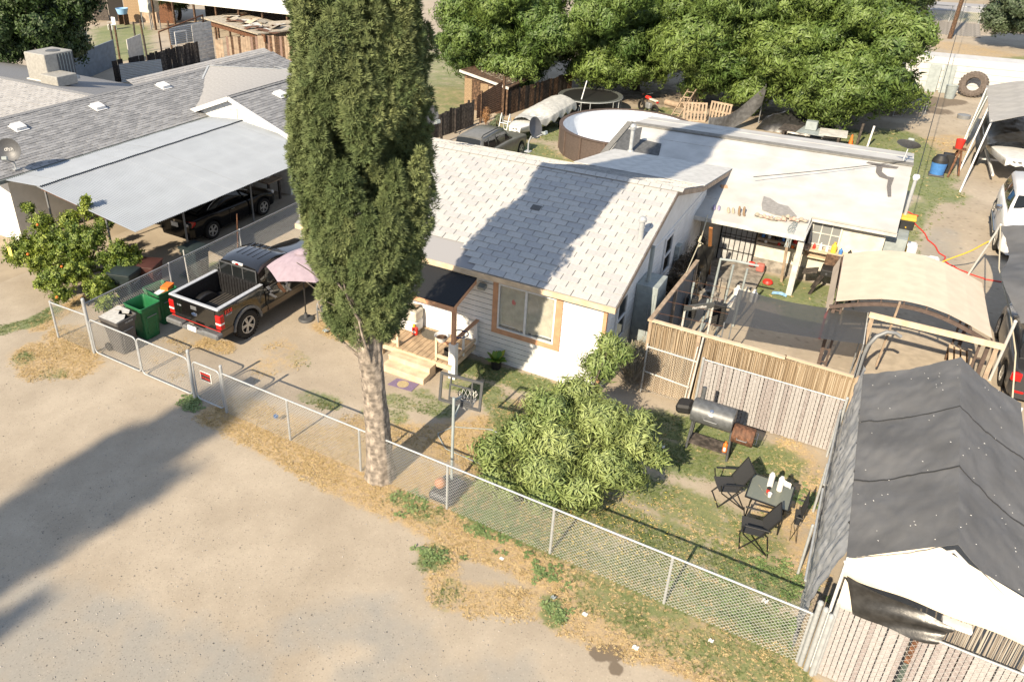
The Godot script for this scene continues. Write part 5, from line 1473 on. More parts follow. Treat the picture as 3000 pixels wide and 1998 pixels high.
	for q in [[-0.95, -24.3, -0.12], [0.0, -24.3, 0.05], [-0.95, -24.8, -0.12], [0.0, -24.8, 0.05]]:
		var mb := MB.new(); mb.beam(V(q[0] + q[2], 0.0, q[1]), V(q[0] - q[2], 0.7, q[1]), 0.08, 0.08); part(gg, "leg", mb, M.wood_dark)
	var g3 := MB.new(); g3.bbox(V(-1.2, 0.68, -24.5), V(0.42, 0.05, 0.4), 0.01, Basis(V(0, 0, 1), 0.35)); part(gg, "side_shelf", g3, M.wood_grey)
	for k in 3:
		var mb := MB.new(); mb.lathe([Vector2(0, 0.03), Vector2(0.03, 0.03), Vector2(0.035, 0)], V(-0.75 + k * 0.25, 0.78, -24.27), 10, Basis(V(1, 0, 0), PI / 2)); part(gg, "knob", mb, M.grey_plastic)
	# bench boards, seats under the gazebo
	var be := thing("slatted_bench", "brown slatted bench at the right post of the gazebo", "bench", V(2.85, 0, -21.5))
	for k in 4:
		var mb := MB.new(); mb.bbox(V(2.6 + k * 0.14, 0.45, -21.6), V(0.1, 0.03, 1.2), 0.005); part(be, "slat", mb, M.lumber)
	for zz in [-21.1, -22.1]:
		var mb := MB.new(); mb.box(V(2.8, 0.22, zz), V(0.5, 0.42, 0.06)); part(be, "leg", mb, M.wood_brown)
	# tall metal locker and drums by the annex end
	var lk := thing("metal_locker", "grey sheet metal locker at the right end of the annex", "locker", V(0.72, 0, -26.2))
	var lm := MB.new(); lm.bbox(V(0.78, 0.9, -26.1), V(0.6, 1.8, 1.0), 0.01); part(lk, "cabinet", lm, M.util_grey)
	var ld := MB.new(); ld.bbox(V(0.78, 0.95, -25.59), V(0.52, 1.6, 0.02), 0.004); part(lk, "door", ld, M.util_grey)
	var yb := MB.new(); yb.bbox(V(0.95, 1.95, -26.7), V(0.42, 0.3, 0.4), 0.02); part(lk, "meter_box", yb, M.black_plastic)
	var yl := MB.new(); yl.bbox(V(0.95, 2.14, -26.7), V(0.46, 0.08, 0.44), 0.02); part(lk, "yellow_lid", yl, M.yellow)
	for q in [[1.28, -27.9, 0.42, 0.9], [1.85, -27.9, 0.5, 0.5], [2.05, -28.3, 0.34, 0.42]]:
		var mb := MB.new(); mb.bbox(V(q[0], q[3] / 2, q[1]), V(q[2], q[3], q[2]), 0.06)
		single("plastic_tank", ["tall white plastic tank behind the annex locker", "wide white plastic tank behind the gazebo", "small white plastic tank beside the wide one"][used.get("plastic_tank", -1) + 1], "tank", V(q[0], 0, q[1]), mb, M.white_plastic, "white plastic tanks")
func lut(a: Array, z: float) -> float:
	if z <= a[0][0]: return a[0][1]
	for i in a.size() - 1:
		if z <= a[i + 1][0]: return lerpf(a[i][1], a[i + 1][1], smoothstep(0, 1, (z - a[i][0]) / (a[i + 1][0] - a[i][0])) * 0.5 + 0.5 * (z - a[i][0]) / (a[i + 1][0] - a[i][0]))
	return a[-1][1]
func shell(mb: MB, z0: float, z1: float, top: Array, wid: Array, bot: float, wheels: Array, R0: float, crown := 0.03, step := 0.06):
	# lower body of a car as one loft; the bottom edge rises over the wheels
	var n := int((z1 - z0) / step)
	var rings := []
	for i in n + 1:
		var z := lerpf(z0, z1, float(i) / n)
		var yt := lut(top, z); var hw := lut(wid, z); var yb := bot
		for w in wheels:
			var d := absf(z - w)
			if d < R0: yb = max(yb, R0 * 0.86 - 0.0 + sqrt(R0 * R0 - d * d) * 0.12 + sqrt(R0 * R0 - d * d) * 0.86 - R0 * 0.06)
		yb = min(yb, yt - 0.06)
		var half := [V(hw * 0.55, yb, z), V(hw * 0.94, yb, z), V(hw * 0.995, lerpf(yb, yt, 0.12), z), V(hw, lerpf(yb, yt, 0.5), z), V(hw * 0.985, lerpf(yb, yt, 0.82), z), V(hw * 0.95, lerpf(yb, yt, 0.955), z), V(hw * 0.88, yt, z), V(hw * 0.45, yt + crown * 0.8, z), V(0, yt + crown, z)]
		var ring := []
		for p in half: ring.append(p)
		for k in range(half.size() - 2, -1, -1): ring.append(V(-half[k].x, half[k].y, z))
		rings.append(ring)
	mb.loft(rings)
func cabin(mb: MB, st: Array):   # stations [z, half width low, y low, half width high, y high]
	var rings := []
	for s in st:
		var z: float = s[0]
		var half := [V(s[1], s[2], z), V(lerpf(s[1], s[3], 0.5) + 0.015, lerpf(s[2], s[4], 0.5), z), V(s[3], s[4] - min(0.05, (s[4] - s[2]) * 0.3), z), V(s[3] - 0.06, s[4], z), V(s[3] * 0.5, s[4] + 0.025, z), V(0, s[4] + 0.03, z)]
		var ring := []
		for p in half: ring.append(p)
		for k in range(half.size() - 2, -1, -1): ring.append(V(-half[k].x, half[k].y, z))
		rings.append(ring)
	mb.loft(rings)
func side_x(st: Array, z: float, y: float) -> float:
	for i in st.size() - 1:
		var a = st[i]; var b = st[i + 1]
		if z >= a[0] and z <= b[0]:
			var f: float = (z - a[0]) / (b[0] - a[0])
			var h := [0.0, lerpf(a[1], b[1], f), lerpf(a[2], b[2], f), lerpf(a[3], b[3], f), lerpf(a[4], b[4], f)]
			var g := clampf((y - h[2]) / max(0.05, h[4] - h[2]), 0, 1)
			return lerpf(h[1], h[3], g) + 0.015 * (1.0 - absf(g * 2 - 1))
	return st[0][1]
func side_glass(par: Node, st: Array, poly: Array, m: Material, called := "side_window"):
	for s in [-1, 1]:
		var mb := MB.new()
		mb.prism(poly, func(p, d): return V(s * (side_x(st, p.x, p.y) + d), p.y, p.x), 0.004, 0.014)
		part(par, called, mb, m, Vector3.ZERO)
func strip_glass(par: Node, a: Array, b: Array, m: Material, called: String):   # glass across the car between two edges [z, y, half width]
	var mb := MB.new()
	var n := V(0, b[0] - a[0], a[1] - b[1]).normalized()
	if n.y < 0: n = -n
	mb.sheet(func(u, v):
		var hw := lerpf(a[2], b[2], v); var x: float = (u * 2 - 1) * hw
		return V(x, lerpf(a[1], b[1], v) + 0.03 * (1 - pow(u * 2 - 1, 2)), lerpf(a[0], b[0], v)) + n * 0.018, 12, 4, 0.006)
	part(par, called, mb, m, Vector3.ZERO)
func make_wheel(par: Node, c: Vector3, r: float, w: float, rr: float, out: float, spokes := 5, rm: Material = null):
	var wh := Node3D.new(); wh.name = "wheel"; par.add_child(wh, true)
	var bs := Basis(V(0, 0, 1), -PI / 2 * out)
	var t := MB.new()
	t.lathe([Vector2(rr, -w * 0.46), Vector2(rr + (r - rr) * 0.6, -w * 0.5), Vector2(r * 0.97, -w * 0.42), Vector2(r, -w * 0.25), Vector2(r, w * 0.25), Vector2(r * 0.97, w * 0.42), Vector2(rr + (r - rr) * 0.6, w * 0.5), Vector2(rr, w * 0.46)], c, 32, bs)
	for k in 28:   # tread blocks
		var a := TAU * k / 28
		for s in [-1, 1]:
			t.box(c + bs * V(cos(a) * r, s * w * 0.26, sin(a) * r), V(0.02, w * 0.36, r * 0.11), bs * Basis(V(0, 1, 0), -a + 0.08 * s))
	part(wh, "tyre", t, M.tyre, Vector3.ZERO)
	var q := MB.new()
	q.lathe([Vector2(rr, w * 0.46), Vector2(rr * 0.94, w * 0.47), Vector2(rr * 0.86, w * 0.2), Vector2(0, w * 0.14)], c, 28, bs)
	part(wh, "barrel", q, M.shadow_inside, Vector3.ZERO)
	var p := MB.new()
	p.lathe([Vector2(rr * 1.0, w * 0.44), Vector2(rr * 1.0, w * 0.485), Vector2(rr * 0.92, w * 0.485), Vector2(rr * 0.9, w * 0.4)], c, 28, bs)
	p.lathe([Vector2(rr * 0.26, w * 0.3), Vector2(rr * 0.24, w * 0.44), Vector2(0, w * 0.45)], c, 16, bs)
	for k in spokes:
		var a := TAU * k / spokes + 0.3
		var d := V(cos(a), 0, sin(a))
		var e := V(-sin(a), 0, cos(a))
		for s in [-1, 1]:
			p.beam(c + bs * (d * rr * 0.18 + e * rr * 0.05 * s + V(0, w * 0.4, 0)), c + bs * (d * rr * 0.94 + e * rr * 0.13 * s + V(0, w * 0.43, 0)), rr * 0.13, 0.02, bs * V(0, 1, 0))
	part(wh, "rim", p, rm if rm else M.rim, Vector3.ZERO)
func text_on(par: Node, s: String, size: float, m: Material, xf: Transform3D, bold := true, italic := false):
	var tm := TextMesh.new(); tm.text = s; tm.font_size = 32; tm.pixel_size = size / 32.0; tm.depth = 0.004
	var fo := SystemFont.new(); fo.font_names = PackedStringArray(["Droid Sans"]); fo.font_weight = 700 if bold else 400; fo.font_italic = italic; tm.font = fo
	return place(par, "lettering", tm, m, xf)

func vehicles():
	pickup()
	# black saloon in the carport; local z runs front (-) to rear (+)
	var st := [[-1.05, 0.72, 0.92, 0.66, 0.93], [-0.35, 0.74, 0.95, 0.56, 1.36], [0.35, 0.75, 0.97, 0.58, 1.4], [1.75, 0.7, 1.0, 0.6, 1.02]]
	var c := saloon("saloon_car", "black saloon car parked under the metal carport", V(-20.6, 0, -18.9), 0.0, M.black_car, st, 4.4, 0.87,
		[[-2.2, 0.55], [-2.0, 0.72], [-1.1, 0.9], [0, 0.93], [1.5, 0.98], [2.1, 0.95], [2.2, 0.9]],
		P2([-0.75, 0.98, -0.3, 1.27, 0.35, 1.32, 0.95, 1.2, 1.3, 1.04, 0.6, 1.0]))
	for s in [-1, 1]:
		var l := MB.new()
		l.prism(P2([0.42, 0.78, 0.42, 0.68, 0.6, 0.6, 0.74, 0.66, 0.84, 0.8, 0.86, 0.9, 0.6, 0.92]), func(p, d): return V(s * p.x, p.y, 2.14 + d - maxf(p.x - 0.6, 0) * 0.5), 0.0, 0.05)
		part(c, "tail_lamp", l, M.red_lens, Vector3.ZERO)
		var l2 := MB.new()
		l2.bbox(V(s * 0.62, 0.78, 2.21), V(0.14, 0.1, 0.03), 0.02)
		part(c, "reverse_lamp", l2, M.white_lens, Vector3.ZERO)
		var ch := MB.new()
		var pts := []
		for k in 12:
			var zz := -0.8 + k * 0.19
			var y := 1.36 - 0.3 * pow((zz - 0.15) / 1.15, 2)
			pts.append(V(s * (side_x(st, zz, y) + 0.016), y, zz))
		ch.tube(pts, 0.012, 5); part(c, "chrome_strip", ch, M.chrome, Vector3.ZERO)
	var pl := MB.new(); pl.bbox(V(0, 0.72, 2.215), V(0.34, 0.17, 0.012), 0.004); part(c, "number_plate", pl, M.paper, Vector3.ZERO)
	var bd := MB.new()
	for s in [-0.028, 0.028]: bd.box(V(s, 0.86, 2.2), V(0.014, 0.07, 0.012), Basis(V(0, 0, 1), s * -4))
	bd.box(V(0, 0.86, 2.2), V(0.05, 0.013, 0.012))
	part(c, "badge", bd, M.chrome, Vector3.ZERO)
	# silver estate in the back yard, facing away
	var st2 := [[-0.75, 0.72, 1.02, 0.68, 1.03], [-0.05, 0.75, 1.05, 0.58, 1.6], [0.5, 0.76, 1.06, 0.6, 1.66], [2.0, 0.74, 1.05, 0.6, 1.62], [2.3, 0.72, 1.0, 0.64, 1.05]]
	var e := saloon("estate_car", "dusty silver estate car with roof rails behind the white house", V(-15.45, 0, -30.6), 0.0, M.silver_car, st2, 4.7, 0.88,
		[[-2.35, 0.6], [-2.1, 0.85], [-0.8, 1.0], [0, 1.05], [2.2, 1.05], [2.35, 0.95]],
		P2([-0.42, 1.1, 0.0, 1.5, 0.85, 1.55, 0.85, 1.1]))
	side_glass(e, st2, P2([0.93, 1.1, 0.93, 1.55, 1.5, 1.55, 1.55, 1.1]), M.glass_dark)
	side_glass(e, st2, P2([1.62, 1.1, 1.58, 1.55, 1.9, 1.52, 2.08, 1.15]), M.glass_dark)
	for s in [-1, 1]:
		var rl := MB.new(); rl.tube([V(s * 0.55, 1.66, 0.15), V(s * 0.55, 1.74, 0.3), V(s * 0.55, 1.74, 1.8), V(s * 0.55, 1.66, 1.95)], 0.02, 6); part(e, "roof_rail", rl, M.black_plastic, Vector3.ZERO)
	# dark saloon on the right, tail towards the street
	var st3 := [[-1.0, 0.72, 0.92, 0.66, 0.93], [-0.35, 0.74, 0.95, 0.56, 1.34], [0.45, 0.75, 0.97, 0.58, 1.38], [1.6, 0.7, 0.98, 0.6, 1.0]]
	var ds := saloon("saloon_car", "dark grey saloon car parked by the tan gazebo under a tarp edge", V(4.6, 0, -22.9), 0.0, M.dark_car, st3, 4.6, 0.88,
		[[-2.3, 0.55], [-2.0, 0.75], [-1.1, 0.92], [0, 0.95], [1.4, 0.98], [2.2, 0.95], [2.3, 0.88]],
		P2([-0.7, 0.99, -0.3, 1.26, 0.4, 1.3, 0.95, 1.18, 1.25, 1.04, 0.6, 1.01]))
	for s in [-1, 1]:
		var l := MB.new(); l.bbox(V(s * 0.72, 0.78, 2.24), V(0.24, 0.24, 0.14), 0.04); part(ds, "tail_lamp", l, M.red_lens, Vector3.ZERO)
		var l2 := MB.new(); l2.bbox(V(s * 0.6, 0.42, 2.3), V(0.22, 0.06, 0.05), 0.01); part(ds, "reflector", l2, M.red_lens, Vector3.ZERO)
	# white off-roader on the right, nose towards the street (built nose at -z, turned round)
	var st4 := [[-1.0, 0.78, 1.12, 0.74, 1.13], [-0.45, 0.8, 1.15, 0.66, 1.7], [0.2, 0.82, 1.16, 0.68, 1.78], [2.2, 0.82, 1.16, 0.68, 1.76], [2.55, 0.8, 1.1, 0.72, 1.16]]
	var w := saloon("off_road_car", "white off-road estate car with dark windows on the right drive", V(4.75, 0, -32.9), PI, M.white_car, st4, 5.3, 0.95,
		[[-2.65, 0.75], [-2.4, 1.0], [-1.1, 1.1], [0, 1.14], [2.4, 1.14], [2.65, 1.0]],
		P2([-0.75, 1.2, -0.42, 1.62, 0.22, 1.66, 0.22, 1.2]), 0.4)
	side_glass(w, st4, P2([0.34, 1.2, 0.34, 1.66, 1.1, 1.66, 1.1, 1.2]), M.glass_dark)
	side_glass(w, st4, P2([1.22, 1.2, 1.22, 1.66, 2.1, 1.64, 2.2, 1.22]), M.glass_dark)
	for s in [-1, 1]:
		var mr := MB.new(); mr.bbox(V(s * 1.06, 1.22, -0.72), V(0.2, 0.18, 0.12), 0.04); part(w, "mirror", mr, M.chrome, Vector3.ZERO)
		var rb := MB.new(); rb.tube([V(s * 0.98, 0.4, -1.0), V(s * 0.98, 0.4, 1.2)], 0.05, 8); part(w, "side_step", rb, M.chrome, Vector3.ZERO)

func saloon(called: String, label: String, at: Vector3, turn: float, paint: Material, st: Array, L: float, hw: float, top: Array, win: Array, wr := 0.33) -> Node3D:
	var t := thing(called, label, "car", at, "", turn)
	O = Vector3.ZERO
	var wz := [-L * 0.31, L * 0.29]
	var b := MB.new()
	shell(b, -L / 2, L / 2, top, [[-L / 2, hw * 0.74], [-L / 2 + 0.25, hw * 0.93], [-L * 0.2, hw], [L * 0.25, hw], [L / 2 - 0.2, hw * 0.93], [L / 2, hw * 0.8]], 0.24, wz, wr + 0.06)
	var body := part(t, "body", b, paint, Vector3.ZERO)
	var c := MB.new(); cabin(c, st); part(t, "cabin", c, paint, Vector3.ZERO)
	side_glass(t, st, win, M.glass_dark)
	strip_glass(t, [st[0][0] + 0.12, lerpf(st[0][4], st[1][4], 0.16), st[0][3] * 0.93], [st[1][0] - 0.05, lerpf(st[0][4], st[1][4], 0.93), st[1][3] * 0.93], M.glass_dark, "windscreen")
	var n := st.size()
	strip_glass(t, [st[n - 1][0] - 0.1, lerpf(st[n - 1][4], st[n - 2][4], 0.12), st[n - 1][3] * 0.93], [st[n - 2][0] + 0.08, lerpf(st[n - 1][4], st[n - 2][4], 0.93), st[n - 2][3] * 0.93], M.glass_dark, "rear_window")
	for s in [-1, 1]:
		for z in wz: make_wheel(t, V(s * (hw - 0.11), wr, z), wr, 0.22, wr * 0.64, s)
		var hd := MB.new(); hd.bbox(V(s * hw * 0.62, 0.66, -L / 2 + 0.1), V(hw * 0.36, 0.14, 0.18), 0.04); part(t, "headlight", hd, M.white_lens, Vector3.ZERO)
	for d in [st[1][0] + 0.75]:
		for s in [-1, 1]:
			var dl := MB.new(); dl.box(V(s * (hw + 0.001), 0.62, d), V(0.006, 0.55, 0.012)); part(t, "door_gap", dl, M.shadow_inside, Vector3.ZERO)
			var hn := MB.new(); hn.bbox(V(s * (hw + 0.012), 0.82, d - 0.15), V(0.03, 0.03, 0.16), 0.01); part(t, "door_handle", hn, M.chrome, Vector3.ZERO)
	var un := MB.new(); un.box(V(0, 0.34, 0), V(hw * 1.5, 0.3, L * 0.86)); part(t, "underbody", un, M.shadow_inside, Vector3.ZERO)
	return t

func pickup():
	var t := thing("pickup_truck", "black pickup truck with open bed parked on the dirt drive", "pickup truck", V(-14.91, 0, -14.9))
	O = Vector3.ZERO   # local: tail at +z
	var hw := 0.95; var wz := [-1.72, 1.65]; var wr := 0.41
	var b := MB.new()
	shell(b, -2.65, 0.87, [[-2.65, 0.85], [-2.5, 1.08], [-1.3, 1.16], [-0.9, 1.2], [0.87, 1.22]], [[-2.65, 0.72], [-2.4, 0.9], [-1.2, hw], [0.87, hw]], 0.46, wz, wr + 0.12, 0.04)
	part(t, "body", b, M.black_paint)
	# tan lower band
	for s in [-1, 1]:
		var lb := MB.new()
		lb.box(V(s * (hw + 0.004), 0.56, -0.2), V(0.012, 0.17, 2.0)); lb.box(V(s * (hw + 0.004), 0.56, 2.4), V(0.014, 0.17, 0.42)); lb.box(V(s * (hw + 0.004), 0.56, 0.97), V(0.014, 0.17, 0.22))
		part(t, "lower_trim", lb, M.tan_paint)
		var rk := MB.new(); rk.box(V(s * 0.86, 0.46, -0.1), V(0.16, 0.05, 2.1)); part(t, "running_board", rk, M.black_plastic)
	var st := [[-1.15, 0.82, 1.18, 0.78, 1.2], [-0.42, 0.88, 1.2, 0.68, 1.72], [0.0, 0.89, 1.2, 0.69, 1.8], [0.62, 0.89, 1.2, 0.69, 1.79], [0.86, 0.88, 1.2, 0.7, 1.7]]
	var c := MB.new(); cabin(c, st); var cab := part(t, "cab", c, M.black_paint)
	for k in 5:
		var rb := MB.new(); rb.bbox(V(-0.4 + k * 0.2, 1.832 - absf(k - 2) * 0.005, 0.08), V(0.035, 0.016, 0.8), 0.006); part(cab, "roof_rib", rb, M.black_paint)
	side_glass(t, st, P2([-0.8, 1.25, -0.38, 1.62, -0.02, 1.68, -0.02, 1.25]), M.glass_dark)
	side_glass(t, st, P2([0.1, 1.25, 0.1, 1.69, 0.6, 1.66, 0.66, 1.27]), M.glass_dark)
	strip_glass(t, [-1.05, 1.27, 0.72], [-0.48, 1.68, 0.64], M.glass_dark, "windscreen")
	# rear window in three panes with frame
	var rw := Node3D.new(); rw.name = "rear_window"; t.add_child(rw)
	for q in [[-0.45, 0.46], [0.0, 0.36], [0.45, 0.46]]:
		var pn := MB.new(); pn.box(V(q[0], 1.46, 0.9), V(q[1], 0.36, 0.012), Basis(V(1, 0, 0), 0.04)); part(rw, "pane", pn, M.glass_dark)
	var rf := MB.new(); frame(rf, V(-0.71, 1.25, 0.885), V(1, 0, 0), V(0, 1, 0), 1.42, 0.42, 0.03, 0.03)
	for s in [-0.2, 0.2]: rf.box(V(s, 1.46, 0.905), V(0.03, 0.38, 0.03))
	part(rw, "frame", rf, M.grey_plastic)
	var bl := MB.new(); bl.bbox(V(0, 1.72, 0.87), V(0.4, 0.07, 0.06), 0.015); var brake := part(t, "brake_lamp", bl, M.white_lens)
	var br := MB.new(); br.bbox(V(0, 1.722, 0.885), V(0.13, 0.05, 0.05), 0.01); part(brake, "red_lens", br, M.red_lens)
	# bed
	var z0 := 0.9; var z1 := 2.62
	for s in [-1, 1]:
		var sd := MB.new()
		var rings := []
		for i in 40:
			var z := lerpf(z0, z1, i / 39.0)
			var yb := 0.47
			var d := absf(z - wz[1])
			if d < wr + 0.12: yb = max(yb, 0.36 + sqrt(pow(wr + 0.12, 2) - d * d))
			var ring := []
			for p in [V(0.8, yb, z), V(0.93, yb, z), V(hw, yb + 0.04, z), V(hw, lerpf(yb, 1.3, 0.55), z), V(0.93, 1.24, z), V(0.91, 1.29, z), V(0.8, 1.29, z)]: ring.append(V(s * p.x, p.y, p.z))
			rings.append(ring)
		sd.loft(rings)
		part(t, "bed_side", sd, M.black_paint)
		var rc := MB.new(); rc.bbox(V(s * 0.86, 1.305, (z0 + z1) / 2), V(0.13, 0.03, z1 - z0 + 0.02), 0.012); part(t, "rail_cap", rc, M.rail_cap)
		var il := MB.new(); il.box(V(s * 0.79, 0.98, (z0 + z1) / 2), V(0.012, 0.6, z1 - z0 - 0.06)); part(t, "bed_inner_wall", il, M.bed_liner)
		var wa := MB.new()
		var rg := []
		for i in 13:
			var a := PI * i / 12.0
			var z: float = wz[1] - cos(a) * 0.42; var y := 0.7 + sin(a) * 0.24
			rg.append([V(s * 0.79, 0.68, z), V(s * 0.79, y, z), V(s * 0.6, y - 0.02, z), V(s * 0.58, y - 0.06, z), V(s * 0.58, 0.68, z)])
		wa.loft(rg, false, false)
		part(t, "wheel_housing", wa, M.bed_liner)
		var fl := MB.new()
		for wzz in wz:
			var pts := []
			for i in 13:
				var a := PI * (0.02 + 0.96 * i / 12.0)
				pts.append(V(s * (hw + 0.012), 0.40 + sin(a) * (wr + 0.12), wzz - cos(a) * (wr + 0.12)))
			for i in 12: fl.beam(pts[i], pts[i + 1], 0.07, 0.06, V(s, 0, 0))
		part(t, "wheel_flare", fl, M.bumper)
		var tl := MB.new(); tl.bbox(V(s * 0.88, 0.92, 2.57), V(0.19, 0.42, 0.17), 0.02); var lamp := part(t, "tail_lamp", tl, M.red_lens)
		var tw := MB.new(); tw.bbox(V(s * 0.882, 0.88, 2.575), V(0.192, 0.07, 0.172), 0.015); part(lamp, "reverse_lens", tw, M.white_lens)
		text_on(t, "FX4", 0.16, M.red, Transform3D(Basis(V(0, s, 0).cross(V(1, 0, 0)).normalized(), Vector3.UP, V(s, 0, 0)), V(s * (hw + 0.006), 1.14, 2.3)), true, true)
		text_on(t, "OFF ROAD", 0.05, M.rail_cap, Transform3D(Basis(V(0, s, 0).cross(V(1, 0, 0)).normalized(), Vector3.UP, V(s, 0, 0)), V(s * (hw + 0.006), 1.05, 2.3)))
		# door gaps, handles, decal, mirror
		for z in [-0.85, 0.05, 0.86]:
			var g := MB.new(); g.box(V(s * (hw + 0.001), 0.88, z), V(0.008, 0.62, 0.014)); part(t, "door_gap", g, M.shadow_inside)
		for z in [-0.15, 0.66]:
			var g := MB.new(); g.bbox(V(s * (hw + 0.014), 1.06, z), V(0.03, 0.035, 0.16), 0.01); part(t, "door_handle", g, M.black_plastic)
		for q in [[M.rail_cap, P2([0.82, 1.2, 0.7, 1.2, 0.56, 0.98, 0.66, 0.96, 0.4, 0.72, 0.5, 0.72, 0.74, 0.94, 0.66, 0.98]), 0.004], [mk("decal_rust", S(0.3, 0.12, 0.05), 0.4), P2([0.36, 1.12, 0.26, 1.12, 0.02, 0.72, 0.12, 0.72, 0.3, 0.96]), 0.006], [M.rail_cap, P2([0.1, 1.16, 0.0, 1.16, -0.1, 0.9, -0.02, 0.9, -0.22, 0.66, -0.14, 0.66, 0.08, 0.92, 0.0, 0.94]), 0.005]]:
			var dc := MB.new(); dc.prism(q[1], func(p, d): return V(s * (hw + 0.001 + d - 0.012 * maxf(p.y - 1.0, 0) * 4), p.y, p.x), 0.0, q[2]); part(t, "decal", dc, q[0])
		var mr := MB.new(); mr.bbox(V(s * 1.08, 1.3, -0.62), V(0.2, 0.22, 0.12), 0.03); part(t, "mirror", mr, M.black_plastic)
	var fw := MB.new(); fw.box(V(0, 0.99, z0 + 0.02), V(1.6, 0.62, 0.04)); part(t, "bed_front_wall", fw, M.bed_liner)
	var fb := MB.new(); fb.box(V(0, 0.66, (z0 + z1) / 2), V(1.6, 0.04, z1 - z0 - 0.04)); var floor_ := part(t, "bed_floor", fb, M.bed_liner)
	for k in 10:
		var rb := MB.new(); rb.bbox(V(-0.5 + k * 0.11, 0.688, (z0 + z1) / 2), V(0.06, 0.022, z1 - z0 - 0.16), 0.006); part(floor_, "rib", rb, mk("bed_rib", S(0.07, 0.062, 0.052), 0.8, 0, 0.4, 2))
	for k in 14:
		var rb := MB.new(); rb.bbox(V(-0.72 + k * 0.11, 1.0, z0 + 0.05), V(0.05, 0.56, 0.02), 0.006); part(t, "front_wall_rib", rb, M.bed_liner)
	var tg := MB.new(); tg.bbox(V(0, 0.95, 2.6), V(1.6, 0.62, 0.08), 0.02)
	var gate_ := part(t, "tailgate", tg, M.black_paint)
	var tc := MB.new(); tc.bbox(V(0, 1.29, 2.6), V(1.86, 0.04, 0.11), 0.014); part(gate_, "top_cap", tc, M.rail_cap)
	var hd := MB.new(); hd.bbox(V(0, 1.12, 2.645), V(0.22, 0.11, 0.02), 0.008); part(gate_, "handle", hd, M.bumper)
	var em := MB.new()
	em.lathe([Vector2(0, 0.014), Vector2(0.06, 0.012), Vector2(0.065, 0)], V(0, 0.93, 2.642), 20, Basis(V(1, 0, 0), PI / 2).scaled_local(V(1.9, 1, 0.85)))
	part(gate_, "emblem_ring", em, M.chrome)
	var em2 := MB.new(); em2.lathe([Vector2(0, 0.018), Vector2(0.05, 0.016), Vector2(0.052, 0)], V(0, 0.93, 2.642), 20, Basis(V(1, 0, 0), PI / 2).scaled_local(V(1.95, 1, 0.85))); part(gate_, "emblem", em2, mk("emblem_blue", S(0.05, 0.08, 0.16), 0.3))
	text_on(gate_, "Ford", 0.055, M.chrome, Transform3D(Basis.IDENTITY, V(0, 0.93, 2.662)), true, true)
	text_on(gate_, "F-150", 0.06, M.rail_cap, Transform3D(Basis.IDENTITY, V(-0.56, 1.06, 2.643)))
	var rs := MB.new(); rs.box(V(0, 0.655, 2.62), V(1.84, 0.014, 0.05)); part(t, "red_pinstripe", rs, M.red)
	var bp := MB.new()
	bp.bbox(V(-0.68, 0.56, 2.72), V(0.62, 0.17, 0.24), 0.04); bp.bbox(V(0.68, 0.56, 2.72), V(0.62, 0.17, 0.24), 0.04); bp.bbox(V(0, 0.5, 2.7), V(0.86, 0.13, 0.2), 0.03)
	var bump := part(t, "rear_bumper", bp, M.bumper)
	for s in [-1, 1]:
		for k in 9:
			var rb := MB.new(); rb.box(V(s * (0.44 + k * 0.055), 0.648, 2.72), V(0.02, 0.008, 0.16)); part(bump, "tread_rib", rb, M.grey_plastic)
	var np := MB.new(); np.bbox(V(0, 0.56, 2.8), V(0.33, 0.15, 0.01), 0.003, Basis(V(1, 0, 0), -0.15)); part(bump, "number_plate", np, M.paper)
	var fb2 := MB.new(); fb2.bbox(V(0, 0.6, -2.66), V(1.7, 0.26, 0.18), 0.05); part(t, "front_bumper", fb2, M.chrome)
	var ex := MB.new(); ex.tube([V(0.72, 0.4, 2.0), V(0.78, 0.38, 2.55)], 0.035, 8); part(t, "exhaust", ex, M.rust)
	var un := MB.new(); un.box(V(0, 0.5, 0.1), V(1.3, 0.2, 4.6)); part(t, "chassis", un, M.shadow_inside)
	for s in [-1, 1]:
		for z in wz: make_wheel(t, V(s * 0.84, wr, z), wr, 0.26, 0.255, s, 5)
	# rubbish in the bed
	for q in [[0.1, 1.35, "crumpled red wrapper in the pickup bed", M.red], [0.42, 1.15, "clear plastic wrapper in the pickup bed", M.white_plastic]]:
		var mb := MB.new(); var cc := V(-14.91 + q[0], 0.7, -14.9 + q[1])
		mb.sheet(func(u, v): return cc + V((u - 0.5) * 0.2, 0.03 + 0.05 * sin(u * 9) * cos(v * 7), (v - 0.5) * 0.14), 6, 5, 0.006)
		single("wrapper", q[2], "rubbish", cc, mb, q[3])
func leaf_clump(n: int, len_: float, wid: float, droop: float, spread: float, sd: int, up := 0.0) -> ArrayMesh:
	# a tuft of folded leaf blades round the origin, axis +Y outwards
	var rg := RandomNumberGenerator.new(); rg.seed = sd
	var mb := MB.new(); mb.plain = false
	for k in n:
		var a := TAU * k / n + rg.randf_range(-0.4, 0.4)
		var e := rg.randf_range(-0.5, 0.5) * spread + up
		var d := V(cos(a) * cos(e), sin(e) + 0.25, sin(a) * cos(e)).normalized()
		var s := d.cross(Vector3.UP).normalized()
		if s.length() < 0.1: s = Vector3.RIGHT
		var nn := s.cross(d).normalized()
		var L := len_ * rg.randf_range(0.7, 1.2); var W := wid * rg.randf_range(0.8, 1.2)
		var o := d * len_ * rg.randf_range(0.0, 0.35)
		var m := o + d * L * 0.5 - nn * 0.0 + V(0, -droop * L * 0.18, 0)
		var t := o + d * L + V(0, -droop * L * 0.6, 0)
		var g := rg.randf_range(0.85, 1.15)
		mb.col = Color(g, g, g)
		var f := nn * W * 0.25
		mb.tri(o, m + s * W + f, m); mb.tri(o, m, m - s * W + f)
		mb.tri(m, m + s * W + f, t); mb.tri(m, t, m - s * W + f)
	return mb.mesh()
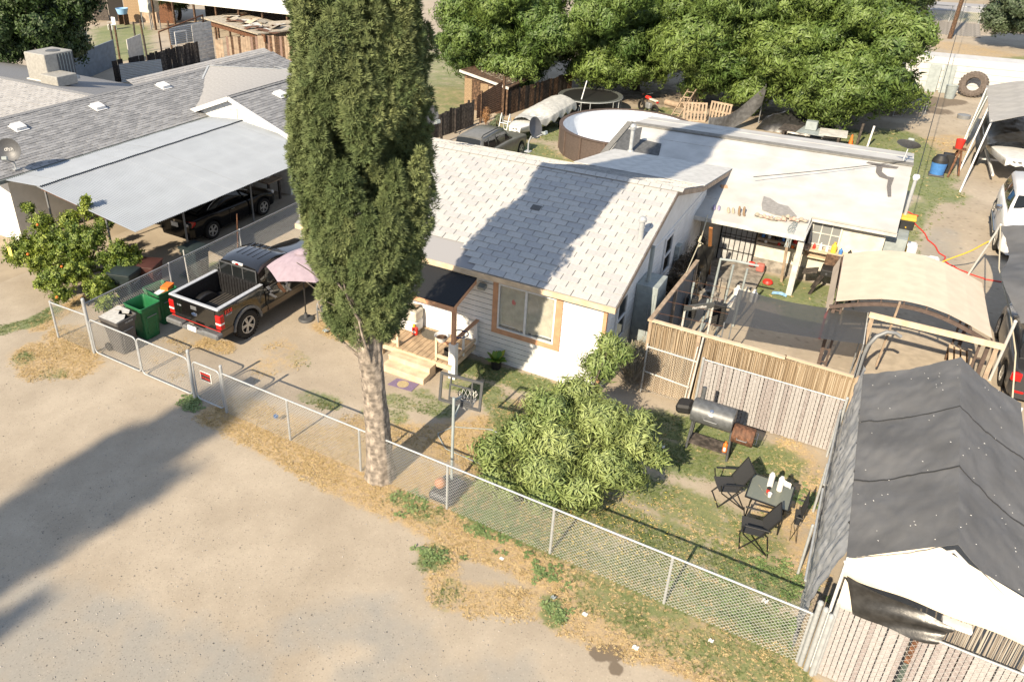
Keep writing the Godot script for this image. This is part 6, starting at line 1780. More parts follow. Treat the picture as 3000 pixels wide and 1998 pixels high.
func crown(par: Node, base: Vector3, lobes: Array, n: int, mesh: Array, mt: Material, c0: Color, c1: Color, s0: float, s1: float, droop := 0.0, step := 0.09):
	# leafy shoots springing from each lobe [centre, radii]: leaf clumps set along curved shoots that droop at the tip
	var tot := 0.0
	for l in lobes: tot += pow(l[1].x * l[1].y * l[1].z, 0.667)
	var xs := []; var cs := []
	for q in mesh: xs.append([]); cs.append([])
	for l in lobes:
		var m := int(n * pow(l[1].x * l[1].y * l[1].z, 0.667) / tot)
		var lc := c0.lerp(c1, rng.randf())
		var k := 0
		while k < m:
			var d := V(rng.randfn(), rng.randfn() * 0.9 + 0.25, rng.randfn()).normalized()
			var L := R(0.65, 1.25)
			var st := V(R(-0.25, 0.25), R(-0.25, 0.25), R(-0.25, 0.25))
			var reach := V(d.x * l[1].x, d.y * l[1].y, d.z * l[1].z) * L
			var tone := lc.lerp(c0.lerp(c1, rng.randf()), 0.5)
			var cnt := maxi(2, int(reach.length() * 0.75 / step))
			for i in cnt:
				k += 1
				var t := 0.3 + 0.7 * (i + rng.randf()) / cnt
				var p: Vector3 = l[0] + V(st.x * l[1].x, st.y * l[1].y, st.z * l[1].z) * (1 - t) + reach * t - V(0, droop * 0.35 * reach.length() * t * t, 0)
				if p.y < 0.12: continue
				var ax := (d + V(R(-0.6, 0.6), R(-0.4, 0.4) - droop * t, R(-0.6, 0.6))).normalized()
				var x := ax.cross(V(R(-1, 1), R(-1, 1), R(-1, 1))).normalized()
				var s := R(s0, s1) * (1.05 - 0.25 * t)
				var j := rng.randi() % mesh.size()
				xs[j].append(Transform3D(Basis(x * s, ax * s, x.cross(ax) * s), p - base))
				var g := R(0.8, 1.2)
				cs[j].append(Color(tone.r * g, tone.g * g, tone.b * g))
	for j in mesh.size(): multi(par, "crown", mesh[j], mt, xs[j], cs[j])
func limb(mb: MB, a: Vector3, b: Vector3, r0: float, r1: float, bend := 0.15, n := 6):
	var pts := []; var rs := []
	var off := V(R(-1, 1), R(-0.3, 0.6), R(-1, 1)) * bend * (b - a).length()
	for i in n + 1:
		var t := float(i) / n
		pts.append(a.lerp(b, t) + off * sin(PI * t) + V(R(-1, 1), R(-1, 1), R(-1, 1)) * r0 * 0.15)
		rs.append(lerpf(r0, r1, t))
	mb.tube(pts, rs, 8)
func broad_tree(called: String, label: String, at: Vector3, trunk: float, lobes: Array, n: int, mesh: Array, c0: Color, c1: Color, s0: float, s1: float, droop: float, group := "", r0 := 0.25, tops := 9, step := 0.2) -> Node3D:
	var t := thing(called, label, "tree", at, group)
	var tb := MB.new()
	limb(tb, at, at + V(R(-0.2, 0.2), trunk, R(-0.2, 0.2)), r0, r0 * 0.7, 0.03)
	for k in mini(tops, lobes.size()):
		var l = lobes[k * lobes.size() / mini(tops, lobes.size())]
		limb(tb, at + V(0, trunk * 0.92, 0), l[0] + V(R(-0.3, 0.3), R(-0.2, 0.3), R(-0.3, 0.3)) * l[1].x, r0 * 0.45, r0 * 0.1, 0.12)
	part(t, "trunk", tb, M.bark)
	crown(t, at, lobes, n, mesh, M.leaf, c0, c1, s0, s1, droop, step)
	return t
func ball_lobes(c: Vector3, rad: Vector3, n: int, lr: float) -> Array:
	var o := []
	for k in n:
		var d := V(rng.randfn(), rng.randfn(), rng.randfn()).normalized()
		var f := pow(rng.randf(), 0.4)
		var r := lr * R(0.75, 1.25)
		o.append([c + V(d.x * rad.x, d.y * rad.y, d.z * rad.z) * f, V(r, r * R(0.7, 0.95), r)])
	return o
func trees():
	cypress()
	# walnut trees behind the pool
	var wm := [leaf_clump(9, 0.28, 0.05, 1.2, 1.2, 21), leaf_clump(8, 0.33, 0.056, 1.3, 1.0, 22)]
	var wa := Color(0.05, 0.1, 0.02); var wb := Color(0.15, 0.21, 0.045)
	var specs := [
		[V(-20.8, 0, -44.0), V(-20.6, 3.7, -42.6), V(3.9, 3.3, 4.0), "walnut tree with hanging leaves nearest the wooden shed"],
		[V(-14.2, 0, -47.5), V(-14.4, 3.9, -45.6), V(4.2, 3.5, 4.0), "large walnut tree behind the trampoline and pool"],
		[V(-8.2, 0, -48.5), V(-8.8, 3.9, -46.0), V(3.8, 3.5, 3.9), "large walnut tree behind the pallets"],
		[V(-2.9, 0, -48.0), V(-3.2, 3.6, -45.4), V(3.5, 3.2, 3.9), "walnut tree at the right end of the row above the black tarp"],
		[V(-17.0, 0, -57), V(-17, 6.5, -56), V(5, 3.6, 4), "tall walnut tree at the back of the row on the left"],
		[V(-6.0, 0, -58), V(-6, 6.2, -57), V(5.5, 3.6, 4), "tall walnut tree at the back of the row on the right"]]
	for s in specs:
		var lobes := ball_lobes(s[1], s[2], 74, 1.15)
		for l in lobes: l[0].y = max(l[0].y, 1.45)
		broad_tree("walnut_tree", s[3], s[0], 2.0, lobes, 20000, wm, wa, wb, 0.7, 1.25, 0.6, "walnut trees behind the pool", 0.28, 12)
	# peach tree on the front lawn
	var pm := [leaf_clump(7, 0.19, 0.021, 1.0, 1.1, 31), leaf_clump(8, 0.16, 0.018, 1.2, 1.3, 32), leaf_clump(6, 0.21, 0.022, 0.8, 0.9, 33)]
	var pl := []
	for q in [[-4.2, 1.25, -11.95, 0.75], [-5.45, 0.85, -11.5, 0.45], [-5.2, 0.6, -11.0, 0.36], [-5.0, 1.2, -11.95, 0.5], [-4.25, 1.05, -11.2, 0.55], [-3.55, 0.8, -11.35, 0.5], [-3.2, 1.2, -11.9, 0.5], [-2.95, 1.35, -12.7, 0.45], [-3.6, 1.7, -12.6, 0.55], [-5.0, 1.4, -12.8, 0.42], [-2.95, 0.9, -12.3, 0.45], [-4.25, 1.9, -14.2, 0.42], [-4.2, 2.35, -14.4, 0.26], [-4.4, 1.5, -13.4, 0.55], [-4.85, 0.45, -11.0, 0.3], [-3.0, 1.5, -13.2, 0.3], [-4.1, 0.75, -11.0, 0.4], [-4.6, 1.55, -12.4, 0.55], [-3.95, 2.15, -14.5, 0.3], [-2.5, 1.05, -12.85, 0.22]]:
		pl.append([V(q[0], q[1], q[2]), V(q[3], q[3] * 0.85, q[3])])
	broad_tree("peach_tree", "bushy light green peach tree on the lawn before the white house", V(-4.2, 0, -12.3), 0.6, pl, 7500, pm, Color(0.12, 0.18, 0.05), Color(0.27, 0.32, 0.11), 0.75, 1.15, 0.35, "", 0.08, 14, 0.07)
	# citrus tree by the carport
	var cm := [leaf_clump(6, 0.1, 0.03, 0.2, 1.3, 41), leaf_clump(5, 0.11, 0.032, 0.3, 1.0, 42, 0.3)]
	var cl := []
	for q in [[-20.5, 1.5, -12.7, 0.7], [-22.0, 1.25, -12.0, 0.5], [-21.9, 1.9, -12.7, 0.35], [-20.5, 2.35, -13.4, 0.28], [-20.0, 2.0, -13.6, 0.3], [-19.3, 1.05, -13.1, 0.45], [-19.35, 1.0, -13.9, 0.28], [-19.9, 1.0, -12.3, 0.6], [-20.2, 0.85, -11.7, 0.4], [-18.9, 0.65, -12.4, 0.4], [-19.7, 0.5, -11.5, 0.28], [-19.8, 1.75, -12.9, 0.5], [-22.6, 2.2, -12.8, 0.22], [-20.9, 2.05, -13.0, 0.35], [-21.3, 1.0, -12.1, 0.5], [-18.2, 0.5, -11.9, 0.3], [-21.2, 1.6, -12.4, 0.45], [-20.45, 2.7, -13.4, 0.16], [-22.3, 0.95, -11.9, 0.35], [-18.7, 1.0, -13.3, 0.35], [-18.6, 0.8, -12.0, 0.35], [-20.6, 0.6, -11.6, 0.3], [-19.0, 1.5, -13.2, 0.3]]:
		cl.append([V(q[0], q[1], q[2]), V(q[3], q[3] * 0.9, q[3])])
	broad_tree("citrus_tree", "sprawling citrus tree at the corner of the carport", V(-20.4, 0, -12.7), 0.5, cl, 9000, cm, Color(0.05, 0.1, 0.015), Color(0.26, 0.31, 0.04), 0.75, 1.2, 0.0, "", 0.09, 14, 0.06)
	for q in [[-21.1, 1.45, -11.6], [-20.0, 1.2, -11.9], [-19.35, 0.7, -11.15], [-21.6, 2.0, -12.4]]:
		var mb := MB.new()
		var c := V(q[0], q[1], q[2])
		mb.lathe([Vector2(0, -0.04), Vector2(0.03, -0.025), Vector2(0.04, 0), Vector2(0.03, 0.025), Vector2(0, 0.04)], c, 12)
		single("orange_fruit", "ripe orange %s of the citrus tree" % ["high on the left", "in the middle", "low on the right", "at the upper left tip"][used.get("orange_fruit", -1) + 1], "fruit", c, mb, M.orange, "oranges in the citrus tree")
	var tag := MB.new(); tag.bbox(V(-21.95, 1.35, -11.55), V(0.2, 0.3, 0.012), 0.003)
	single("yellow_tag", "yellow card hanging in the left side of the citrus tree", "tag", V(-21.95, 1.2, -11.55), tag, mk("tag_y", S(0.75, 0.62, 0.14), 0.7))
	# trees in the distance
	var dm := [leaf_clump(8, 0.28, 0.07, 0.4, 1.3, 51)]
	broad_tree("shade_tree", "dark leafy tree at the top left behind the grey roof", V(-43, 0, -27.5), 2.0, ball_lobes(V(-42.5, 4.6, -27.2), V(3.0, 2.4, 2.6), 26, 1.3), 9000, dm, Color(0.02, 0.045, 0.012), Color(0.06, 0.1, 0.02), 0.8, 1.2, 0.2, "", 0.3)
	broad_tree("yard_tree", "small dark tree beside the evaporative cooler in the far yard", V(-59, 0, -52), 1.2, ball_lobes(V(-58.5, 3.0, -51.5), V(2.2, 1.6, 1.8), 14, 1.0), 4500, dm, Color(0.025, 0.05, 0.015), Color(0.05, 0.085, 0.025), 0.8, 1.2, 0.2, "", 0.2)
	broad_tree("oleander_tree", "dense grey green tree beyond the white trailer at the top right", V(7.2, 0, -76), 1.4, ball_lobes(V(6.6, 3.1, -75), V(2.6, 2.2, 2.4), 24, 1.15), 8000, dm, Color(0.035, 0.06, 0.03), Color(0.08, 0.11, 0.055), 0.8, 1.2, 0.2, "", 0.3)
	broad_tree("willow_tree", "drooping green tree left of the utility pole far behind", V(-0.5, 0, -86), 3, ball_lobes(V(-0.6, 5.0, -86), V(2.6, 3.6, 2.4), 24, 1.2), 7000, dm, Color(0.05, 0.085, 0.03), Color(0.1, 0.14, 0.05), 0.8, 1.3, 0.8, "", 0.3)
	broad_tree("roadside_tree", "green tree far behind the willow at the top right edge", V(4.5, 0, -112), 3, ball_lobes(V(4, 5.0, -112), V(6, 3.6, 3), 20, 1.8), 5000, dm, Color(0.04, 0.07, 0.03), Color(0.08, 0.11, 0.05), 1.2, 1.8, 0.3, "", 0.3)
	# tall tree behind the viewer whose shadow lies over the dirt
	var hl := []
	for k in 60:
		var h := 11.0 + 13.0 * pow(k / 59.0, 0.85)
		var a := k * 2.4
		var rad := 2.7 * (1.0 - pow((h - 11.0) / 13.5, 1.5)) + 0.4
		hl.append([V(-15.4 + cos(a) * rad * R(0.3, 1), h, 26.0 + sin(a) * rad * R(0.3, 1)), V(R(0.25, 0.55), R(0.8, 1.7), R(0.25, 0.55))])
	broad_tree("eucalyptus_tree", "tall eucalyptus tree across the street that shades the dirt", V(-15.4, 0, 26), 10, hl, 4200, [leaf_clump(7, 0.3, 0.05, 1.0, 1.2, 61)], Color(0.06, 0.09, 0.04), Color(0.1, 0.13, 0.06), 0.9, 1.4, 0.8, "", 0.35, 20)
	var wd := thing("tumble_shrub", "dry silvery shrub at the corner of the reed screen", "shrub", V(-4.15, 0, -16.6))
	var tw := MB.new()
	for k in 220:
		var a := R(0, TAU); var e := R(0.5, 1.5)
		var b := V(-4.15, 0, -16.6) + V(R(-0.1, 0.1), 0, R(-0.1, 0.1))
		var d := V(cos(a) * cos(e) * 0.6, sin(e), sin(a) * cos(e) * 0.6)
		wire(tw, b + d * 0.2, b + d * R(0.7, 1.25) + V(R(-0.1, 0.1), 0, R(-0.1, 0.1)), R(0.004, 0.008))
	part(wd, "stems", tw, mk("dry_stem", S(0.3, 0.27, 0.22), 0.95)).set_meta("kind", "stuff")
	crown(wd, V(-4.15, 0, -16.6), [[V(-4.2, 0.6, -16.5), V(0.3, 0.55, 0.3)], [V(-4.05, 1.0, -16.8), V(0.28, 0.3, 0.28)]], 900, [leaf_clump(6, 0.06, 0.008, 0.3, 1.4, 71)], M.leaf, Color(0.2, 0.2, 0.17), Color(0.3, 0.24, 0.15), 0.8, 1.3)
	var dv := thing("dry_vine", "dry brown vines filling the gap beside the white house", "vine", V(-4.4, 0, -21.8))
	var vl := []
	for k in 12: vl.append([V(R(-4.6, -4.1), R(0.3, 1.3), -20.4 - k * 0.28), V(0.22, 0.4, 0.3)])
	crown(dv, V(-4.4, 0, -21.8), vl, 2600, [leaf_clump(6, 0.08, 0.012, 0.4, 1.4, 73)], M.leaf, Color(0.07, 0.05, 0.03), Color(0.14, 0.11, 0.07), 0.8, 1.4, 0.2, 0.08)
	# weeds along the back fence
	for q in [[-18.3, -35.6, 0.9], [-17.4, -34.8, 0.6], [-17.9, -36.3, 0.5]]:
		var wt := thing("weed", ["tall brown dried weed against the wooden fence", "grey green weed between the estate car and the fence", "low weed at the foot of the corrugated panel"][used.get("weed", -1) + 1], "weed", V(q[0], 0, q[1]), "weeds along the back fence")
		var sm := MB.new()
		for k in 14: wire(sm, V(q[0], 0, q[1]), V(q[0] + R(-0.2, 0.2), q[2] * R(0.7, 1.2), q[1] + R(-0.2, 0.2)), 0.008)
		part(wt, "stems", sm, M.rust).set_meta("kind", "stuff")
		crown(wt, V(q[0], 0, q[1]), [[V(q[0], q[2] * 0.6, q[1]), V(0.25, q[2] * 0.5, 0.25)]], 260, [leaf_clump(6, 0.09, 0.014, 0.3, 1.4, 72)], M.leaf, Color(0.2, 0.1, 0.04) if q[2] > 0.8 else Color(0.1, 0.13, 0.07), Color(0.3, 0.16, 0.07) if q[2] > 0.8 else Color(0.16, 0.18, 0.1), 0.8, 1.3)

func cypress():
	var at := V(-7.6, 0, -10.48)
	var t := thing("cypress_tree", "tall dense cypress tree with bare pale trunk by the front fence", "tree", at)
	var nz := FastNoiseLite.new(); nz.seed = 2; nz.frequency = 1.0; nz.fractal_octaves = 3
	var tb := MB.new(); var rings := []
	for i in 46:
		var y := 4.4 * i / 45.0
		var ring := []
		var cx := at.x - 0.03 * y + 0.03 * sin(y * 1.3); var cz := at.z + 0.02 * y
		var rr := 0.245 + 0.1 * exp(-y * 3.5) + 0.02 * sin(y * 2.1)
		for k in 40:
			var a := TAU * k / 40
			var f := nz.get_noise_3d(cos(a) * 3.2, y * 0.35, sin(a) * 3.2) * 0.05 + nz.get_noise_3d(cos(a) * 9, y * 1.1, sin(a) * 9) * 0.022
			ring.append(V(cx + cos(a) * (rr + f), y, cz + sin(a) * (rr + f)))
		rings.append(ring)
	tb.loft(rings, true, false)
	part(t, "trunk", tb, M.bark_cypress)
	var br := MB.new()
	for k in 34:
		var a := R(0, TAU); var h := R(3.0, 4.3)
		var p := V(at.x - 0.1 + cos(a) * 0.22, h, at.z + 0.06 + sin(a) * 0.22)
		var e := V(-8.2 + cos(a) * R(0.4, 1.1), h + R(0.7, 1.8), -10.65 + sin(a) * R(0.4, 1.1))
		limb(br, p, e, R(0.015, 0.05), 0.008, 0.16, 6)
	part(t, "limbs", br, M.bark_cypress)
	var sp := [leaf_clump(13, 0.082, 0.0075, -0.3, 1.1, 81, 0.5), leaf_clump(14, 0.07, 0.007, -0.2, 1.3, 82, 0.4)]
	var xs := [[], []]; var cs := [[], []]
	var ax0 := V(-7.9, 0, -10.66)
	var prof := func(h: float) -> float:
		if h < 5.6: return lerpf(0.3, 1.13, pow(clampf((h - 3.2) / 2.3, 0, 1), 0.55))
		if h < 9.5: return lerpf(1.15, 1.0, (h - 5.6) / 3.9)
		return lerpf(1.0, 0.7, (h - 9.5) / 4.5) if h < 14 else 0.7 * sqrt(clampf((17.2 - h) / 3.2, 0, 1))
	for k in 560:
		var h := 3.2 + 13.7 * pow(rng.randf(), 1.15)
		var a := rng.randf() * TAU
		var r: float = prof.call(h)
		var rr := r * (sqrt(R(0.62, 1.0)) if k % 5 > 0 else R(0.3, 0.7)) * (1.18 if k % 13 == 0 else 1.0)
		var L := R(0.7, 1.6); var w := R(0.15, 0.32)
		var base := ax0 + V(cos(a) * rr * 0.86, h, sin(a) * rr * 0.86)
		if h < 4.4: L *= 0.65
		var tip := base + V(cos(a) * (0.1 + R(0.0, 0.16)), L, sin(a) * (0.1 + R(0.0, 0.16)))
		var near: bool = h < 10.2
		var n := int((270 if near else 70) * L * (w / 0.28))
		var tone := R(0.0, 1.0); tone = tone * tone
		for j in n:
			var u := pow(rng.randf(), 0.85)
			var b := rng.randf() * TAU
			var wr := w * pow(sin(PI * clampf(0.12 + u * 0.86, 0, 1)), 0.7) * (0.75 + 0.25 * rng.randf()) * (1.0 + 0.25 * sin(b * 3 + k) * sin(u * 9 + k))
			var p := base.lerp(tip, u) + V(cos(b) * wr, R(-0.04, 0.04), sin(b) * wr)
			if Vector2(p.x - ax0.x, p.z - ax0.z).length() < rr * 0.3: continue
			var d := (V(cos(b) * 0.8 + cos(a) * 0.35, R(0.3, 1.0), sin(b) * 0.8 + sin(a) * 0.35)).normalized()
			var x := d.cross(V(R(-1, 1), R(-1, 1), R(-1, 1))).normalized()
			var s := R(0.75, 1.3) * (1.0 if near else 1.9)
			var q := rng.randi() % 2
			xs[q].append(Transform3D(Basis(x * s, d * s, x.cross(d) * s), p - at))
			var c := Color(0.075, 0.11, 0.035).lerp(Color(0.205, 0.235, 0.09), tone * 0.7 + R(-0.05, 0.2))
			var g := R(0.75, 1.2)
			cs[q].append(Color(c.r * g, c.g * g, c.b * g))
	for q in 2: multi(t, "crown", sp[q], M.needle, xs[q], cs[q])
	print("cypress sprays ", xs[0].size() + xs[1].size())
func bin(called: String, label: String, at: Vector3, turn: float, m: Material, lid: bool, group: String) -> Node3D:
	var t := thing(called, label, "wheelie bin", at, group, turn)
	O = Vector3.ZERO
	var b := MB.new()
	var ring := func(w: float, d: float, y: float, z: float) -> Array:
		var o := []
		for q in [[1, 1, 0], [-1, 1, PI / 2], [-1, -1, PI], [1, -1, PI * 1.5]]:
			for k in 4:
				var a: float = q[2] + PI / 2 * k / 3.0
				o.append(V(q[0] * (w / 2 - 0.06) + cos(a) * 0.06, y, z + q[1] * (d / 2 - 0.06) + sin(a) * 0.06))
		return o
	b.loft([ring.call(0.46, 0.5, 0.02, 0.03), ring.call(0.54, 0.6, 0.6, 0.02), ring.call(0.58, 0.64, 0.86, 0), ring.call(0.64, 0.72, 0.88, 0), ring.call(0.66, 0.74, 1.03, 0), ring.call(0.6, 0.68, 1.03, 0), ring.call(0.56, 0.62, 0.85, 0), ring.call(0.48, 0.52, 0.35, 0)], true, true)
	var body := part(t, "body", b, m)
	var rim := MB.new()
	var rp: Array = ring.call(0.66, 0.74, 1.03, 0); rp.append(rp[0]); rim.tube(rp, 0.02, 6, false); part(body, "rim", rim, m)
	for s in [-1, 1]:
		var rb := MB.new(); rb.bbox(V(s * 0.15, 0.45, 0.3), V(0.05, 0.55, 0.06), 0.015); part(body, "rib", rb, m)
		var w := MB.new(); w.lathe([Vector2(0, -0.03), Vector2(0.12, -0.03), Vector2(0.12, 0.03), Vector2(0, 0.03)], V(s * 0.27, 0.12, -0.26), 18, Basis(V(0, 0, 1), PI / 2)); part(t, "wheel", w, M.black_plastic)
	var bar := MB.new(); bar.tube([V(-0.15, 0.72, 0.36), V(0.15, 0.72, 0.36)], 0.012, 6); part(body, "catch_bar", bar, M.steel)
	var h := MB.new(); h.tube([V(-0.28, 0.98, -0.42), V(0.28, 0.98, -0.42)], 0.018, 6); part(body, "handle", h, m)
	if lid:
		var l := MB.new(); l.sheet(func(u, v): return V((u - 0.5) * 0.7, 1.07 + 0.05 * sin(PI * u) * sin(PI * v), -0.4 + v * 0.78), 10, 10, 0.02); part(t, "lid", l, m)
	return t
func front_objects():
	var g := "wheelie bins at the drive gate"
	# turned so that the front (+z local) looks along +x
	var gb := bin("wheelie_bin", "grey wheelie bin with a broken pale lid behind the drive gate", V(-16.45, 0, -11.0), PI / 2, M.bin_grey, false, g)
	for q in [P2([-0.32, -0.36, 0.08, -0.36, 0.16, -0.1, 0.02, 0.0, 0.1, 0.2, -0.05, 0.34, -0.32, 0.34]), P2([0.1, -0.36, 0.32, -0.36, 0.32, 0.12, 0.2, 0.22, 0.12, 0.05, 0.22, -0.1])]:
		var l := MB.new(); l.prism(q, func(p, d): return V(p.x, 1.05 + d + p.x * 0.06, p.y), 0, 0.02); part(gb, "lid_piece", l, M.bin_lid)
	text_on(gb, "SB 3810", 0.07, M.bin_lid, Transform3D(Basis.IDENTITY, V(0.05, 0.95, 0.372)))
	bin("wheelie_bin", "open green wheelie bin between the grey bin and the truck", V(-16.5, 0, -11.85), PI / 2 - 0.05, M.bin_green, false, g)
	bin("wheelie_bin", "open green wheelie bin holding orange boxes beside the truck", V(-16.75, 0, -12.7), PI / 2 - 0.12, M.bin_green, false, g)
	bin("wheelie_bin", "dark green wheelie bin with closed lid behind the driveway fence", V(-18.0, 0, -15.2), PI / 2, M.bin_dark, true, g)
	bin("wheelie_bin", "maroon wheelie bin with closed lid behind the driveway fence", V(-18.35, 0, -13.6), PI / 2 + 0.4, M.bin_maroon, true, g)
	bin("wheelie_bin", "small dark grey wheelie bin under the citrus branches", V(-18.5, 0, -12.9), PI / 2 + 0.3, M.bin_dark, true, g)
	for q in [[-16.6, 0.99, -12.85, 0.3, "orange shoe box on top in the far green bin"], [-16.6, 0.9, -12.55, 0.15, "orange and white shoe box lower in the far green bin"]]:
		var t := thing("shoe_box", q[4], "box", V(q[0], q[1], q[2]), "", q[3]); O = Vector3.ZERO
		var b := MB.new(); b.bbox(V(0, 0.05, 0), V(0.24, 0.1, 0.34), 0.005); part(t, "box", b, M.orange)
		var l := MB.new(); l.bbox(V(0, 0.106, 0), V(0.25, 0.014, 0.35) if q[3] > 0.2 else V(0.2, 0.014, 0.3), 0.004); part(t, "lid", l, M.orange if q[3] > 0.2 else M.paper)
	var ins := MB.new(); ins.sheet(func(u, v): return V(-16.95 + u * 0.5, 0.86 + 0.05 * sin(u * 7) * sin(v * 9), -13.0 + v * 0.5), 8, 8, 0.03)
	single("rubbish_bag", "dark rubbish bag filling the far green bin", "bag", V(-16.7, 0.7, -12.75), ins, M.tarp_shiny)
	# parasol by the truck
	var p := thing("parasol", "dusty mauve parasol on a round base beside the truck", "parasol", V(-13.25, 0, -14.85))
	var pb := MB.new(); pb.lathe([Vector2(0.23, 0), Vector2(0.23, 0.04), Vector2(0.2, 0.07), Vector2(0.06, 0.08), Vector2(0.045, 0.22), Vector2(0, 0.22)], V(-13.25, 0, -14.85), 24); part(p, "base", pb, M.grey_plastic)
	var pp := MB.new(); pp.tube([V(-13.25, 0.1, -14.85), V(-13.22, 2.1, -14.85)], 0.02, 8); part(p, "pole", pp, M.black_plastic)
	var ctr := V(-13.2, 2.18, -14.85)
	for k in 6:
		var a1 := TAU * k / 6 + 0.55; var a2 := TAU * (k + 1) / 6 + 0.55
		var c := MB.new()
		c.sheet(func(u, v):
			var d1 := V(cos(a1), 0, sin(a1)); var d2 := V(cos(a2), 0, sin(a2))
			var q: Vector3 = d1.lerp(d2, u) * (1.05 * v)
			return ctr + q + V(0, -0.42 * v * v - 0.06 * v + 0.03 * v * sin(PI * u), 0), 6, 6, 0.004)
		part(p, "canopy_panel", c, M.parasol)
		var r := MB.new(); r.tube([ctr + V(0, -0.03, 0), ctr + V(cos(a1) * 0.55, -0.18, sin(a1) * 0.55), ctr + V(cos(a1) * 1.04, -0.5, sin(a1) * 1.04)], 0.008, 5); part(p, "rib", r, M.black_plastic)
	var vt := MB.new(); vt.lathe([Vector2(0.22, -0.02), Vector2(0.12, 0.05), Vector2(0, 0.08)], ctr + V(0, 0.02, 0), 12); part(p, "vent", vt, M.parasol)
	# garden bench
	var b := thing("garden_bench", "weathered metal garden bench below the cypress crown", "bench", V(-12.2, 0, -15.1))
	for k in 4:
		var s := MB.new(); s.bbox(V(-12.2, 0.43, -15.25 + k * 0.11), V(1.35, 0.03, 0.085), 0.006); part(b, "seat_slat", s, mk("bench_grey", S(0.14, 0.16, 0.17), 0.6, 0.2, 0.4, 3))
	for k in 3:
		var s := MB.new(); s.bbox(V(-12.2, 0.56 + k * 0.12, -15.36 - k * 0.03), V(1.35, 0.08, 0.025), 0.006); part(b, "back_slat", s, M.bench_grey)
	for s in [-1, 1]:
		var x: float = -12.2 + s * 0.64
		var f := MB.new()
		f.tube([V(x, 0, -14.9), V(x, 0.42, -14.88), V(x, 0.62, -14.92), V(x, 0.64, -15.1), V(x, 0.58, -15.3)], 0.022, 6); f.tube([V(x, 0, -15.38), V(x, 0.42, -15.3), V(x, 0.86, -15.44)], 0.022, 6)
		part(b, "end_frame", f, M.steel)
	var nw := MB.new(); nw.sheet(func(u, v): return V(-11.85 + u * 0.45, 0.455 + 0.02 * sin(u * 8), -15.25 + v * 0.3), 6, 3, 0.006)
	single("newspaper", "crumpled pale paper lying on the garden bench", "paper", V(-11.7, 0.45, -15.1), nw, M.scrap)
	# porch things
	var bw := thing("bowl", "white bowl of soil on the porch rail", "bowl", V(-8.45, 1.02, -14.47))
	var b1 := MB.new(); b1.lathe([Vector2(0, 0), Vector2(0.1, 0), Vector2(0.18, 0.16), Vector2(0.2, 0.17), Vector2(0.17, 0.15), Vector2(0.13, 0.1)], V(-8.45, 1.02, -14.47), 20); part(bw, "bowl", b1, M.white_plastic)
	var b2 := MB.new(); b2.lathe([Vector2(0, 0.11), Vector2(0.15, 0.11)], V(-8.45, 1.02, -14.47), 18); part(bw, "soil", b2, M.wood_brown)
	var bk := MB.new(); bk.lathe([Vector2(0, 0), Vector2(0.1, 0), Vector2(0.13, 0.28), Vector2(0.11, 0.28), Vector2(0.09, 0.05)], V(-8.35, 0.43, -14.65), 18)
	single("black_bucket", "black bucket on the deck behind the porch post", "bucket", V(-8.35, 0.43, -14.65), bk, M.black_plastic)
	var hp := MB.new()
	var hpts := []
	for k in 25: hpts.append(V(-8.12 + cos(TAU * k / 24) * 0.19, 1.135 + 0.01 * sin(k), -14.85 + sin(TAU * k / 24) * 0.19))
	hp.tube(hpts, 0.016, 6, false)
	single("blue_hoop", "blue hoop lying on the side rail of the porch", "hoop", V(-8.12, 1.12, -14.85), hp, mk("hoop_blue", S(0.06, 0.1, 0.2), 0.4))
	var dm := MB.new(); var pts2 := []
	for k in 17: pts2.append(Vector2(-9.3 + cos(PI * k / 16.0) * 0.42, -15.62 + sin(PI * k / 16.0) * 0.42))
	dm.prism(pts2, func(q, d): return V(q.x, 0.424 + d, q.y), 0, 0.012)
	single("door_mat", "half round grey door mat on the porch deck", "door mat", V(-9.3, 0.424, -15.5), dm, M.mat_rubber)
	var ck := thing("storage_crates", "stack of pale plastic crates with a cardboard lid on the porch", "crate", V(-10.0, 0.43, -15.45))
	for q in [[0.16, 0.32, M.white_plastic], [0.48, 0.3, M.cream]]:
		var c := MB.new(); c.bbox(V(-9.98, 0.43 + q[0], -15.45), V(0.5, q[1], 0.4), 0.03); part(ck, "crate", c, q[2])
	var cb := MB.new(); cb.bbox(V(-10.02, 1.08, -15.5), V(0.42, 0.02, 0.3), 0.005, Basis(V(0, 0, 1), 0.2)); part(ck, "cardboard_lid", cb, M.lumber_old)
	var jug := thing("detergent_jug", "red detergent jug with yellow cap on the porch deck", "jug", V(-9.72, 0.43, -15.2))
	var j := MB.new(); j.bbox(V(-9.72, 0.55, -15.2), V(0.17, 0.24, 0.11), 0.03); part(jug, "jug", j, M.red)
	var jc := MB.new(); jc.lathe([Vector2(0.035, 0), Vector2(0.035, 0.07), Vector2(0, 0.07)], V(-9.75, 0.67, -15.2), 10); part(jug, "cap", jc, M.yellow)
	var jl := MB.new(); jl.box(V(-9.72, 0.54, -15.143), V(0.09, 0.08, 0.004), Basis(V(0, 0, 1), 0.78)); part(jug, "label_panel", jl, M.paper)
	# mat on the ground
	var gm := thing("purple_mat", "faded purple mat with a golden ball print in front of the steps", "mat", V(-9.03, 0, -13.57))
	var m1 := MB.new(); m1.prism(P2([-9.38, -13.36, -9.33, -13.72, -8.71, -13.8, -8.7, -13.42]), func(q, d): return V(q.x, 0.006 + d, q.y), 0, 0.01); part(gm, "mat", m1, mk("mat_purple", S(0.2, 0.15, 0.24), 0.95, 0, 0.3, 4))
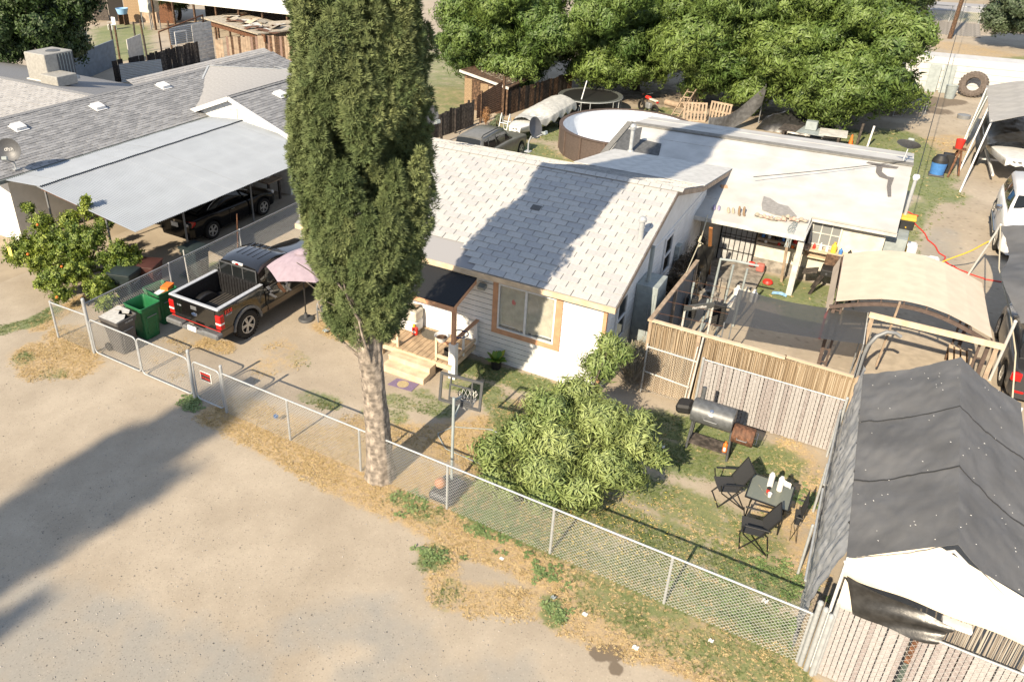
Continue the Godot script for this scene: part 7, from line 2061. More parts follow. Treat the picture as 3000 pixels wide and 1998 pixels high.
	var m2 := MB.new(); m2.lathe([Vector2(0, 0.004), Vector2(0.15, 0.004), Vector2(0.15, 0)], V(-9.05, 0.0162, -13.57), 24); part(gm, "ball_print", m2, mk("mat_gold", S(0.45, 0.36, 0.2), 0.95, 0, 0.25, 5))
	# potted plant and basket
	var pt := thing("potted_plant", "leafy yellow green plant in a black pot by the house wall", "plant", V(-7.4, 0, -15.5))
	var po := MB.new(); po.lathe([Vector2(0, 0), Vector2(0.12, 0), Vector2(0.15, 0.26), Vector2(0.13, 0.26), Vector2(0.12, 0.2), Vector2(0, 0.2)], V(-7.4, 0, -15.5), 18); part(pt, "pot", po, M.black_plastic)
	for k in 16:
		var a := k * 2.4; var e := R(0.5, 1.3); var L := R(0.25, 0.42)
		var lf := MB.new()
		lf.sheet(func(u, v): return V(-7.4, 0.22, -15.5) + V(cos(a), 0, sin(a)) * (0.03 + u * L * cos(e)) + V(0, u * L * sin(e) - 0.1 * u * u, 0) + V(-sin(a), 0, cos(a)) * (v - 0.5) * 0.16 * sin(PI * clampf(u, 0.06, 0.97)), 5, 2)
		part(pt, "leaf", lf, mk("leaf_lime%d" % (k % 3), S([0.16, 0.28, 0.09][k % 3], [0.26, 0.32, 0.2][k % 3], 0.03), 0.5))
	# basketball hoop
	var h := thing("basketball_hoop", "portable basketball hoop with an empty black backboard frame", "basketball hoop", V(-6.1, 0, -10.9))
	var po2 := MB.new(); po2.tube([V(-6.12, 0.1, -10.95), V(-6.3, 2.02, -11.3)], 0.032, 10); part(h, "pole", po2, M.util_grey)
	var bse := MB.new(); bse.bbox(V(-6.08, 0.11, -10.75), V(0.55, 0.2, 0.75), 0.06); part(h, "base", bse, mk("base_blue", S(0.05, 0.06, 0.075), 0.5, 0, 0.3, 2))
	var bo := V(-6.8, 1.62, -11.55); var ux := V(0.94, 0.02, -0.08).normalized(); var uy := V(0, 1, -0.12).normalized()
	var bf := MB.new(); frame(bf, bo, ux, uy, 0.96, 0.68, 0.055, 0.035); part(h, "backboard_frame", bf, M.grey_plastic)
	var bi := MB.new(); frame(bi, bo + ux * 0.22 + uy * 0.06, ux, uy, 0.52, 0.4, 0.03, 0.025); bi.beam(bo + ux * 0.23 + uy * 0.12, bo + ux * 0.73 + uy * 0.12, 0.03, 0.03)
	bi.beam(bo + ux * 0.24 + uy * 0.46, bo + ux * 0.24 + uy * 0.64, 0.03, 0.03); bi.beam(bo + ux * 0.72 + uy * 0.46, bo + ux * 0.72 + uy * 0.64, 0.03, 0.03)
	part(h, "inner_frame", bi, M.grey_plastic)
	var br := MB.new(); br.tube([V(-6.3, 1.95, -11.3), bo + ux * 0.48 + uy * 0.2], 0.03, 8); br.tube([V(-6.25, 1.5, -11.2), bo + ux * 0.48 + uy * 0.05], 0.02, 8); part(h, "bracket", br, M.util_grey)
	var rc := bo + ux * 0.5 + uy * 0.12 + V(0, 0, -0.3)
	var rg := MB.new(); var rp := []
	for k in 21: rp.append(rc + V(cos(TAU * k / 20) * 0.21, 0, sin(TAU * k / 20) * 0.21))
	rg.tube(rp, 0.01, 6, false); part(h, "rim", rg, M.frame_black)
	var nt := MB.new()
	for k in 12:
		var a := TAU * k / 12
		for s in [-1, 1]:
			var prev := rc + V(cos(a) * 0.2, 0, sin(a) * 0.2)
			for i in 4:
				var a2: float = a + s * (i + 1) * 0.26; var rr := 0.2 - 0.025 * (i + 1)
				var q := rc + V(cos(a2) * rr, -0.09 * (i + 1), sin(a2) * rr)
				wire(nt, prev, q, 0.005); prev = q
	part(h, "net", nt, M.paper).set_meta("kind", "stuff")
	var bl := MB.new(); var prof := []
	for k in 13: prof.append(Vector2(0.12 * sin(PI * k / 12.0), -0.12 * cos(PI * k / 12.0)))
	bl.lathe(prof, V(-6.2, 0.335, -10.62), 20)
	single("basketball", "faded orange basketball resting on the hoop base", "ball", V(-6.2, 0.215, -10.62), bl, mk("ball", S(0.4, 0.2, 0.11), 0.7, 0, 0.2, 6))
	# garden hose
	var hm := MB.new()
	var hc := Curve3D.new()
	for q in [[-5.2, -12.9], [-6.3, -13.1], [-7.1, -12.72], [-7.28, -12.3], [-6.85, -11.95], [-5.95, -11.9], [-5.2, -11.6]]: hc.add_point(V(q[0], 0.025, q[1]), V(0.2, 0, 0.05) * 0, V(0, 0, 0))
	var hp2 := []
	for k in 40:
		hp2.append(hc.sample_baked(hc.get_baked_length() * k / 39.0, true))
	hm.tube(hp2, 0.012, 6)
	single("garden_hose", "thin green and grey garden hose looping over the front lawn", "hose", V(-6.3, 0.01, -12.4), hm, M.util_grey)
	smoker()
	patio()
	# small litter in the front
	var bits := [[-10.75, -10.72, 0.1, 0.2, M.blue, "blue rag hanging low on the front fence"], [-9.35, -14.7, 0.2, 0.12, M.blue, "blue toy lying by the trunk near the steps"], [-12.3, -14.55, 0.15, 0.1, M.util_grey, "grey can lying by the garden bench"], [-1.59, -9.21, 0.1, 0.03, M.paper, "white paper scrap beside the damp stain"], [-0.56, -10.0, 0.08, 0.04, M.paper, "white plastic scrap on the grass at the fence end"], [-2.55, -9.4, 0.09, 0.02, M.paper, "thin white wrapper on the verge"], [-4.34, -9.76, 0.08, 0.02, M.paper, "white straw wrapper on the dry verge"], [-3.15, -9.42, 0.08, 0.06, M.util_grey, "grey stone beside the verge weeds"], [0.05, -11.3, 0.1, 0.08, M.paper, "crushed white can inside the fence corner"], [-2.75, -14.55, 0.12, 0.06, M.paper, "white paper under the peach tree"], [-7.6, -14.6, 0.06, 0.04, M.paper, "white pebble in the grass by the porch"], [-8.0, -15.65, 0.05, 0.12, M.paper, "white bottle cap by the house wall"]]
	for q in bits:
		var mb := MB.new(); var c := V(q[0], 0.01, q[1])
		mb.sheet(func(u, v): return c + V((u - 0.5) * q[2], q[3] * (0.3 + 0.7 * absf(sin(u * 5 + v * 3))), (v - 0.5) * q[2] * 0.8), 5, 5, 0.008)
		single("litter", q[5], "litter", c, mb, q[4], "bits of litter in the front")

func smoker():
	var s := thing("offset_smoker", "black barrel smoker with a rusty firebox on the lawn", "smoker", V(-1.85, 0, -15.0))
	var ax := Basis(V(0, 0, 1), -PI / 2)
	var c := V(-1.88, 0.98, -15.0)
	var b := MB.new(); b.lathe([Vector2(0, -0.44), Vector2(0.26, -0.44), Vector2(0.27, -0.42), Vector2(0.27, 0.42), Vector2(0.26, 0.44), Vector2(0, 0.44)], c, 32, ax); part(s, "barrel", b, M.smoker)
	var l := MB.new(); l.lathe([Vector2(0.277, -0.4), Vector2(0.277, 0.4)], c, 22, ax * Basis(V(0, 1, 0), -1.5), 3.0); var lid := part(s, "lid", l, M.smoker)
	var h := MB.new(); h.tube([c + V(-0.14, 0.02, 0.27), c + V(-0.13, 0.02, 0.33), c + V(0.13, 0.02, 0.33), c + V(0.14, 0.02, 0.27)], 0.012, 8); part(lid, "handle", h, M.steel)
	var g := MB.new(); g.lathe([Vector2(0.04, 0), Vector2(0.04, 0.03), Vector2(0, 0.035)], c + V(-0.02, 0.2, 0.2), 14, Basis(V(1, 0, 0), 0.75)); part(lid, "gauge", g, M.chrome)
	var bd := MB.new(); bd.lathe([Vector2(0.03, 0), Vector2(0.03, 0.008), Vector2(0, 0.01)], c + V(-0.02, 0.13, 0.245), 14, Basis(V(1, 0, 0), 1.1).scaled_local(V(1.6, 1, 1))); part(lid, "badge", bd, M.paper)
	var ch := MB.new(); ch.tube([c + V(-0.3, 0.15, -0.1), c + V(-0.3, 0.55, -0.12)], 0.045, 12); part(s, "chimney", ch, M.smoker)
	var f := MB.new(); f.lathe([Vector2(0, -0.22), Vector2(0.2, -0.22), Vector2(0.21, -0.2), Vector2(0.21, 0.2), Vector2(0.2, 0.22), Vector2(0, 0.22)], V(-1.2, 0.72, -14.98), 26, ax); var fb := part(s, "firebox", f, M.firebox)
	var fh := MB.new(); fh.tube([V(-1.3, 0.74, -14.77), V(-1.3, 0.74, -14.72), V(-1.1, 0.74, -14.72), V(-1.1, 0.74, -14.77)], 0.01, 6); part(fb, "handle", fh, M.steel)
	for k in 2:
		var fd := MB.new(); fd.tube([V(-0.98, 0.82 - k * 0.14, -15.05), V(-0.93, 0.82 - k * 0.14, -15.05), V(-0.93, 0.74 - k * 0.14, -14.95), V(-0.98, 0.74 - k * 0.14, -14.95)], 0.008, 6); part(fb, "vent_handle", fd, M.chrome)
	for q in [[-2.25, -14.86, -0.04], [-1.44, -14.86, 0.03], [-2.25, -15.2, -0.04], [-1.44, -15.2, 0.03]]:
		var lg := MB.new(); lg.tube([V(q[0] + q[2], 0, q[1]), V(q[0], 0.82, q[1])], 0.028, 8); part(s, "leg", lg, M.smoker)
	var sh := MB.new(); sh.bbox(V(-1.85, 0.2, -15.02), V(0.84, 0.03, 0.42), 0.008); part(s, "shelf", sh, M.wood_grey)
	var sd := MB.new(); sd.bbox(V(-2.5, 0.95, -15.05), V(0.34, 0.22, 0.4), 0.05, Basis(V(0, 0, 1), 0.2)); part(s, "side_burner", sd, M.black_plastic)
	var fl := thing("lighter_fluid", "orange lighter fluid bottle on the smoker shelf", "bottle", V(-1.5, 0.216, -14.9))
	var fm := MB.new(); fm.lathe([Vector2(0, 0), Vector2(0.05, 0), Vector2(0.05, 0.18), Vector2(0.025, 0.23), Vector2(0.02, 0.26), Vector2(0, 0.26)], V(-1.5, 0.216, -14.9), 14); part(fl, "bottle", fm, M.orange)
	var fp := MB.new(); fp.box(V(-1.5, 0.3, -14.848), V(0.05, 0.1, 0.004)); part(fl, "label_panel", fp, M.paper)

func chair(label: String, at: Vector3, turn: float, fold := false) -> Node3D:
	var t := thing("folding_chair", label, "chair", at, "black folding chairs round the glass table", turn)
	O = Vector3.ZERO   # local: sitter looks along +z, width x
	if fold: t.scale = V(1, 1.02, 0.24)
	var m: Material = M.frame_black
	for s in [-1, 1]:
		var f := MB.new(); f.tube([V(s * 0.24, 0.0, 0.22), V(s * 0.24, 0.42, -0.1), V(s * 0.24, 0.95, -0.36)], 0.013, 7); part(t, "back_frame", f, m)
		var g := MB.new(); g.tube([V(s * 0.26, 0.0, -0.3), V(s * 0.26, 0.4, 0.2), V(s * 0.26, 0.6, 0.24)], 0.013, 7); part(t, "leg", g, m)
		var a := MB.new(); a.bbox(V(s * 0.265, 0.62, -0.02), V(0.045, 0.025, 0.46), 0.008); part(t, "armrest", a, m)
	var c := MB.new(); c.tube([V(-0.24, 0.95, -0.36), V(0.24, 0.95, -0.36)], 0.013, 7); c.tube([V(-0.26, 0.02, -0.29), V(0.26, 0.02, -0.29)], 0.011, 7); c.tube([V(-0.24, 0.02, 0.21), V(0.24, 0.02, 0.21)], 0.011, 7); part(t, "crossbar", c, m)
	var st := MB.new(); st.sheet(func(u, v): return V((u - 0.5) * 0.46, 0.42 - 0.02 * sin(PI * u), -0.16 + v * 0.4), 6, 4, 0.008); part(t, "seat", st, M.sling)
	var bk := MB.new(); bk.sheet(func(u, v): return V((u - 0.5) * 0.46, 0.46 + v * 0.47, -0.125 - v * 0.225 - 0.015 * sin(PI * u)), 6, 4, 0.008); part(t, "backrest", bk, M.sling)
	return t
func patio():
	var t := thing("glass_table", "square glass patio table with black rim on the front lawn", "table", V(-0.38, 0, -13.46))
	var g := MB.new(); g.bbox(V(-0.38, 0.695, -13.46), V(0.76, 0.01, 0.76), 0.003); part(t, "table_top", g, M.table_glass)
	var r := MB.new(); frame(r, V(-0.78, 0.685, -13.06), V(1, 0, 0), V(0, 0, -1), 0.8, 0.8, 0.025, 0.025); part(t, "rim", r, M.frame_black)
	for q in [[-0.7, -13.14], [-0.06, -13.14], [-0.7, -13.78], [-0.06, -13.78]]:
		var l := MB.new(); l.tube([V(q[0], 0, q[1]), V(lerpf(q[0], -0.38, 0.15), 0.69, lerpf(q[1], -13.46, 0.15))], 0.014, 7); part(t, "leg", l, M.frame_black)
	chair("black sling chair standing left of the glass table near the smoker", V(-1.15, 0, -13.6), -1.1)
	chair("black sling chair pushed in at the street side of the glass table", V(-0.45, 0, -12.65), -1.4)
	chair("black sling chair leaning folded against the right edge of the glass table", V(0.2, 0, -13.35), -1.5, true)
	for q in [[-0.42, -13.62, 0.0, "tall white paper towel roll standing on the glass table"], [-0.24, -13.6, 0.1, "loose paper towel roll with a torn sheet on the glass table"]]:
		var p := thing("paper_towel_roll", q[3], "paper roll", V(q[0], 0.7, q[1]))
		var mb := MB.new(); mb.lathe([Vector2(0.02, 0.0), Vector2(0.055, 0.0), Vector2(0.055, 0.28), Vector2(0.02, 0.285)], V(q[0], 0.702, q[1]), 18); part(p, "roll", mb, M.paper)
		var mc := MB.new(); mc.lathe([Vector2(0.05, 0), Vector2(0.03, 0.05), Vector2(0, 0.06)], V(q[0], 0.985, q[1]), 14); part(p, "core", mc, M.white_plastic)
		if q[2] > 0:
			var fs := MB.new(); fs.sheet(func(u, v): return V(q[0] + 0.05 + u * 0.13, 0.98 - 0.06 * u * u - v * 0.08, q[1] + 0.02 * sin(u * 5) + v * 0.06), 5, 3); part(p, "loose_sheet", fs, M.paper)
	var sp := thing("spice_jar", "small red capped jar on the glass table", "jar", V(-0.42, 0.7, -13.42))
	var s1 := MB.new(); s1.lathe([Vector2(0, 0), Vector2(0.028, 0), Vector2(0.028, 0.08), Vector2(0, 0.08)], V(-0.42, 0.702, -13.42), 12); part(sp, "jar", s1, M.red)
	var s2 := MB.new(); s2.lathe([Vector2(0.028, 0), Vector2(0.028, 0.04), Vector2(0, 0.04)], V(-0.42, 0.782, -13.42), 12); part(sp, "cap", s2, M.black_plastic)
	var cup := MB.new(); cup.lathe([Vector2(0, 0), Vector2(0.03, 0), Vector2(0.04, 0.09), Vector2(0.036, 0.09), Vector2(0.027, 0.01)], V(-0.37, 0.702, -13.3), 14)
	single("cup", "clear white cup beside the jar on the glass table", "cup", V(-0.37, 0.702, -13.3), cup, M.white_plastic)
	var nap := MB.new(); nap.sheet(func(u, v): return V(-0.62 + u * 0.22 + v * 0.03, 0.705 + 0.012 * sin(u * 9), -13.55 + u * 0.28 + v * 0.04), 10, 2, 0.003)
	single("twisted_napkin", "thin twisted paper strip lying on the glass table", "paper", V(-0.5, 0.702, -13.4), nap, M.scrap)
func hull(mb: MB, at: Vector3, L: float, hw: float, h: float, dir: float, blunt := 0.25):   # bow towards dir * z
	var rings := []
	for i in 25:
		var t := i / 24.0
		var w := hw * (1.0 if t < 0.45 else lerpf(1.0, blunt, pow((t - 0.45) / 0.55, 2.0)))
		var k := 0.12 + (0.0 if t < 0.6 else 0.5 * pow((t - 0.6) / 0.4, 2.0) * h)
		var z := dir * (t - 0.5) * L
		var ring := []
		for p in [V(0, k, z), V(w * 0.45, k + 0.06, z), V(w * 0.82, k + 0.16 * h + 0.1, z), V(w * 0.94, h * 0.62, z), V(w, h * 0.95, z), V(w * 1.03, h, z), V(w * 0.96, h + 0.03, z), V(w * 0.5, h + 0.03, z)]: ring.append(at + p)
		for p in [V(-w * 0.5, h + 0.03, z), V(-w * 0.96, h + 0.03, z), V(-w * 1.03, h, z), V(-w, h * 0.95, z), V(-w * 0.94, h * 0.62, z), V(-w * 0.82, k + 0.16 * h + 0.1, z), V(-w * 0.45, k + 0.06, z)]: ring.append(at + p)
		rings.append(ring)
	mb.loft(rings)
func planks(par: Node, called: String, a: Vector3, b: Vector3, h: float, w: float, mats: Array, gap := 0.01, jag := 0.06, drop := 0.0):
	var d := V(b.x - a.x, 0, b.z - a.z); var L := d.length(); d /= L
	var nrm := d.cross(Vector3.UP)
	for k in int(L / w):
		if rng.randf() < drop: continue
		var hh := h + R(-jag, jag) + (b.y - a.y) * (k * w / L)
		var mb := MB.new(); var c := V(a.x, hh / 2, a.z) + d * ((k + 0.5) * w)
		mb.box(c + nrm * R(-0.008, 0.008), V(w - gap, hh, 0.02), Basis(d, Vector3.UP, nrm) * Basis(V(0, 0, 1), R(-0.015, 0.015)))
		part(par, called, mb, mats[rng.randi() % mats.size()])
func corrugated(mb: MB, a: Vector3, b: Vector3, y0: float, y1: float, per := 0.09, amp := 0.016):   # upright sheet, ribs level
	var d := (V(b.x, 0, b.z) - V(a.x, 0, a.z)); var nrm := d.normalized().cross(Vector3.UP)
	var n := int((y1 - y0) / per * 6)
	mb.sheet(func(u, v): return V(a.x, 0, a.z) + d * v + V(0, lerpf(y0, y1 + (b.y - a.y) * v, u), 0) + nrm * amp * sin(u * (y1 - y0) / per * TAU), n, 2)
func trampoline(label: String, c: Vector3, r: float, h: float):
	var t := thing("trampoline", label, "trampoline", c, "trampolines in the back yard")
	var m := MB.new(); m.lathe([Vector2(0, h - 0.03), Vector2(r * 0.86, h), Vector2(r * 0.86, h - 0.012), Vector2(0, h - 0.045)], c, 36); part(t, "bed", m, M.black_plastic)
	var p := MB.new(); p.lathe([Vector2(r * 0.86, h + 0.004), Vector2(r, h + 0.02), Vector2(r, h - 0.01), Vector2(r * 0.86, h - 0.02)], c, 36); part(t, "pad", p, mk("tramp_pad", S(0.1, 0.11, 0.1), 0.8, 0, 0.5, 2))
	var pts := []
	for k in 37: pts.append(c + V(cos(TAU * k / 36) * r, h - 0.02, sin(TAU * k / 36) * r))
	var f := MB.new(); f.tube(pts, 0.025, 6, false); part(t, "ring", f, M.galv)
	for k in 6:
		var a := TAU * k / 6 + 0.3
		var l := MB.new(); l.tube([c + V(cos(a - 0.14) * r, h - 0.03, sin(a - 0.14) * r), c + V(cos(a - 0.14) * r, 0.02, sin(a - 0.14) * r), c + V(cos(a + 0.14) * r, 0.02, sin(a + 0.14) * r), c + V(cos(a + 0.14) * r, h - 0.03, sin(a + 0.14) * r)], 0.022, 6); part(t, "leg", l, M.galv)
func pallet(label: String, at: Vector3, b: Basis):
	var t := thing("wooden_pallet", label, "pallet", at, "wooden pallets under the walnut trees")
	t.basis = b; O = Vector3.ZERO
	for k in 7:
		var m := MB.new(); m.box(V(-0.54 + k * 0.18, 0.5, 0.05), V(0.1, 1.0, 0.018)); part(t, "board", m, M.lumber_old)
	for k in 3:
		var m := MB.new(); m.box(V(0, 0.05 + k * 0.45, 0), V(1.18, 0.09, 0.08)); part(t, "stringer", m, M.lumber_old)
func pole(called: String, label: String, cat: String, pts: Array, r: float, m: Material, group := ""):
	var mb := MB.new(); mb.tube(pts, r, 8)
	single(called, label, cat, pts[0], mb, m, group)
func back_objects():
	# pool
	var c := V(-10.7, 0, -35.3); var r := 3.1; var h := 1.2
	var t := thing("above_ground_pool", "round above ground pool with brown wall and white liner", "pool", c)
	for k in 16:
		var a1 := TAU * k / 16; var a2 := TAU * (k + 1) / 16
		var w := MB.new(); w.sheet(func(u, v): return c + V(cos(lerpf(a1, a2, u)) * r, v * h, sin(lerpf(a1, a2, u)) * r), 6, 1); part(t, "wall_panel", w, M.pool_wall)
		var p := MB.new(); p.bbox(c + V(cos(a1) * (r + 0.02), h / 2, sin(a1) * (r + 0.02)), V(0.07, h, 0.1), 0.015, Basis(V(0, 1, 0), -a1)); part(t, "upright", p, M.gazebo_frame)
		var q := MB.new(); q.sheet(func(u, v): return c + V(cos(lerpf(a1, a2, u)) * lerpf(r + 0.07, r - 0.1, v), h + 0.02, sin(lerpf(a1, a2, u)) * lerpf(r + 0.07, r - 0.1, v)), 5, 1, 0.035); part(t, "rim_section", q, M.gazebo_frame)
	var ln := MB.new(); ln.lathe([Vector2(r - 0.06, h), Vector2(r - 0.08, 0.12), Vector2(r - 0.3, 0.03), Vector2(0, 0.02)], c, 48); part(t, "liner", ln, M.pool_liner)
	# ladder by the boat
	var ld := thing("pool_ladder", "white A-frame pool ladder standing by the covered boat", "ladder", V(-16.45, 0, -34.2))
	for s in [-1, 1]:
		var x: float = -16.5 + s * 0.22
		var m := MB.new(); m.tube([V(x, 0, -33.75), V(x, 1.0, -34.1), V(x, 1.22, -34.2), V(x, 1.0, -34.3), V(x, 0, -34.65)], 0.025, 6); part(ld, "rail", m, M.white_plastic)
	for k in 3:
		for s in [0.0, 1.0]:
			var m := MB.new(); m.bbox(V(-16.5, 0.25 + k * 0.27, -33.84 - k * 0.095 - s * (0.72 - k * 0.19)), V(0.44, 0.03, 0.08), 0.008); part(ld, "step", m, M.white_plastic)
	# covered boat
	var b := thing("covered_boat", "small white boat under a pale cloth cover by the wooden fence", "boat", V(-15.75, 0, -36.5))
	var hm := MB.new(); hull(hm, V(-15.75, 0.06, -36.5), 5.6, 0.78, 0.72, 1.0, 0.4); part(b, "hull", hm, M.gelcoat)
	var nz := FastNoiseLite.new(); nz.seed = 5; nz.frequency = 0.9
	var cv := MB.new()
	cv.sheet(func(u, v):
		var z := lerpf(-39.45, -34.6, u); var s: float = v * 2 - 1
		var w := 0.9 * (1.0 if u < 0.55 else lerpf(1.0, 0.62, pow((u - 0.55) / 0.45, 2)))
		var crown_: float = 0.34 - 0.28 * exp(-pow((u - 0.72) * 7, 2)) - 0.1 * u
		return V(-15.75 + s * w, 0.82 + crown_ * (1 - s * s) - (0.3 if absf(s) > 0.98 else 0.0) * (0.8 + 0.3 * sin(u * 34)) + 0.03 * nz.get_noise_2d(u * 9, v * 6), z), 50, 26)
	part(b, "cover", cv, M.boat_cover)
	var tr := MB.new(); tr.beam(V(-15.75, 0.2, -33.2), V(-15.75, 0.2, -39.3), 0.08, 0.08); tr.beam(V(-16.5, 0.2, -37.5), V(-15.0, 0.2, -37.5), 0.08, 0.08); part(b, "trailer_frame", tr, M.galv)
	for s in [-1, 1]:
		var w := MB.new(); w.lathe([Vector2(0, -0.08), Vector2(0.24, -0.08), Vector2(0.26, 0), Vector2(0.24, 0.08), Vector2(0, 0.08)], V(-15.75 + s * 0.86, 0.26, -37.5), 20, Basis(V(0, 0, 1), PI / 2)); part(b, "wheel", w, M.tyre)
	trampoline("large trampoline behind the covered boat", V(-14.85, 0, -41.4), 1.75, 0.86)
	trampoline("trampoline with rubbish on it under the right walnut tree", V(-0.5, 0, -50.6), 1.6, 0.8)
	pole("white_pole", "white pole leaning against the trampoline behind the boat", "pole", [V(-14.9, 0, -39.6), V(-15.0, 1.7, -41.0)], 0.03, M.white_plastic)
	var rg := MB.new(); rg.bbox(V(0.2, 0.95, -50.2), V(0.5, 0.26, 0.4), 0.08); single("red_bundle", "red bundle on the trampoline under the right walnut tree", "bundle", V(0.2, 0.82, -50.2), rg, M.red)
	# shed, corrugated fence, wooden fence
	var s := thing("wooden_shed", "small plywood shed with a sloping leaf strewn roof", "shed", V(-19.7, 0, -39.7))
	var sw := MB.new(); sw.prism(P2([-21.0, 0, -18.5, 0, -18.5, 1.52, -21.0, 1.98]), func(p, d): return V(p.x, p.y, d), -38.1, -41.4); part(s, "wall", sw, M.wood_brown)
	for k in 5:
		var pb := MB.new(); pb.box(V(-20.75 + k * 0.5, 0.86 - 0.045 * k, -38.08), V(0.47, 1.7 - k * 0.09, 0.02)); part(s, "board", pb, [M.osb, M.wood_brown, M.osb, M.lumber_old, M.wood_brown][k])
	var sr := MB.new(); var d0 := V(2.95, -0.58, 0)
	sr.box(V(-19.7, 1.84, -39.7), V(3.1, 0.06, 3.6), Basis(V(0, 0, 1), atan2(-0.58, 2.95))); var shr := part(s, "roof", sr, M.wood_brown)
	var sf := MB.new(); sf.box(V(-19.7, 1.81, -37.88), V(3.1, 0.14, 0.03), Basis(V(0, 0, 1), atan2(-0.58, 2.95))); part(shr, "fascia", sf, M.old_white)
	var lv := []
	for k in 900: lv.append(Transform3D(Basis(V(0, 1, 0), R(0, 6)) * Basis(V(1, 0, 0), R(-0.4, 0.4)), V(R(-20.4, -18.3), 0, R(-41.3, -38.6)) - O))
	for k in lv.size(): lv[k].origin.y = 1.89 - (lv[k].origin.x + O.x + 19.7) * 0.1966 - O.y
	var lf := MB.new(); lf.quad(V(-0.05, 0, 0), V(0, 0.01, -0.03), V(0.05, 0, 0), V(0, 0.01, 0.03))
	multi(shr, "fallen_leaves", lf.mesh(), M.scrap, lv)
	var f := thing("wooden_fence", "weathered grey board fence behind the estate car", "fence", V(-19.1, 0, -34.2))
	planks(f, "board", V(-19.5, 1.05, -31.6), V(-18.86, 1.25, -35.5), 1.15, 0.2, [M.wood_grey, M.wood_grey, M.wood_dark], 0.012, 0.07)
	for zz in [-31.7, -33.6, -35.5]:
		var m := MB.new(); m.box(V(-19.08 - (zz + 34.2) * -0.16, 0.62, zz), V(0.09, 1.24, 0.09)); part(f, "post", m, M.wood_dark)
	var cf := thing("corrugated_fence", "rusty corrugated metal fence panel beside the wooden shed", "fence", V(-18.7, 0, -36.7))
	var cm := MB.new(); corrugated(cm, V(-18.86, 1.5, -35.6), V(-18.5, 1.9, -37.75), 0.3, 1.5); part(cf, "sheet", cm, M.rust_corr)
	for q in [[-18.8, -35.95, 1.7], [-18.42, -37.8, 2.15], [-18.3, -38.0, 1.5]]:
		var m := MB.new(); m.box(V(q[0], q[2] / 2, q[1]), V(0.1, q[2], 0.1)); part(cf, "post", m, M.wood_brown)
	var df := thing("dark_board_fence", "dark shaded board fence running behind the covered boat", "fence", V(-17.4, 0, -41))
	planks(df, "board", V(-18.3, 1.3, -38.2), V(-17.2, 1.3, -44.5), 1.3, 0.22, [M.wood_dark, M.wood_dark, M.wood_brown], 0.012, 0.05)
	# pallets, ladder, motorcycle
	pallet("pale pallet leaning beside the pool under the walnut tree", V(-9.3, 0, -42.2), Basis(V(0, 1, 0), 0.35) * Basis(V(1, 0, 0), -0.25))
	pallet("pallet standing behind the leaning pallet", V(-8.2, 0, -42.9), Basis(V(0, 1, 0), -0.25) * Basis(V(1, 0, 0), -0.15))
	pallet("dark pallet fence piece in the shade of the walnut tree", V(-10.3, 0, -45.2), Basis(V(0, 1, 0), 0.1) * Basis(V(1, 0, 0), -0.05))
	var wl := thing("wooden_ladder", "short wooden ladder leaning on the pallets", "ladder", V(-10.2, 0, -43.2))
	for q in [0.0, 0.4]:
		var m := MB.new(); m.beam(V(-10.6 + q, 0, -42.4), V(-10.2 + q, 1.3, -43.9), 0.04, 0.08); part(wl, "rail", m, M.lumber_old)
	for k in 5:
		var m := MB.new(); m.beam(V(-10.55 + k * 0.075, 0.2 + k * 0.24, -42.62 - k * 0.28), V(-10.15 + k * 0.075, 0.2 + k * 0.24, -42.62 - k * 0.28), 0.03, 0.05); part(wl, "rung", m, M.lumber_old)
	var mc := thing("motorcycle", "old red and black motorcycle under the walnut tree", "motorcycle", V(-11.9, 0, -42.5), "", 0.9); O = Vector3.ZERO
	for zz in [-0.62, 0.62]:
		var m := MB.new(); m.lathe([Vector2(0.2, -0.05), Vector2(0.3, -0.04), Vector2(0.32, 0), Vector2(0.3, 0.04), Vector2(0.2, 0.05)], V(0, 0.32, zz), 22, Basis(V(0, 0, 1), PI / 2)); part(mc, "wheel", m, M.tyre)
	var mf := MB.new(); mf.tube([V(0, 0.32, -0.62), V(0, 0.95, -0.32), V(0, 0.8, 0.0), V(0, 0.75, 0.5)], 0.035, 6); mf.tube([V(0, 0.8, -0.2), V(0, 0.35, -0.1), V(0, 0.35, 0.3), V(0, 0.32, 0.62)], 0.03, 6); part(mc, "frame", mf, M.black_plastic)
	var me := MB.new(); me.bbox(V(0, 0.45, 0.05), V(0.26, 0.34, 0.4), 0.06); part(mc, "engine", me, M.steel)
	var mt := MB.new(); mt.bbox(V(0, 0.86, -0.08), V(0.24, 0.18, 0.42), 0.07); part(mc, "tank", mt, M.red)
	var ms := MB.new(); ms.bbox(V(0, 0.83, 0.42), V(0.24, 0.09, 0.6), 0.04); part(mc, "seat", ms, M.cream)
	var mh := MB.new(); mh.tube([V(-0.35, 1.05, -0.2), V(0, 1.0, -0.34), V(0.35, 1.05, -0.2)], 0.016, 6); part(mc, "handlebar", mh, M.chrome)
	var ml := MB.new(); ml.bbox(V(0, 0.78, 0.78), V(0.14, 0.1, 0.06), 0.02); part(mc, "tail_lamp", ml, M.red_lens)
	pole("log", "pale grey log lying under the walnut tree", "log", [V(-11.6, 0.17, -44.9), V(-10.6, 0.17, -44.5)], 0.17, M.lumber_old)
	# tarps and tables
	var gt := MB.new(); gt.sheet(func(u, v):
		var a := V(-8.0, 1.0, -39.6).lerp(V(-6.3, 1.15, -43.6), u); a.y -= 0.5 * sin(PI * u) - 0.9 * u
		return a + V(0.3 * sin(u * 7 + v * 2) * 0.2, -v * (0.8 + 0.2 * u), 0.25 * v), 18, 10)
	single("grey_tarp", "grey tarp strung sagging between poles behind the annex", "tarp", V(-7.2, 0.3, -41.5), gt, M.tarp_grey)
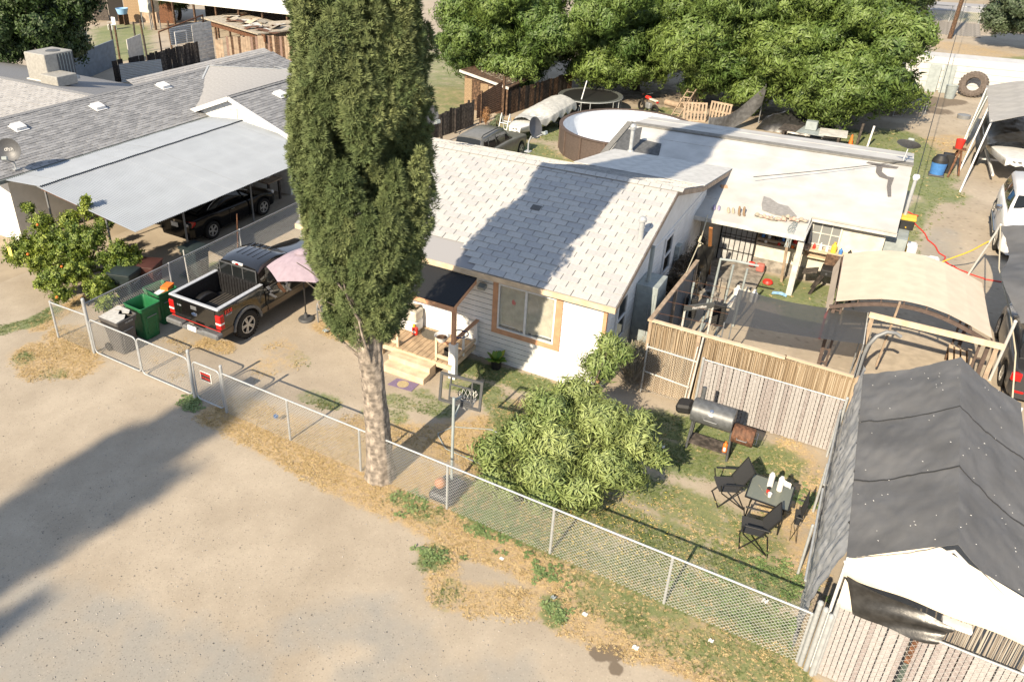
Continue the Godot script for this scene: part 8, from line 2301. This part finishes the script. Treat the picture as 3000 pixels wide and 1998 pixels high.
	for q in [[-8.0, -39.6, 1.05], [-6.3, -43.6, 2.1]]: pole("tarp_pole", "pole holding up the %s end of the sagging grey tarp" % ("near" if q[2] < 2 else "far"), "pole", [V(q[0], 0, q[1]), V(q[0], q[2], q[1])], 0.025, M.steel)
	var bt := MB.new(); bt.sheet(func(u, v):
		var x := lerpf(-6.2, -2.4, u); var z := lerpf(-42.4, -45.2, v)
		return V(x, 0.02 + 0.85 * pow(sin(PI * u), 0.6) * pow(sin(PI * clampf(v * 1.05, 0, 1)), 0.6) + 0.1 * nz.get_noise_2d(x * 2, z * 2), z), 30, 20)
	single("black_tarp_heap", "heap under a black plastic tarp below the right walnut tree", "tarp", V(-4.3, 0, -43.8), bt, M.tarp_shiny)
	var pt := thing("plywood_table", "low table of grey plywood sheets behind the annex roof", "table", V(-3.4, 0, -40.6))
	for k in 3:
		var m := MB.new(); m.box(V(-4.2 + k * 0.85, 0.78 + k * 0.022, -40.6 + 0.1 * (k % 2)), V(1.2, 0.02, 1.3), Basis(V(0, 1, 0), R(-0.15, 0.15))); part(pt, "sheet", m, [M.wood_grey, M.util_grey, M.old_white][k])
	for q in [[-4.6, -40.1], [-2.2, -40.1], [-4.6, -41.1], [-2.2, -41.1]]:
		var m := MB.new(); m.box(V(q[0], 0.38, q[1]), V(0.1, 0.76, 0.1)); part(pt, "leg", m, M.wood_grey)
	var bx := MB.new(); bx.bbox(V(-3.5, 1.02, -40.7), V(0.5, 0.4, 0.4), 0.02); single("cardboard_box", "grey box standing on the plywood table", "box", V(-3.5, 0.82, -40.7), bx, M.util_grey)
	pole("grey_post", "short grey wooden post behind the annex roof", "post", [V(-1.48, 0, -42.2), V(-1.42, 1.05, -42.2)], 0.06, M.wood_grey)
	pole("white_post", "short white pipe post beside the grey post", "post", [V(-1.01, 0, -42.2), V(-0.95, 1.0, -42.2)], 0.05, M.white_plastic)
	var cn := MB.new(); cn.lathe([Vector2(0.16, 0), Vector2(0.16, 0.03), Vector2(0.1, 0.04), Vector2(0.03, 0.5), Vector2(0, 0.5)], V(-1.75, 0, -42.0), 14); single("traffic_cone", "faded orange cone beside the grey post", "cone", V(-1.75, 0, -42.0), cn, M.orange)
	# blue vacuum, red bucket on rusty stand
	var sv := thing("shop_vacuum", "blue drum vacuum cleaner with black lid on the lawn", "vacuum cleaner", V(1.92, 0, -39.1))
	var v1 := MB.new(); v1.lathe([Vector2(0, 0.06), Vector2(0.26, 0.06), Vector2(0.3, 0.6), Vector2(0, 0.6)], V(1.92, 0, -39.1), 20); part(sv, "drum", v1, M.blue)
	var v2 := MB.new(); v2.lathe([Vector2(0.32, 0.6), Vector2(0.3, 0.72), Vector2(0.18, 0.9), Vector2(0, 0.92)], V(1.92, 0, -39.1), 20); part(sv, "lid", v2, M.black_plastic)
	var v3 := MB.new(); v3.bbox(V(1.92, 0.04, -39.1), V(0.6, 0.08, 0.6), 0.03); part(sv, "base", v3, M.grey_plastic)
	var rs := thing("rusty_stand", "rusty steel stand with tools beside the blue vacuum", "stand", V(2.5, 0, -39.6))
	for q in [[V(2.35, 0, -39.0), V(2.55, 1.0, -40.0)], [V(2.75, 0, -39.4), V(2.6, 1.0, -40.1)], [V(2.3, 0, -40.6), V(2.5, 1.0, -40.1)]]:
		var m := MB.new(); m.beam(q[0], q[1], 0.07, 0.07); part(rs, "leg", m, M.rust)
	var rt := MB.new(); rt.box(V(2.52, 1.01, -40.1), V(0.5, 0.04, 0.4)); part(rs, "top", rt, M.rust)
	var rb := MB.new(); rb.lathe([Vector2(0, 0), Vector2(0.14, 0), Vector2(0.18, 0.38), Vector2(0.16, 0.38), Vector2(0.13, 0.04)], V(2.48, 1.03, -40.15), 18); single("red_bucket", "bright red bucket on the rusty stand", "bucket", V(2.48, 1.03, -40.15), rb, M.red)
	var cr := MB.new(); cr.bbox(V(2.2, 0.42, -39.75), V(0.42, 0.84, 0.4), 0.02); single("tool_cart", "dark tool cart between the blue vacuum and the rusty stand", "cart", V(2.2, 0, -39.75), cr, M.black_plastic)
	# boat on the right with its shelter
	var rbt := thing("trailer_boat", "white speedboat on a trailer under a black cover at the right", "boat", V(4.5, 0, -42.3))
	var h2 := MB.new(); hull(h2, V(4.5, 0.42, -42.3), 7.2, 1.12, 0.82, 1.0, 0.35); part(rbt, "hull", h2, M.gelcoat)
	var st := MB.new(); st.beam(V(3.42, 0.95, -45), V(3.42, 0.98, -40.5), 0.03, 0.12); part(rbt, "stripe", st, M.black_plastic)
	var bc := MB.new(); bc.sheet(func(u, v):
		var z := lerpf(-45.8, -40.0, u); var s2: float = v * 2 - 1
		return V(4.5 + s2 * 1.2, 1.3 + 0.7 * (1 - s2 * s2) * (1.0 - 0.5 * u) + 0.05 * nz.get_noise_2d(u * 8, v * 8) - (0.35 if absf(s2) > 0.97 else 0.0), z), 26, 22)
	part(rbt, "cover", bc, M.tarp_shiny)
	var tf := MB.new(); tf.beam(V(3.6, 0.35, -45.5), V(3.9, 0.35, -39.2), 0.08, 0.1); tf.beam(V(5.4, 0.35, -45.5), V(5.1, 0.35, -39.2), 0.08, 0.1); tf.beam(V(3.4, 0.35, -41.6), V(5.6, 0.35, -41.6), 0.08, 0.08); part(rbt, "trailer_frame", tf, M.white_plastic)
	for s2 in [-1, 1]:
		var w := MB.new(); w.lathe([Vector2(0, -0.1), Vector2(0.26, -0.1), Vector2(0.3, 0), Vector2(0.26, 0.1), Vector2(0, 0.1)], V(4.5 + s2 * 1.2, 0.3, -41.6), 20, Basis(V(0, 0, 1), PI / 2)); part(rbt, "wheel", w, M.tyre)
	var sh := thing("grey_tarp_shelter", "grey tarp shelter on white poles over the speedboat", "shelter", V(4.8, 0, -43.5))
	var sm := MB.new(); sm.sheet(func(u, v): return V(lerpf(3.2, 7.0, u), 2.45 + 0.5 * sin(PI * u * 0.75) + 0.05 * nz.get_noise_2d(u * 2, v * 2), lerpf(-39.4 - 1.6 * u, -47.2, v)), 20, 20, 0.01); part(sh, "tarp", sm, mk("tarp_pale", S(0.36, 0.35, 0.33), 0.8, 0, 0.2, 0.5))
	for q in [[2.75, -43.5, 3.2, -46.4], [2.88, -44.6, 3.2, -44.6], [2.78, -40.2, 3.25, -42.7], [2.82, -37.2, 3.28, -39.7], [6.9, -41, 6.9, -41], [6.9, -47, 6.9, -47]]:
		var m := MB.new(); m.tube([V(q[0], 0, q[1]), V(q[2], 2.46, q[3])], 0.035, 8); part(sh, "pole", m, M.white_plastic)
	var sg := MB.new(); sg.sheet(func(u, v): return V(2.95 + 0.25 * v, 0.7 + 1.7 * v, lerpf(-43.6, -46.0, u) - 0.5 * v), 4, 4, 0.01); part(sh, "side_panel", sg, mk("panel_glassy", S(0.3, 0.33, 0.31), 0.4))
	# black tarp shelter over the cars
	var s3 := thing("black_tarp_shelter", "black tarp shelter on leaning white poles over the cars", "shelter", V(5, 0, -24))
	var s4 := MB.new(); s4.sheet(func(u, v):
		var z := lerpf(-27.2, -20.6, v)
		var x0: float = 3.3 + 0.2 * sin(PI * v * 2.2) + 0.12 * v
		return V(lerpf(x0, 7.4, u), 2.2 + 0.75 * sin(PI * 0.5 * u) - 0.18 * sin(PI * v * 2) * (1 - u) + 0.07 * nz.get_noise_2d(u * 9, v * 9), z), 26, 36, 0.008); part(s3, "tarp", s4, M.tarp_black)
	for q in [[3.1, -28.4, 3.32, -27.2, 0.03], [3.56, -21.6, 3.42, -20.5, 0.035], [7.3, -27.2, 7.3, -27.2, 0.03], [7.3, -20.6, 7.3, -20.6, 0.03]]:
		var m := MB.new(); m.tube([V(q[0], 0, q[1]), V(q[2], 2.25 if q[0] < 5 else 2.9, q[3])], q[4], 8); part(s3, "pole", m, M.white_plastic)
	var rp := MB.new(); rp.tube([V(3.32, 2.2, -27.2), V(3.3, 1.9, -24.5), V(3.5, 1.8, -22.0), V(3.6, 1.6, -20.2), V(3.7, 0.9, -19.2)], 0.018, 6); part(s3, "rope", rp, M.rope)
	# hoses and cords on the drive
	var hose := func(called: String, label: String, pts: Array, m: Material):
		var o := []
		for i in pts.size() - 1:
			for k in 6: o.append(pts[i].lerp(pts[i + 1], k / 6.0) + V(0.05 * sin(i * 2.0 + k), 0, 0))
		o.append(pts[-1]); pole(called, label, "hose", o, 0.022, m)
	hose.call("orange_hose", "orange hose snaking along the drive past the annex", [V(1.0, 0.02, -33.6), V(1.45, 0.02, -33.3), V(1.4, 0.02, -32.6), V(1.9, 0.02, -30.9), V(2.4, 0.02, -29.6), V(2.55, 0.02, -28.9), V(1.8, 0.02, -28.6), V(1.5, 0.02, -28.2)], M.red)
	hose.call("red_cable", "red cord crossing the drive towards the white car", [V(2.5, 0.02, -29.0), V(3.0, 0.02, -28.6), V(3.6, 0.02, -28.3), V(4.2, 0.02, -28.4)], M.red)
	hose.call("yellow_cable", "yellow cord from the annex to the tarp shelter", [V(0.95, 1.9, -26.5), V(1.3, 0.6, -27.2), V(2.2, 0.3, -28.0), V(3.2, 1.6, -27.4)], M.yellow)
	# white trailer, tractor tyre, can
	var wt := thing("white_trailer", "long white panelled trailer wall at the end of the drive", "trailer", V(3.6, 0, -57.8))
	var w1 := MB.new(); w1.box(V(3.6, 1.0, -57.9), V(8.2, 1.96, 1.6)); part(wt, "body", w1, M.trailer_white)
	for k in 5:
		var m := MB.new(); m.bbox(V(3.6, 0.3 + k * 0.36, -57.08), V(8.2, 0.33, 0.03), 0.008); part(wt, "panel_board", m, M.trailer_white)
	for q in [[1.1, -56.6, "left"], [1.85, -56.7, "right"]]:
		var m := MB.new(); m.box(V(q[0], 0.8, q[1]), V(0.6, 1.6, 0.03), Basis(V(0, 1, 0), 0.1) * Basis(V(1, 0, 0), -0.12)); single("metal_sheet", "%s grey metal sheet leaning on the white trailer" % q[2], "sheet", V(q[0], 0, q[1]), m, M.util_grey, "metal sheets on the trailer")
	var ty := MB.new(); var tc := V(3.2, 0.72, -56.4); var tb := Basis(V(0, 1, 0), -0.25) * Basis(V(1, 0, 0), PI / 2 - 0.25)
	ty.lathe([Vector2(0.38, -0.16), Vector2(0.6, -0.2), Vector2(0.7, -0.16), Vector2(0.72, 0), Vector2(0.7, 0.16), Vector2(0.6, 0.2), Vector2(0.38, 0.16), Vector2(0.36, 0), Vector2(0.38, -0.16)], tc, 36, tb)
	for k in 24:
		var a := TAU * k / 24
		for s2 in [-1, 1]: ty.box(tc + tb * V(cos(a + s2 * 0.06) * 0.715, s2 * 0.09, sin(a + s2 * 0.06) * 0.715), V(0.06, 0.16, 0.06), tb * Basis(V(0, 1, 0), -a) * Basis(V(1, 0, 0), s2 * 0.5))
	single("tractor_tyre", "huge old tractor tyre leaning against the white trailer", "tyre", V(3.2, 0, -56.4), ty, mk("old_tyre", S(0.14, 0.115, 0.1), 0.95, 0, 0.5, 2))
	var tcan := MB.new(); tcan.lathe([Vector2(0, 0), Vector2(0.25, 0), Vector2(0.31, 0.72), Vector2(0.33, 0.74), Vector2(0.28, 0.72), Vector2(0.24, 0.1)], V(2.15, 0, -55.3), 20); single("rubbish_can", "grey plastic rubbish can in front of the tractor tyre", "rubbish can", V(2.15, 0, -55.3), tcan, M.util_grey)
	var ub := thing("utility_pole", "tall brown wooden utility pole beyond the white trailer", "utility pole", V(1.84, 0, -78.4))
	var u1 := MB.new(); u1.tube([V(1.84, 0, -78.4), V(2.0, 9, -78.4)], [0.17, 0.12], 12); part(ub, "pole", u1, M.wood_brown)
	var u2 := MB.new(); u2.beam(V(0.8, 8.3, -78.4), V(3.2, 8.3, -78.4), 0.1, 0.12); part(ub, "crossarm", u2, M.wood_brown)
	var ff := thing("far_chain_link_fence", "chain link fence along the far road beyond the utility pole", "fence", V(3, 0, -88.3))
	for k in 6: fence_post(ff, V(-3 + k * 2.3, 0, -88.3), 1.4, 0.04)
	var fr := MB.new(); fr.tube([V(-3, 1.4, -88.3), V(8.5, 1.4, -88.3)], 0.03, 6); part(ff, "top_rail", fr, M.galv)
	var fw := MB.new(); chain(fw, V(-3, 0, -88.3), V(8.5, 0, -88.3), 0.05, 1.38, 0.006, 0.16); part(ff, "wire_mesh", fw, M.galv_wire).set_meta("kind", "stuff")
	var pc := MB.new(); pc.box(V(2.2, 0.03, -84), V(3.6, 0.06, 8)); structure("far_path", pc, M.concrete)
	var rd := MB.new(); rd.box(V(0, 0.02, -100), V(90, 0.04, 7)); structure("far_road", rd, mk("asphalt", S(0.3, 0.3, 0.31), 0.9))
	for q in [[V(0.86, 3.4, -26.8), V(2.1, 8.3, -78.4), "service wire from the annex mast to the utility pole"], [V(0.5, 3.1, -29.4), V(-3.6, 2.75, -26.2), "thin wire stretched over the annex roof"]]:
		var pts := []
		for k in 13:
			var u := k / 12.0
			pts.append(q[0].lerp(q[1], u) - V(0, (1.0 if q[1].y > 5 else 0.02) * 4 * u * (1 - u), 0))
		pole("overhead_wire", q[2], "wire", pts, 0.012, M.black_plastic)
	var dd := MB.new(); dd.lathe([Vector2(0, 0), Vector2(0.3, 0), Vector2(0.32, 0.2), Vector2(0, 0.25)], V(2.9, 0, -50.5), 14); single("engine_part", "dark machine part lying on the earth by the tarp shelter", "machine part", V(2.9, 0, -50.5), dd, M.steel)
func far_yard():
	var f := thing("dark_plank_fence", "dark weathered plank fence behind the grey roof house", "fence", V(-42.3, 0, -36.5))
	planks(f, "board", V(-42.8, 1.3, -34.6), V(-42.2, 1.6, -38.6), 1.35, 0.2, [M.wood_dark, M.wood_grey, M.wood_dark], 0.012, 0.06)
	planks(f, "board", V(-43.0, 1.3, -32.0), V(-42.8, 1.35, -34.6), 1.35, 0.4, [M.wood_dark], 0.02, 0.05, 0.25)
	var cs := MB.new(); corrugated(cs, V(-42.6, 1.2, -32.2), V(-41.6, 1.2, -34.7), 0.0, 1.15, 0.1, 0.02); single("corrugated_sheet", "pale corrugated sheet leaning on the dark plank fence", "sheet", V(-42.1, 0, -33.4), cs, M.galv)
	var g := thing("brown_plank_fence", "sunlit brown plank fence behind the far end of the grey roof", "fence", V(-40.2, 0, -41.6))
	planks(g, "board", V(-41.6, 1.7, -40.6), V(-37.4, 1.75, -43.4), 1.7, 0.17, [M.wood_brown, M.lumber_old, M.lumber_old, mk("plank_pink", S(0.3, 0.2, 0.16), 0.9, 0, 0.4, 2)], 0.012, 0.05)
	planks(g, "board", V(-42.4, 1.5, -40.3), V(-41.7, 1.5, -40.6), 1.5, 0.2, [M.lumber_old], 0.01, 0.04)
	var w := thing("white_board_wall", "white horizontal board wall between the two plank fences", "wall", V(-43.1, 0, -40))
	for k in 10:
		var m := MB.new(); m.bbox(V(-43.1, 0.13 + k * 0.26, -39.9), V(0.03, 0.245, 2.0), 0.006, Basis(V(0, 1, 0), 0.08)); part(w, "board", m, M.old_white)
	var bw := MB.new(); bw.box(V(-46.2, 0.85, -33.2), V(0.1, 1.7, 5.4), Basis(V(0, 1, 0), 0.44)); single("blue_grey_wall", "low blue grey panel wall at the back of the grey roof", "wall", V(-46.2, 0, -33.2), bw, mk("blue_grey", S(0.2, 0.24, 0.28), 0.8, 0, 0.3, 0.6))
	var cb := MB.new(); corrugated(cb, V(-44.5, 2.4, -38.2), V(-44.2, 2.5, -41.0), 1.2, 2.4, 0.12, 0.02); single("corrugated_screen", "upright galvanised corrugated panel behind the plank fences", "screen", V(-44.3, 1.2, -39.6), cb, M.galv)
	var wb := MB.new(); wb.box(V(-52.4, 0.75, -36.8), V(0.06, 1.5, 2.4), Basis(V(0, 1, 0), 0.6)); single("white_screen", "white panel standing behind the dark tree", "panel", V(-52.4, 0, -36.8), wb, M.white_paint)
	var gl := thing("picture_frame", "empty white window frame standing behind the plank fence", "frame", V(-43.9, 0.6, -38.6))
	var gm := MB.new(); frame(gm, V(-43.8, 0.9, -38.0), V(0.1, 0, -1).normalized(), V(0, 1, 0), 1.0, 1.3, 0.07, 0.05); part(gl, "frame", gm, M.white_plastic)
	# long shed with white roof
	var s := thing("open_shed", "long open shed with a bright white roof at the back of the far yard", "shed", V(-49, 0, -50))
	var r := MB.new(); r.box(V(-47.5, 3.0, -50.8), V(19, 0.08, 8.0), Basis(V(0, 1, 0), -0.03) * Basis(V(1, 0, 0), 0.12)); part(s, "roof", r, M.white_paint)
	var bkw := MB.new(); bkw.box(V(-47.5, 1.4, -53.5), V(19, 2.8, 0.1)); part(s, "wall", bkw, M.wood_dark)
	for k in 8:
		var m := MB.new(); m.box(V(-56.5 + k * 2.5, 1.25, -47.1), V(0.14, 2.5, 0.14)); part(s, "post", m, M.wood_brown)
	var lr := thing("scrap_roof", "low flat shed roof covered in rusty scrap sheets", "shed", V(-44, 0, -45.5))
	var l1 := MB.new(); l1.box(V(-43.6, 1.85, -45.2), V(9.5, 0.1, 3.6), Basis(V(0, 1, 0), -0.35)); part(lr, "roof", l1, M.scrap)
	var l2 := MB.new(); l2.box(V(-43.4, 1.6, -43.55), V(9.0, 0.5, 0.06), Basis(V(0, 1, 0), -0.35)); part(lr, "fascia", l2, M.rust)
	for k in 4:
		var m := MB.new(); m.box(V(-47 + k * 2.4, 0.9, -44.9 + k * 0.85), V(0.12, 1.8, 0.12)); part(lr, "post", m, M.wood_brown)
	for k in 26:
		var m := MB.new(); var c := V(R(-47.5, -39.8), 0, 0); c.z = -45.4 + (c.x + 43.6) * 0.36 + R(-1.4, 1.4); c.y = 1.93 + R(0, 0.08)
		m.sheet(func(u, v): return c + Basis(V(0, 1, 0), k * 1.3) * V((u - 0.5) * R(1.0, 1.01) * (0.7 + 0.6 * (k % 3)), 0.1 * sin(u * 4 + k) * (k % 2) + 0.16 * v * float(k % 4 == 0), (v - 0.5) * 0.6), 5, 3, 0.012)
		single("scrap_sheet", "%s %s scrap sheet at the %s of the low far roof" % [["short", "long", "curled"][(k / 4) % 3], ["tan", "rusty", "white", "pale"][k % 4], "left end" if c.x < -45.2 else ("middle" if c.x < -42.4 else "right end")] + ("" if k < 12 else " by the eave"), "scrap", c, m, [M.scrap, M.rust, M.old_white, M.lumber][k % 4], "scrap sheets on the far roof")
	# wall and clutter of the far house
	var h := thing("plywood_hut", "makeshift plywood hut at the top left of the far yard", "hut", V(-62, 0, -49))
	for k in 6:
		var m := MB.new(); m.box(V(-66.5 + k * 1.6, 1.5, -47.6 - k * 0.5), V(1.55, 3.0, 0.08), Basis(V(0, 1, 0), 0.3)); part(h, "panel", m, [M.wood_dark, M.wood_grey, M.shadow_inside, M.osb, M.lumber_old, M.rust][k])
	var hr := MB.new(); hr.box(V(-62.5, 3.05, -50.5), V(11, 0.1, 5.5), Basis(V(0, 1, 0), 0.3)); part(h, "roof", hr, M.rust)
	var ch := thing("garden_chair", "white plastic garden chair in the far yard", "chair", V(-59.8, 0, -45.2))
	for q in [[V(0, 0.42, 0), V(0.5, 0.04, 0.5)], [V(0, 0.72, -0.24), V(0.5, 0.6, 0.04)]]:
		var m := MB.new(); m.bbox(V(-59.8, 0, -45.2) + q[0], q[1], 0.015); part(ch, "seat" if q[1].y < 0.1 else "backrest", m, M.white_plastic)
	for a in [-1, 1]:
		var am := MB.new(); am.box(V(-59.8 + a * 0.27, 0.63, -45.2), V(0.05, 0.03, 0.46)); part(ch, "armrest", am, M.white_plastic)
		for b in [-1, 1]:
			var m := MB.new(); m.box(V(-59.8 + a * 0.24, 0.2, -45.2 + b * 0.22), V(0.05, 0.4, 0.05)); part(ch, "leg", m, M.white_plastic)
	var bk := MB.new(); bk.lathe([Vector2(0, 0), Vector2(0.4, 0), Vector2(0.55, 0.5), Vector2(0.5, 0.5), Vector2(0.38, 0.05)], V(-61.2, 0.9, -47.6), 18); single("blue_tub", "pale blue tub on a stand in the far yard", "tub", V(-61.2, 0.9, -47.6), bk, M.blue_pale)
	var bs := thing("tub_stand", "wooden stand under the pale blue tub", "stand", V(-61.2, 0, -47.6))
	for a in [-1, 1]:
		var m := MB.new(); m.box(V(-61.2 + a * 0.35, 0.45, -47.6), V(0.1, 0.9, 0.5)); part(bs, "leg", m, M.wood_brown)
	var ec := thing("evaporative_cooler", "white evaporative cooler on a stand in the far yard", "cooler", V(-57.2, 0, -47.3))
	var e1 := MB.new(); e1.bbox(V(-57.2, 2.0, -47.3), V(1.2, 1.2, 1.2), 0.05); part(ec, "cabinet", e1, M.old_white)
	var e2 := MB.new(); e2.lathe([Vector2(0, 0.03), Vector2(0.36, 0.03), Vector2(0.38, 0)], V(-56.59, 1.9, -47.0), 20, Basis(V(0, 0, 1), -PI / 2)); part(ec, "duct_opening", e2, M.util_grey)
	for a in [-1, 1]:
		for b in [-1, 1]:
			var m := MB.new(); m.box(V(-57.2 + a * 0.5, 0.7, -47.3 + b * 0.5), V(0.07, 1.4, 0.07)); part(ec, "leg", m, M.steel)
	pole("pipe_arch", "rusty pipe frame arching over the plank fence", "pipe frame", [V(-43.2, 0, -36.2), V(-43.2, 2.5, -36.2), V(-43.6, 3.0, -40.6), V(-43.6, 0, -40.6)], 0.06, M.rust)
	var posts := [[-50.5, -38.0, 2.2, "leaning grey"], [-48.2, -36.6, 2.4, "tall grey"], [-46.0, -37.2, 1.9, "slim tan"], [-49.5, -40.0, 2.3, "dark tall"], [-46.8, -40.2, 2.4, "brown square"], [-52.0, -41.2, 1.8, "short grey"]]
	for q in posts: pole("fence_stake", "%s stake in the overgrown far yard" % q[3], "stake", [V(q[0], 0, q[1]), V(q[0] + R(-0.15, 0.15), q[2], q[1])], 0.07, M.wood_grey if q[2] < 2.25 else M.wood_brown, "stakes in the far yard")
	var bp := MB.new(); bp.box(V(-47.6, 0.8, -37.6), V(2.4, 1.6, 0.05), Basis(V(0, 1, 0), -1.1)); single("peeling_screen", "white peeling panel behind the dark plank fence", "panel", V(-47.6, 0, -37.6), bp, M.old_white)

func litter():
	# grass, weeds, stones and leaves on the ground
	var bl := []
	for s in 3:
		var mb := MB.new(); mb.plain = false
		var rg := RandomNumberGenerator.new(); rg.seed = 90 + s
		for k in 9:
			var a := rg.randf() * TAU; var o := V(cos(a), 0, sin(a)) * rg.randf_range(0, 0.035)
			var L := rg.randf_range(0.035, 0.08); var e := rg.randf_range(0.3, 1.1); var a2 := rg.randf() * TAU
			var d := V(cos(a2) * cos(e), sin(e), sin(a2) * cos(e)) * L; var sd := V(-sin(a2), 0, cos(a2)) * 0.0045
			var g := rg.randf_range(0.8, 1.2); mb.col = Color(g, g, g)
			mb.tri(o - sd, o + sd, o + d * 0.6 + V(0, 0.004, 0)); mb.tri(o + sd * 0.8 + d * 0.3, o + d * 0.6, o + d - V(0, 0.25 * L, 0))
		bl.append(mb.mesh())
	var xs := [[], [], []]; var cs := [[], [], []]
	var nz := FastNoiseLite.new(); nz.seed = 8; nz.frequency = 0.8; nz.fractal_octaves = 3
	for pass_ in [[5, 120000, -21.0, 1.0, -17.5, -7.5, 1.0], [9, 26000, -19.0, 3.0, -48.0, -18.0, 1.7]]:
		for k in pass_[1]:
			var x := R(pass_[2], pass_[3]); var z := R(pass_[4], pass_[5])
			var d := mask_at(pass_[0], "d", x, z); var g := mask_at(pass_[0], "g", x, z)
			var m: float = max(d, g)
			if m <= 0.0: continue
			var n := nz.get_noise_2d(x, z)
			if rng.randf() > smoothstep(0.3, 0.95, m + n * 0.55): continue
			if z < -15.75 and z > -32 and x > -13.3 and x < -4.8: continue
			if x > -10.35 and x < -8.1 and z < -13.75 and z > -15.8: continue
			var green := g > 0.05 and rng.randf() < clampf(g / (g + d * 0.6) + n * 0.5, 0.1, 0.97)
			var c := Color(0.1, 0.155, 0.045).lerp(Color(0.19, 0.22, 0.08), rng.randf()) if green else Color(0.46, 0.34, 0.16).lerp(Color(0.58, 0.46, 0.26), rng.randf())
			var s: float = R(0.5, 1.15) * pass_[6] * (0.8 if green else 0.95) * (0.75 + 0.5 * n + 0.3 * m)
			var j := rng.randi() % 3
			xs[j].append(Transform3D(Basis(V(0, 1, 0), R(0, TAU)).scaled(V(s, s * R(0.7, 1.2), s)), V(x, 0, z))); cs[j].append(c)
	for j in 3:
		var o := multi(self, numbered("grass"), bl[j], M.grassy, xs[j], cs[j])
		meta(o, ["tufts of green and straw coloured grass over the yard and verge", "short mixed grass blades growing between the tufts", "scattered fine grass blades on the lawn and verge"][j], "grass", "", "stuff")
	# broad leaved weeds
	var wm := leaf_clump(9, 0.09, 0.022, 0.5, 0.9, 93)
	var wx := []; var wc := []
	for q in [[0.0, -12.1, 0.35, 60], [0.15, -14.6, 0.3, 30], [-13.05, -10.25, 0.16, 40], [-12.95, -10.05, 0.14, 20], [-5.0, -10.2, 0.15, 20], [-5.2, -10.7, 0.5, 60], [-3.5, -9.9, 0.2, 25], [-6.7, -10.1, 0.3, 30], [-4.5, -10.6, 0.4, 60], [-3.05, -9.2, 0.14, 20], [-5.5, -9.1, 0.2, 25], [-0.5, -11.0, 0.5, 60], [0.2, -10.9, 0.3, 30]]:
		for k in q[3]:
			var s := R(0.6, 1.3)
			wx.append(Transform3D(Basis(V(0, 1, 0), R(0, 6)).scaled(V(s, s, s)), V(q[0] + rng.randfn() * q[2], 0.02, q[1] + rng.randfn() * q[2] * 0.6))); wc.append(Color(0.1, 0.16, 0.05).lerp(Color(0.2, 0.26, 0.1), rng.randf()))
	meta(multi(self, "low_weeds", wm, M.leaf, wx, wc), "low broad leaved weeds scattered along the fence and lawn", "weeds", "", "stuff")
	var st := MB.new(); st.plain = false
	st.loft([[V(0.6, -0.3, 0), V(0, -0.3, 0.5), V(-0.6, -0.3, 0), V(0, -0.3, -0.5)], [V(1, 0.2, 0.1), V(0.1, 0.25, 0.8), V(-0.9, 0.15, 0), V(0, 0.2, -0.9)], [V(0.4, 0.6, 0), V(0, 0.65, 0.3), V(-0.4, 0.6, 0), V(0, 0.6, -0.4)]])
	var px := []; var pc := []
	for k in 9000:
		var x := R(-18, 1.5); var z := -10.3 + 7.6 * rng.randf()
		if k > 7000: x = R(-16.5, -9); z = R(-15.5, -10.5)
		var s := 0.005 + 0.014 * pow(rng.randf(), 4)
		if k % 3 == 0: x = R(-13, -4); z = R(-7.5, -2.8)
		px.append(Transform3D(Basis(V(0, 1, 0), R(0, 6)).scaled(V(s, s, s)), V(x, 0.001, z)))
		var g := R(0.08, 0.45); pc.append(Color(g, g * 0.93, g * 0.85))
	meta(multi(self, "gravel", st.mesh(), M.grassy, px, pc), "small loose stones scattered over the dirt lot", "gravel", "", "stuff")
	var lm := MB.new(); lm.plain = false; lm.quad(V(-0.035, 0.004, 0), V(0, 0.012, -0.008), V(0.035, 0.002, 0), V(0, 0.01, 0.008))
	var lx := []; var lc := []
	for k in 900:
		var x := -3.6 + rng.randfn() * 1.2; var z := -11.6 + rng.randfn() * 0.8
		if z > -10.4 or z < -16: continue
		lx.append(Transform3D(Basis(V(0, 1, 0), R(0, 6)) * Basis(V(1, 0, 0), R(-0.4, 0.4)), V(x, R(0.01, 0.05), z))); lc.append(Color(0.5, 0.4, 0.08).lerp(Color(0.6, 0.5, 0.2), rng.randf()))
	meta(multi(self, "fallen_leaves", lm.mesh(), M.grassy, lx, lc), "fallen yellow leaves under the peach tree", "leaves", "", "stuff")
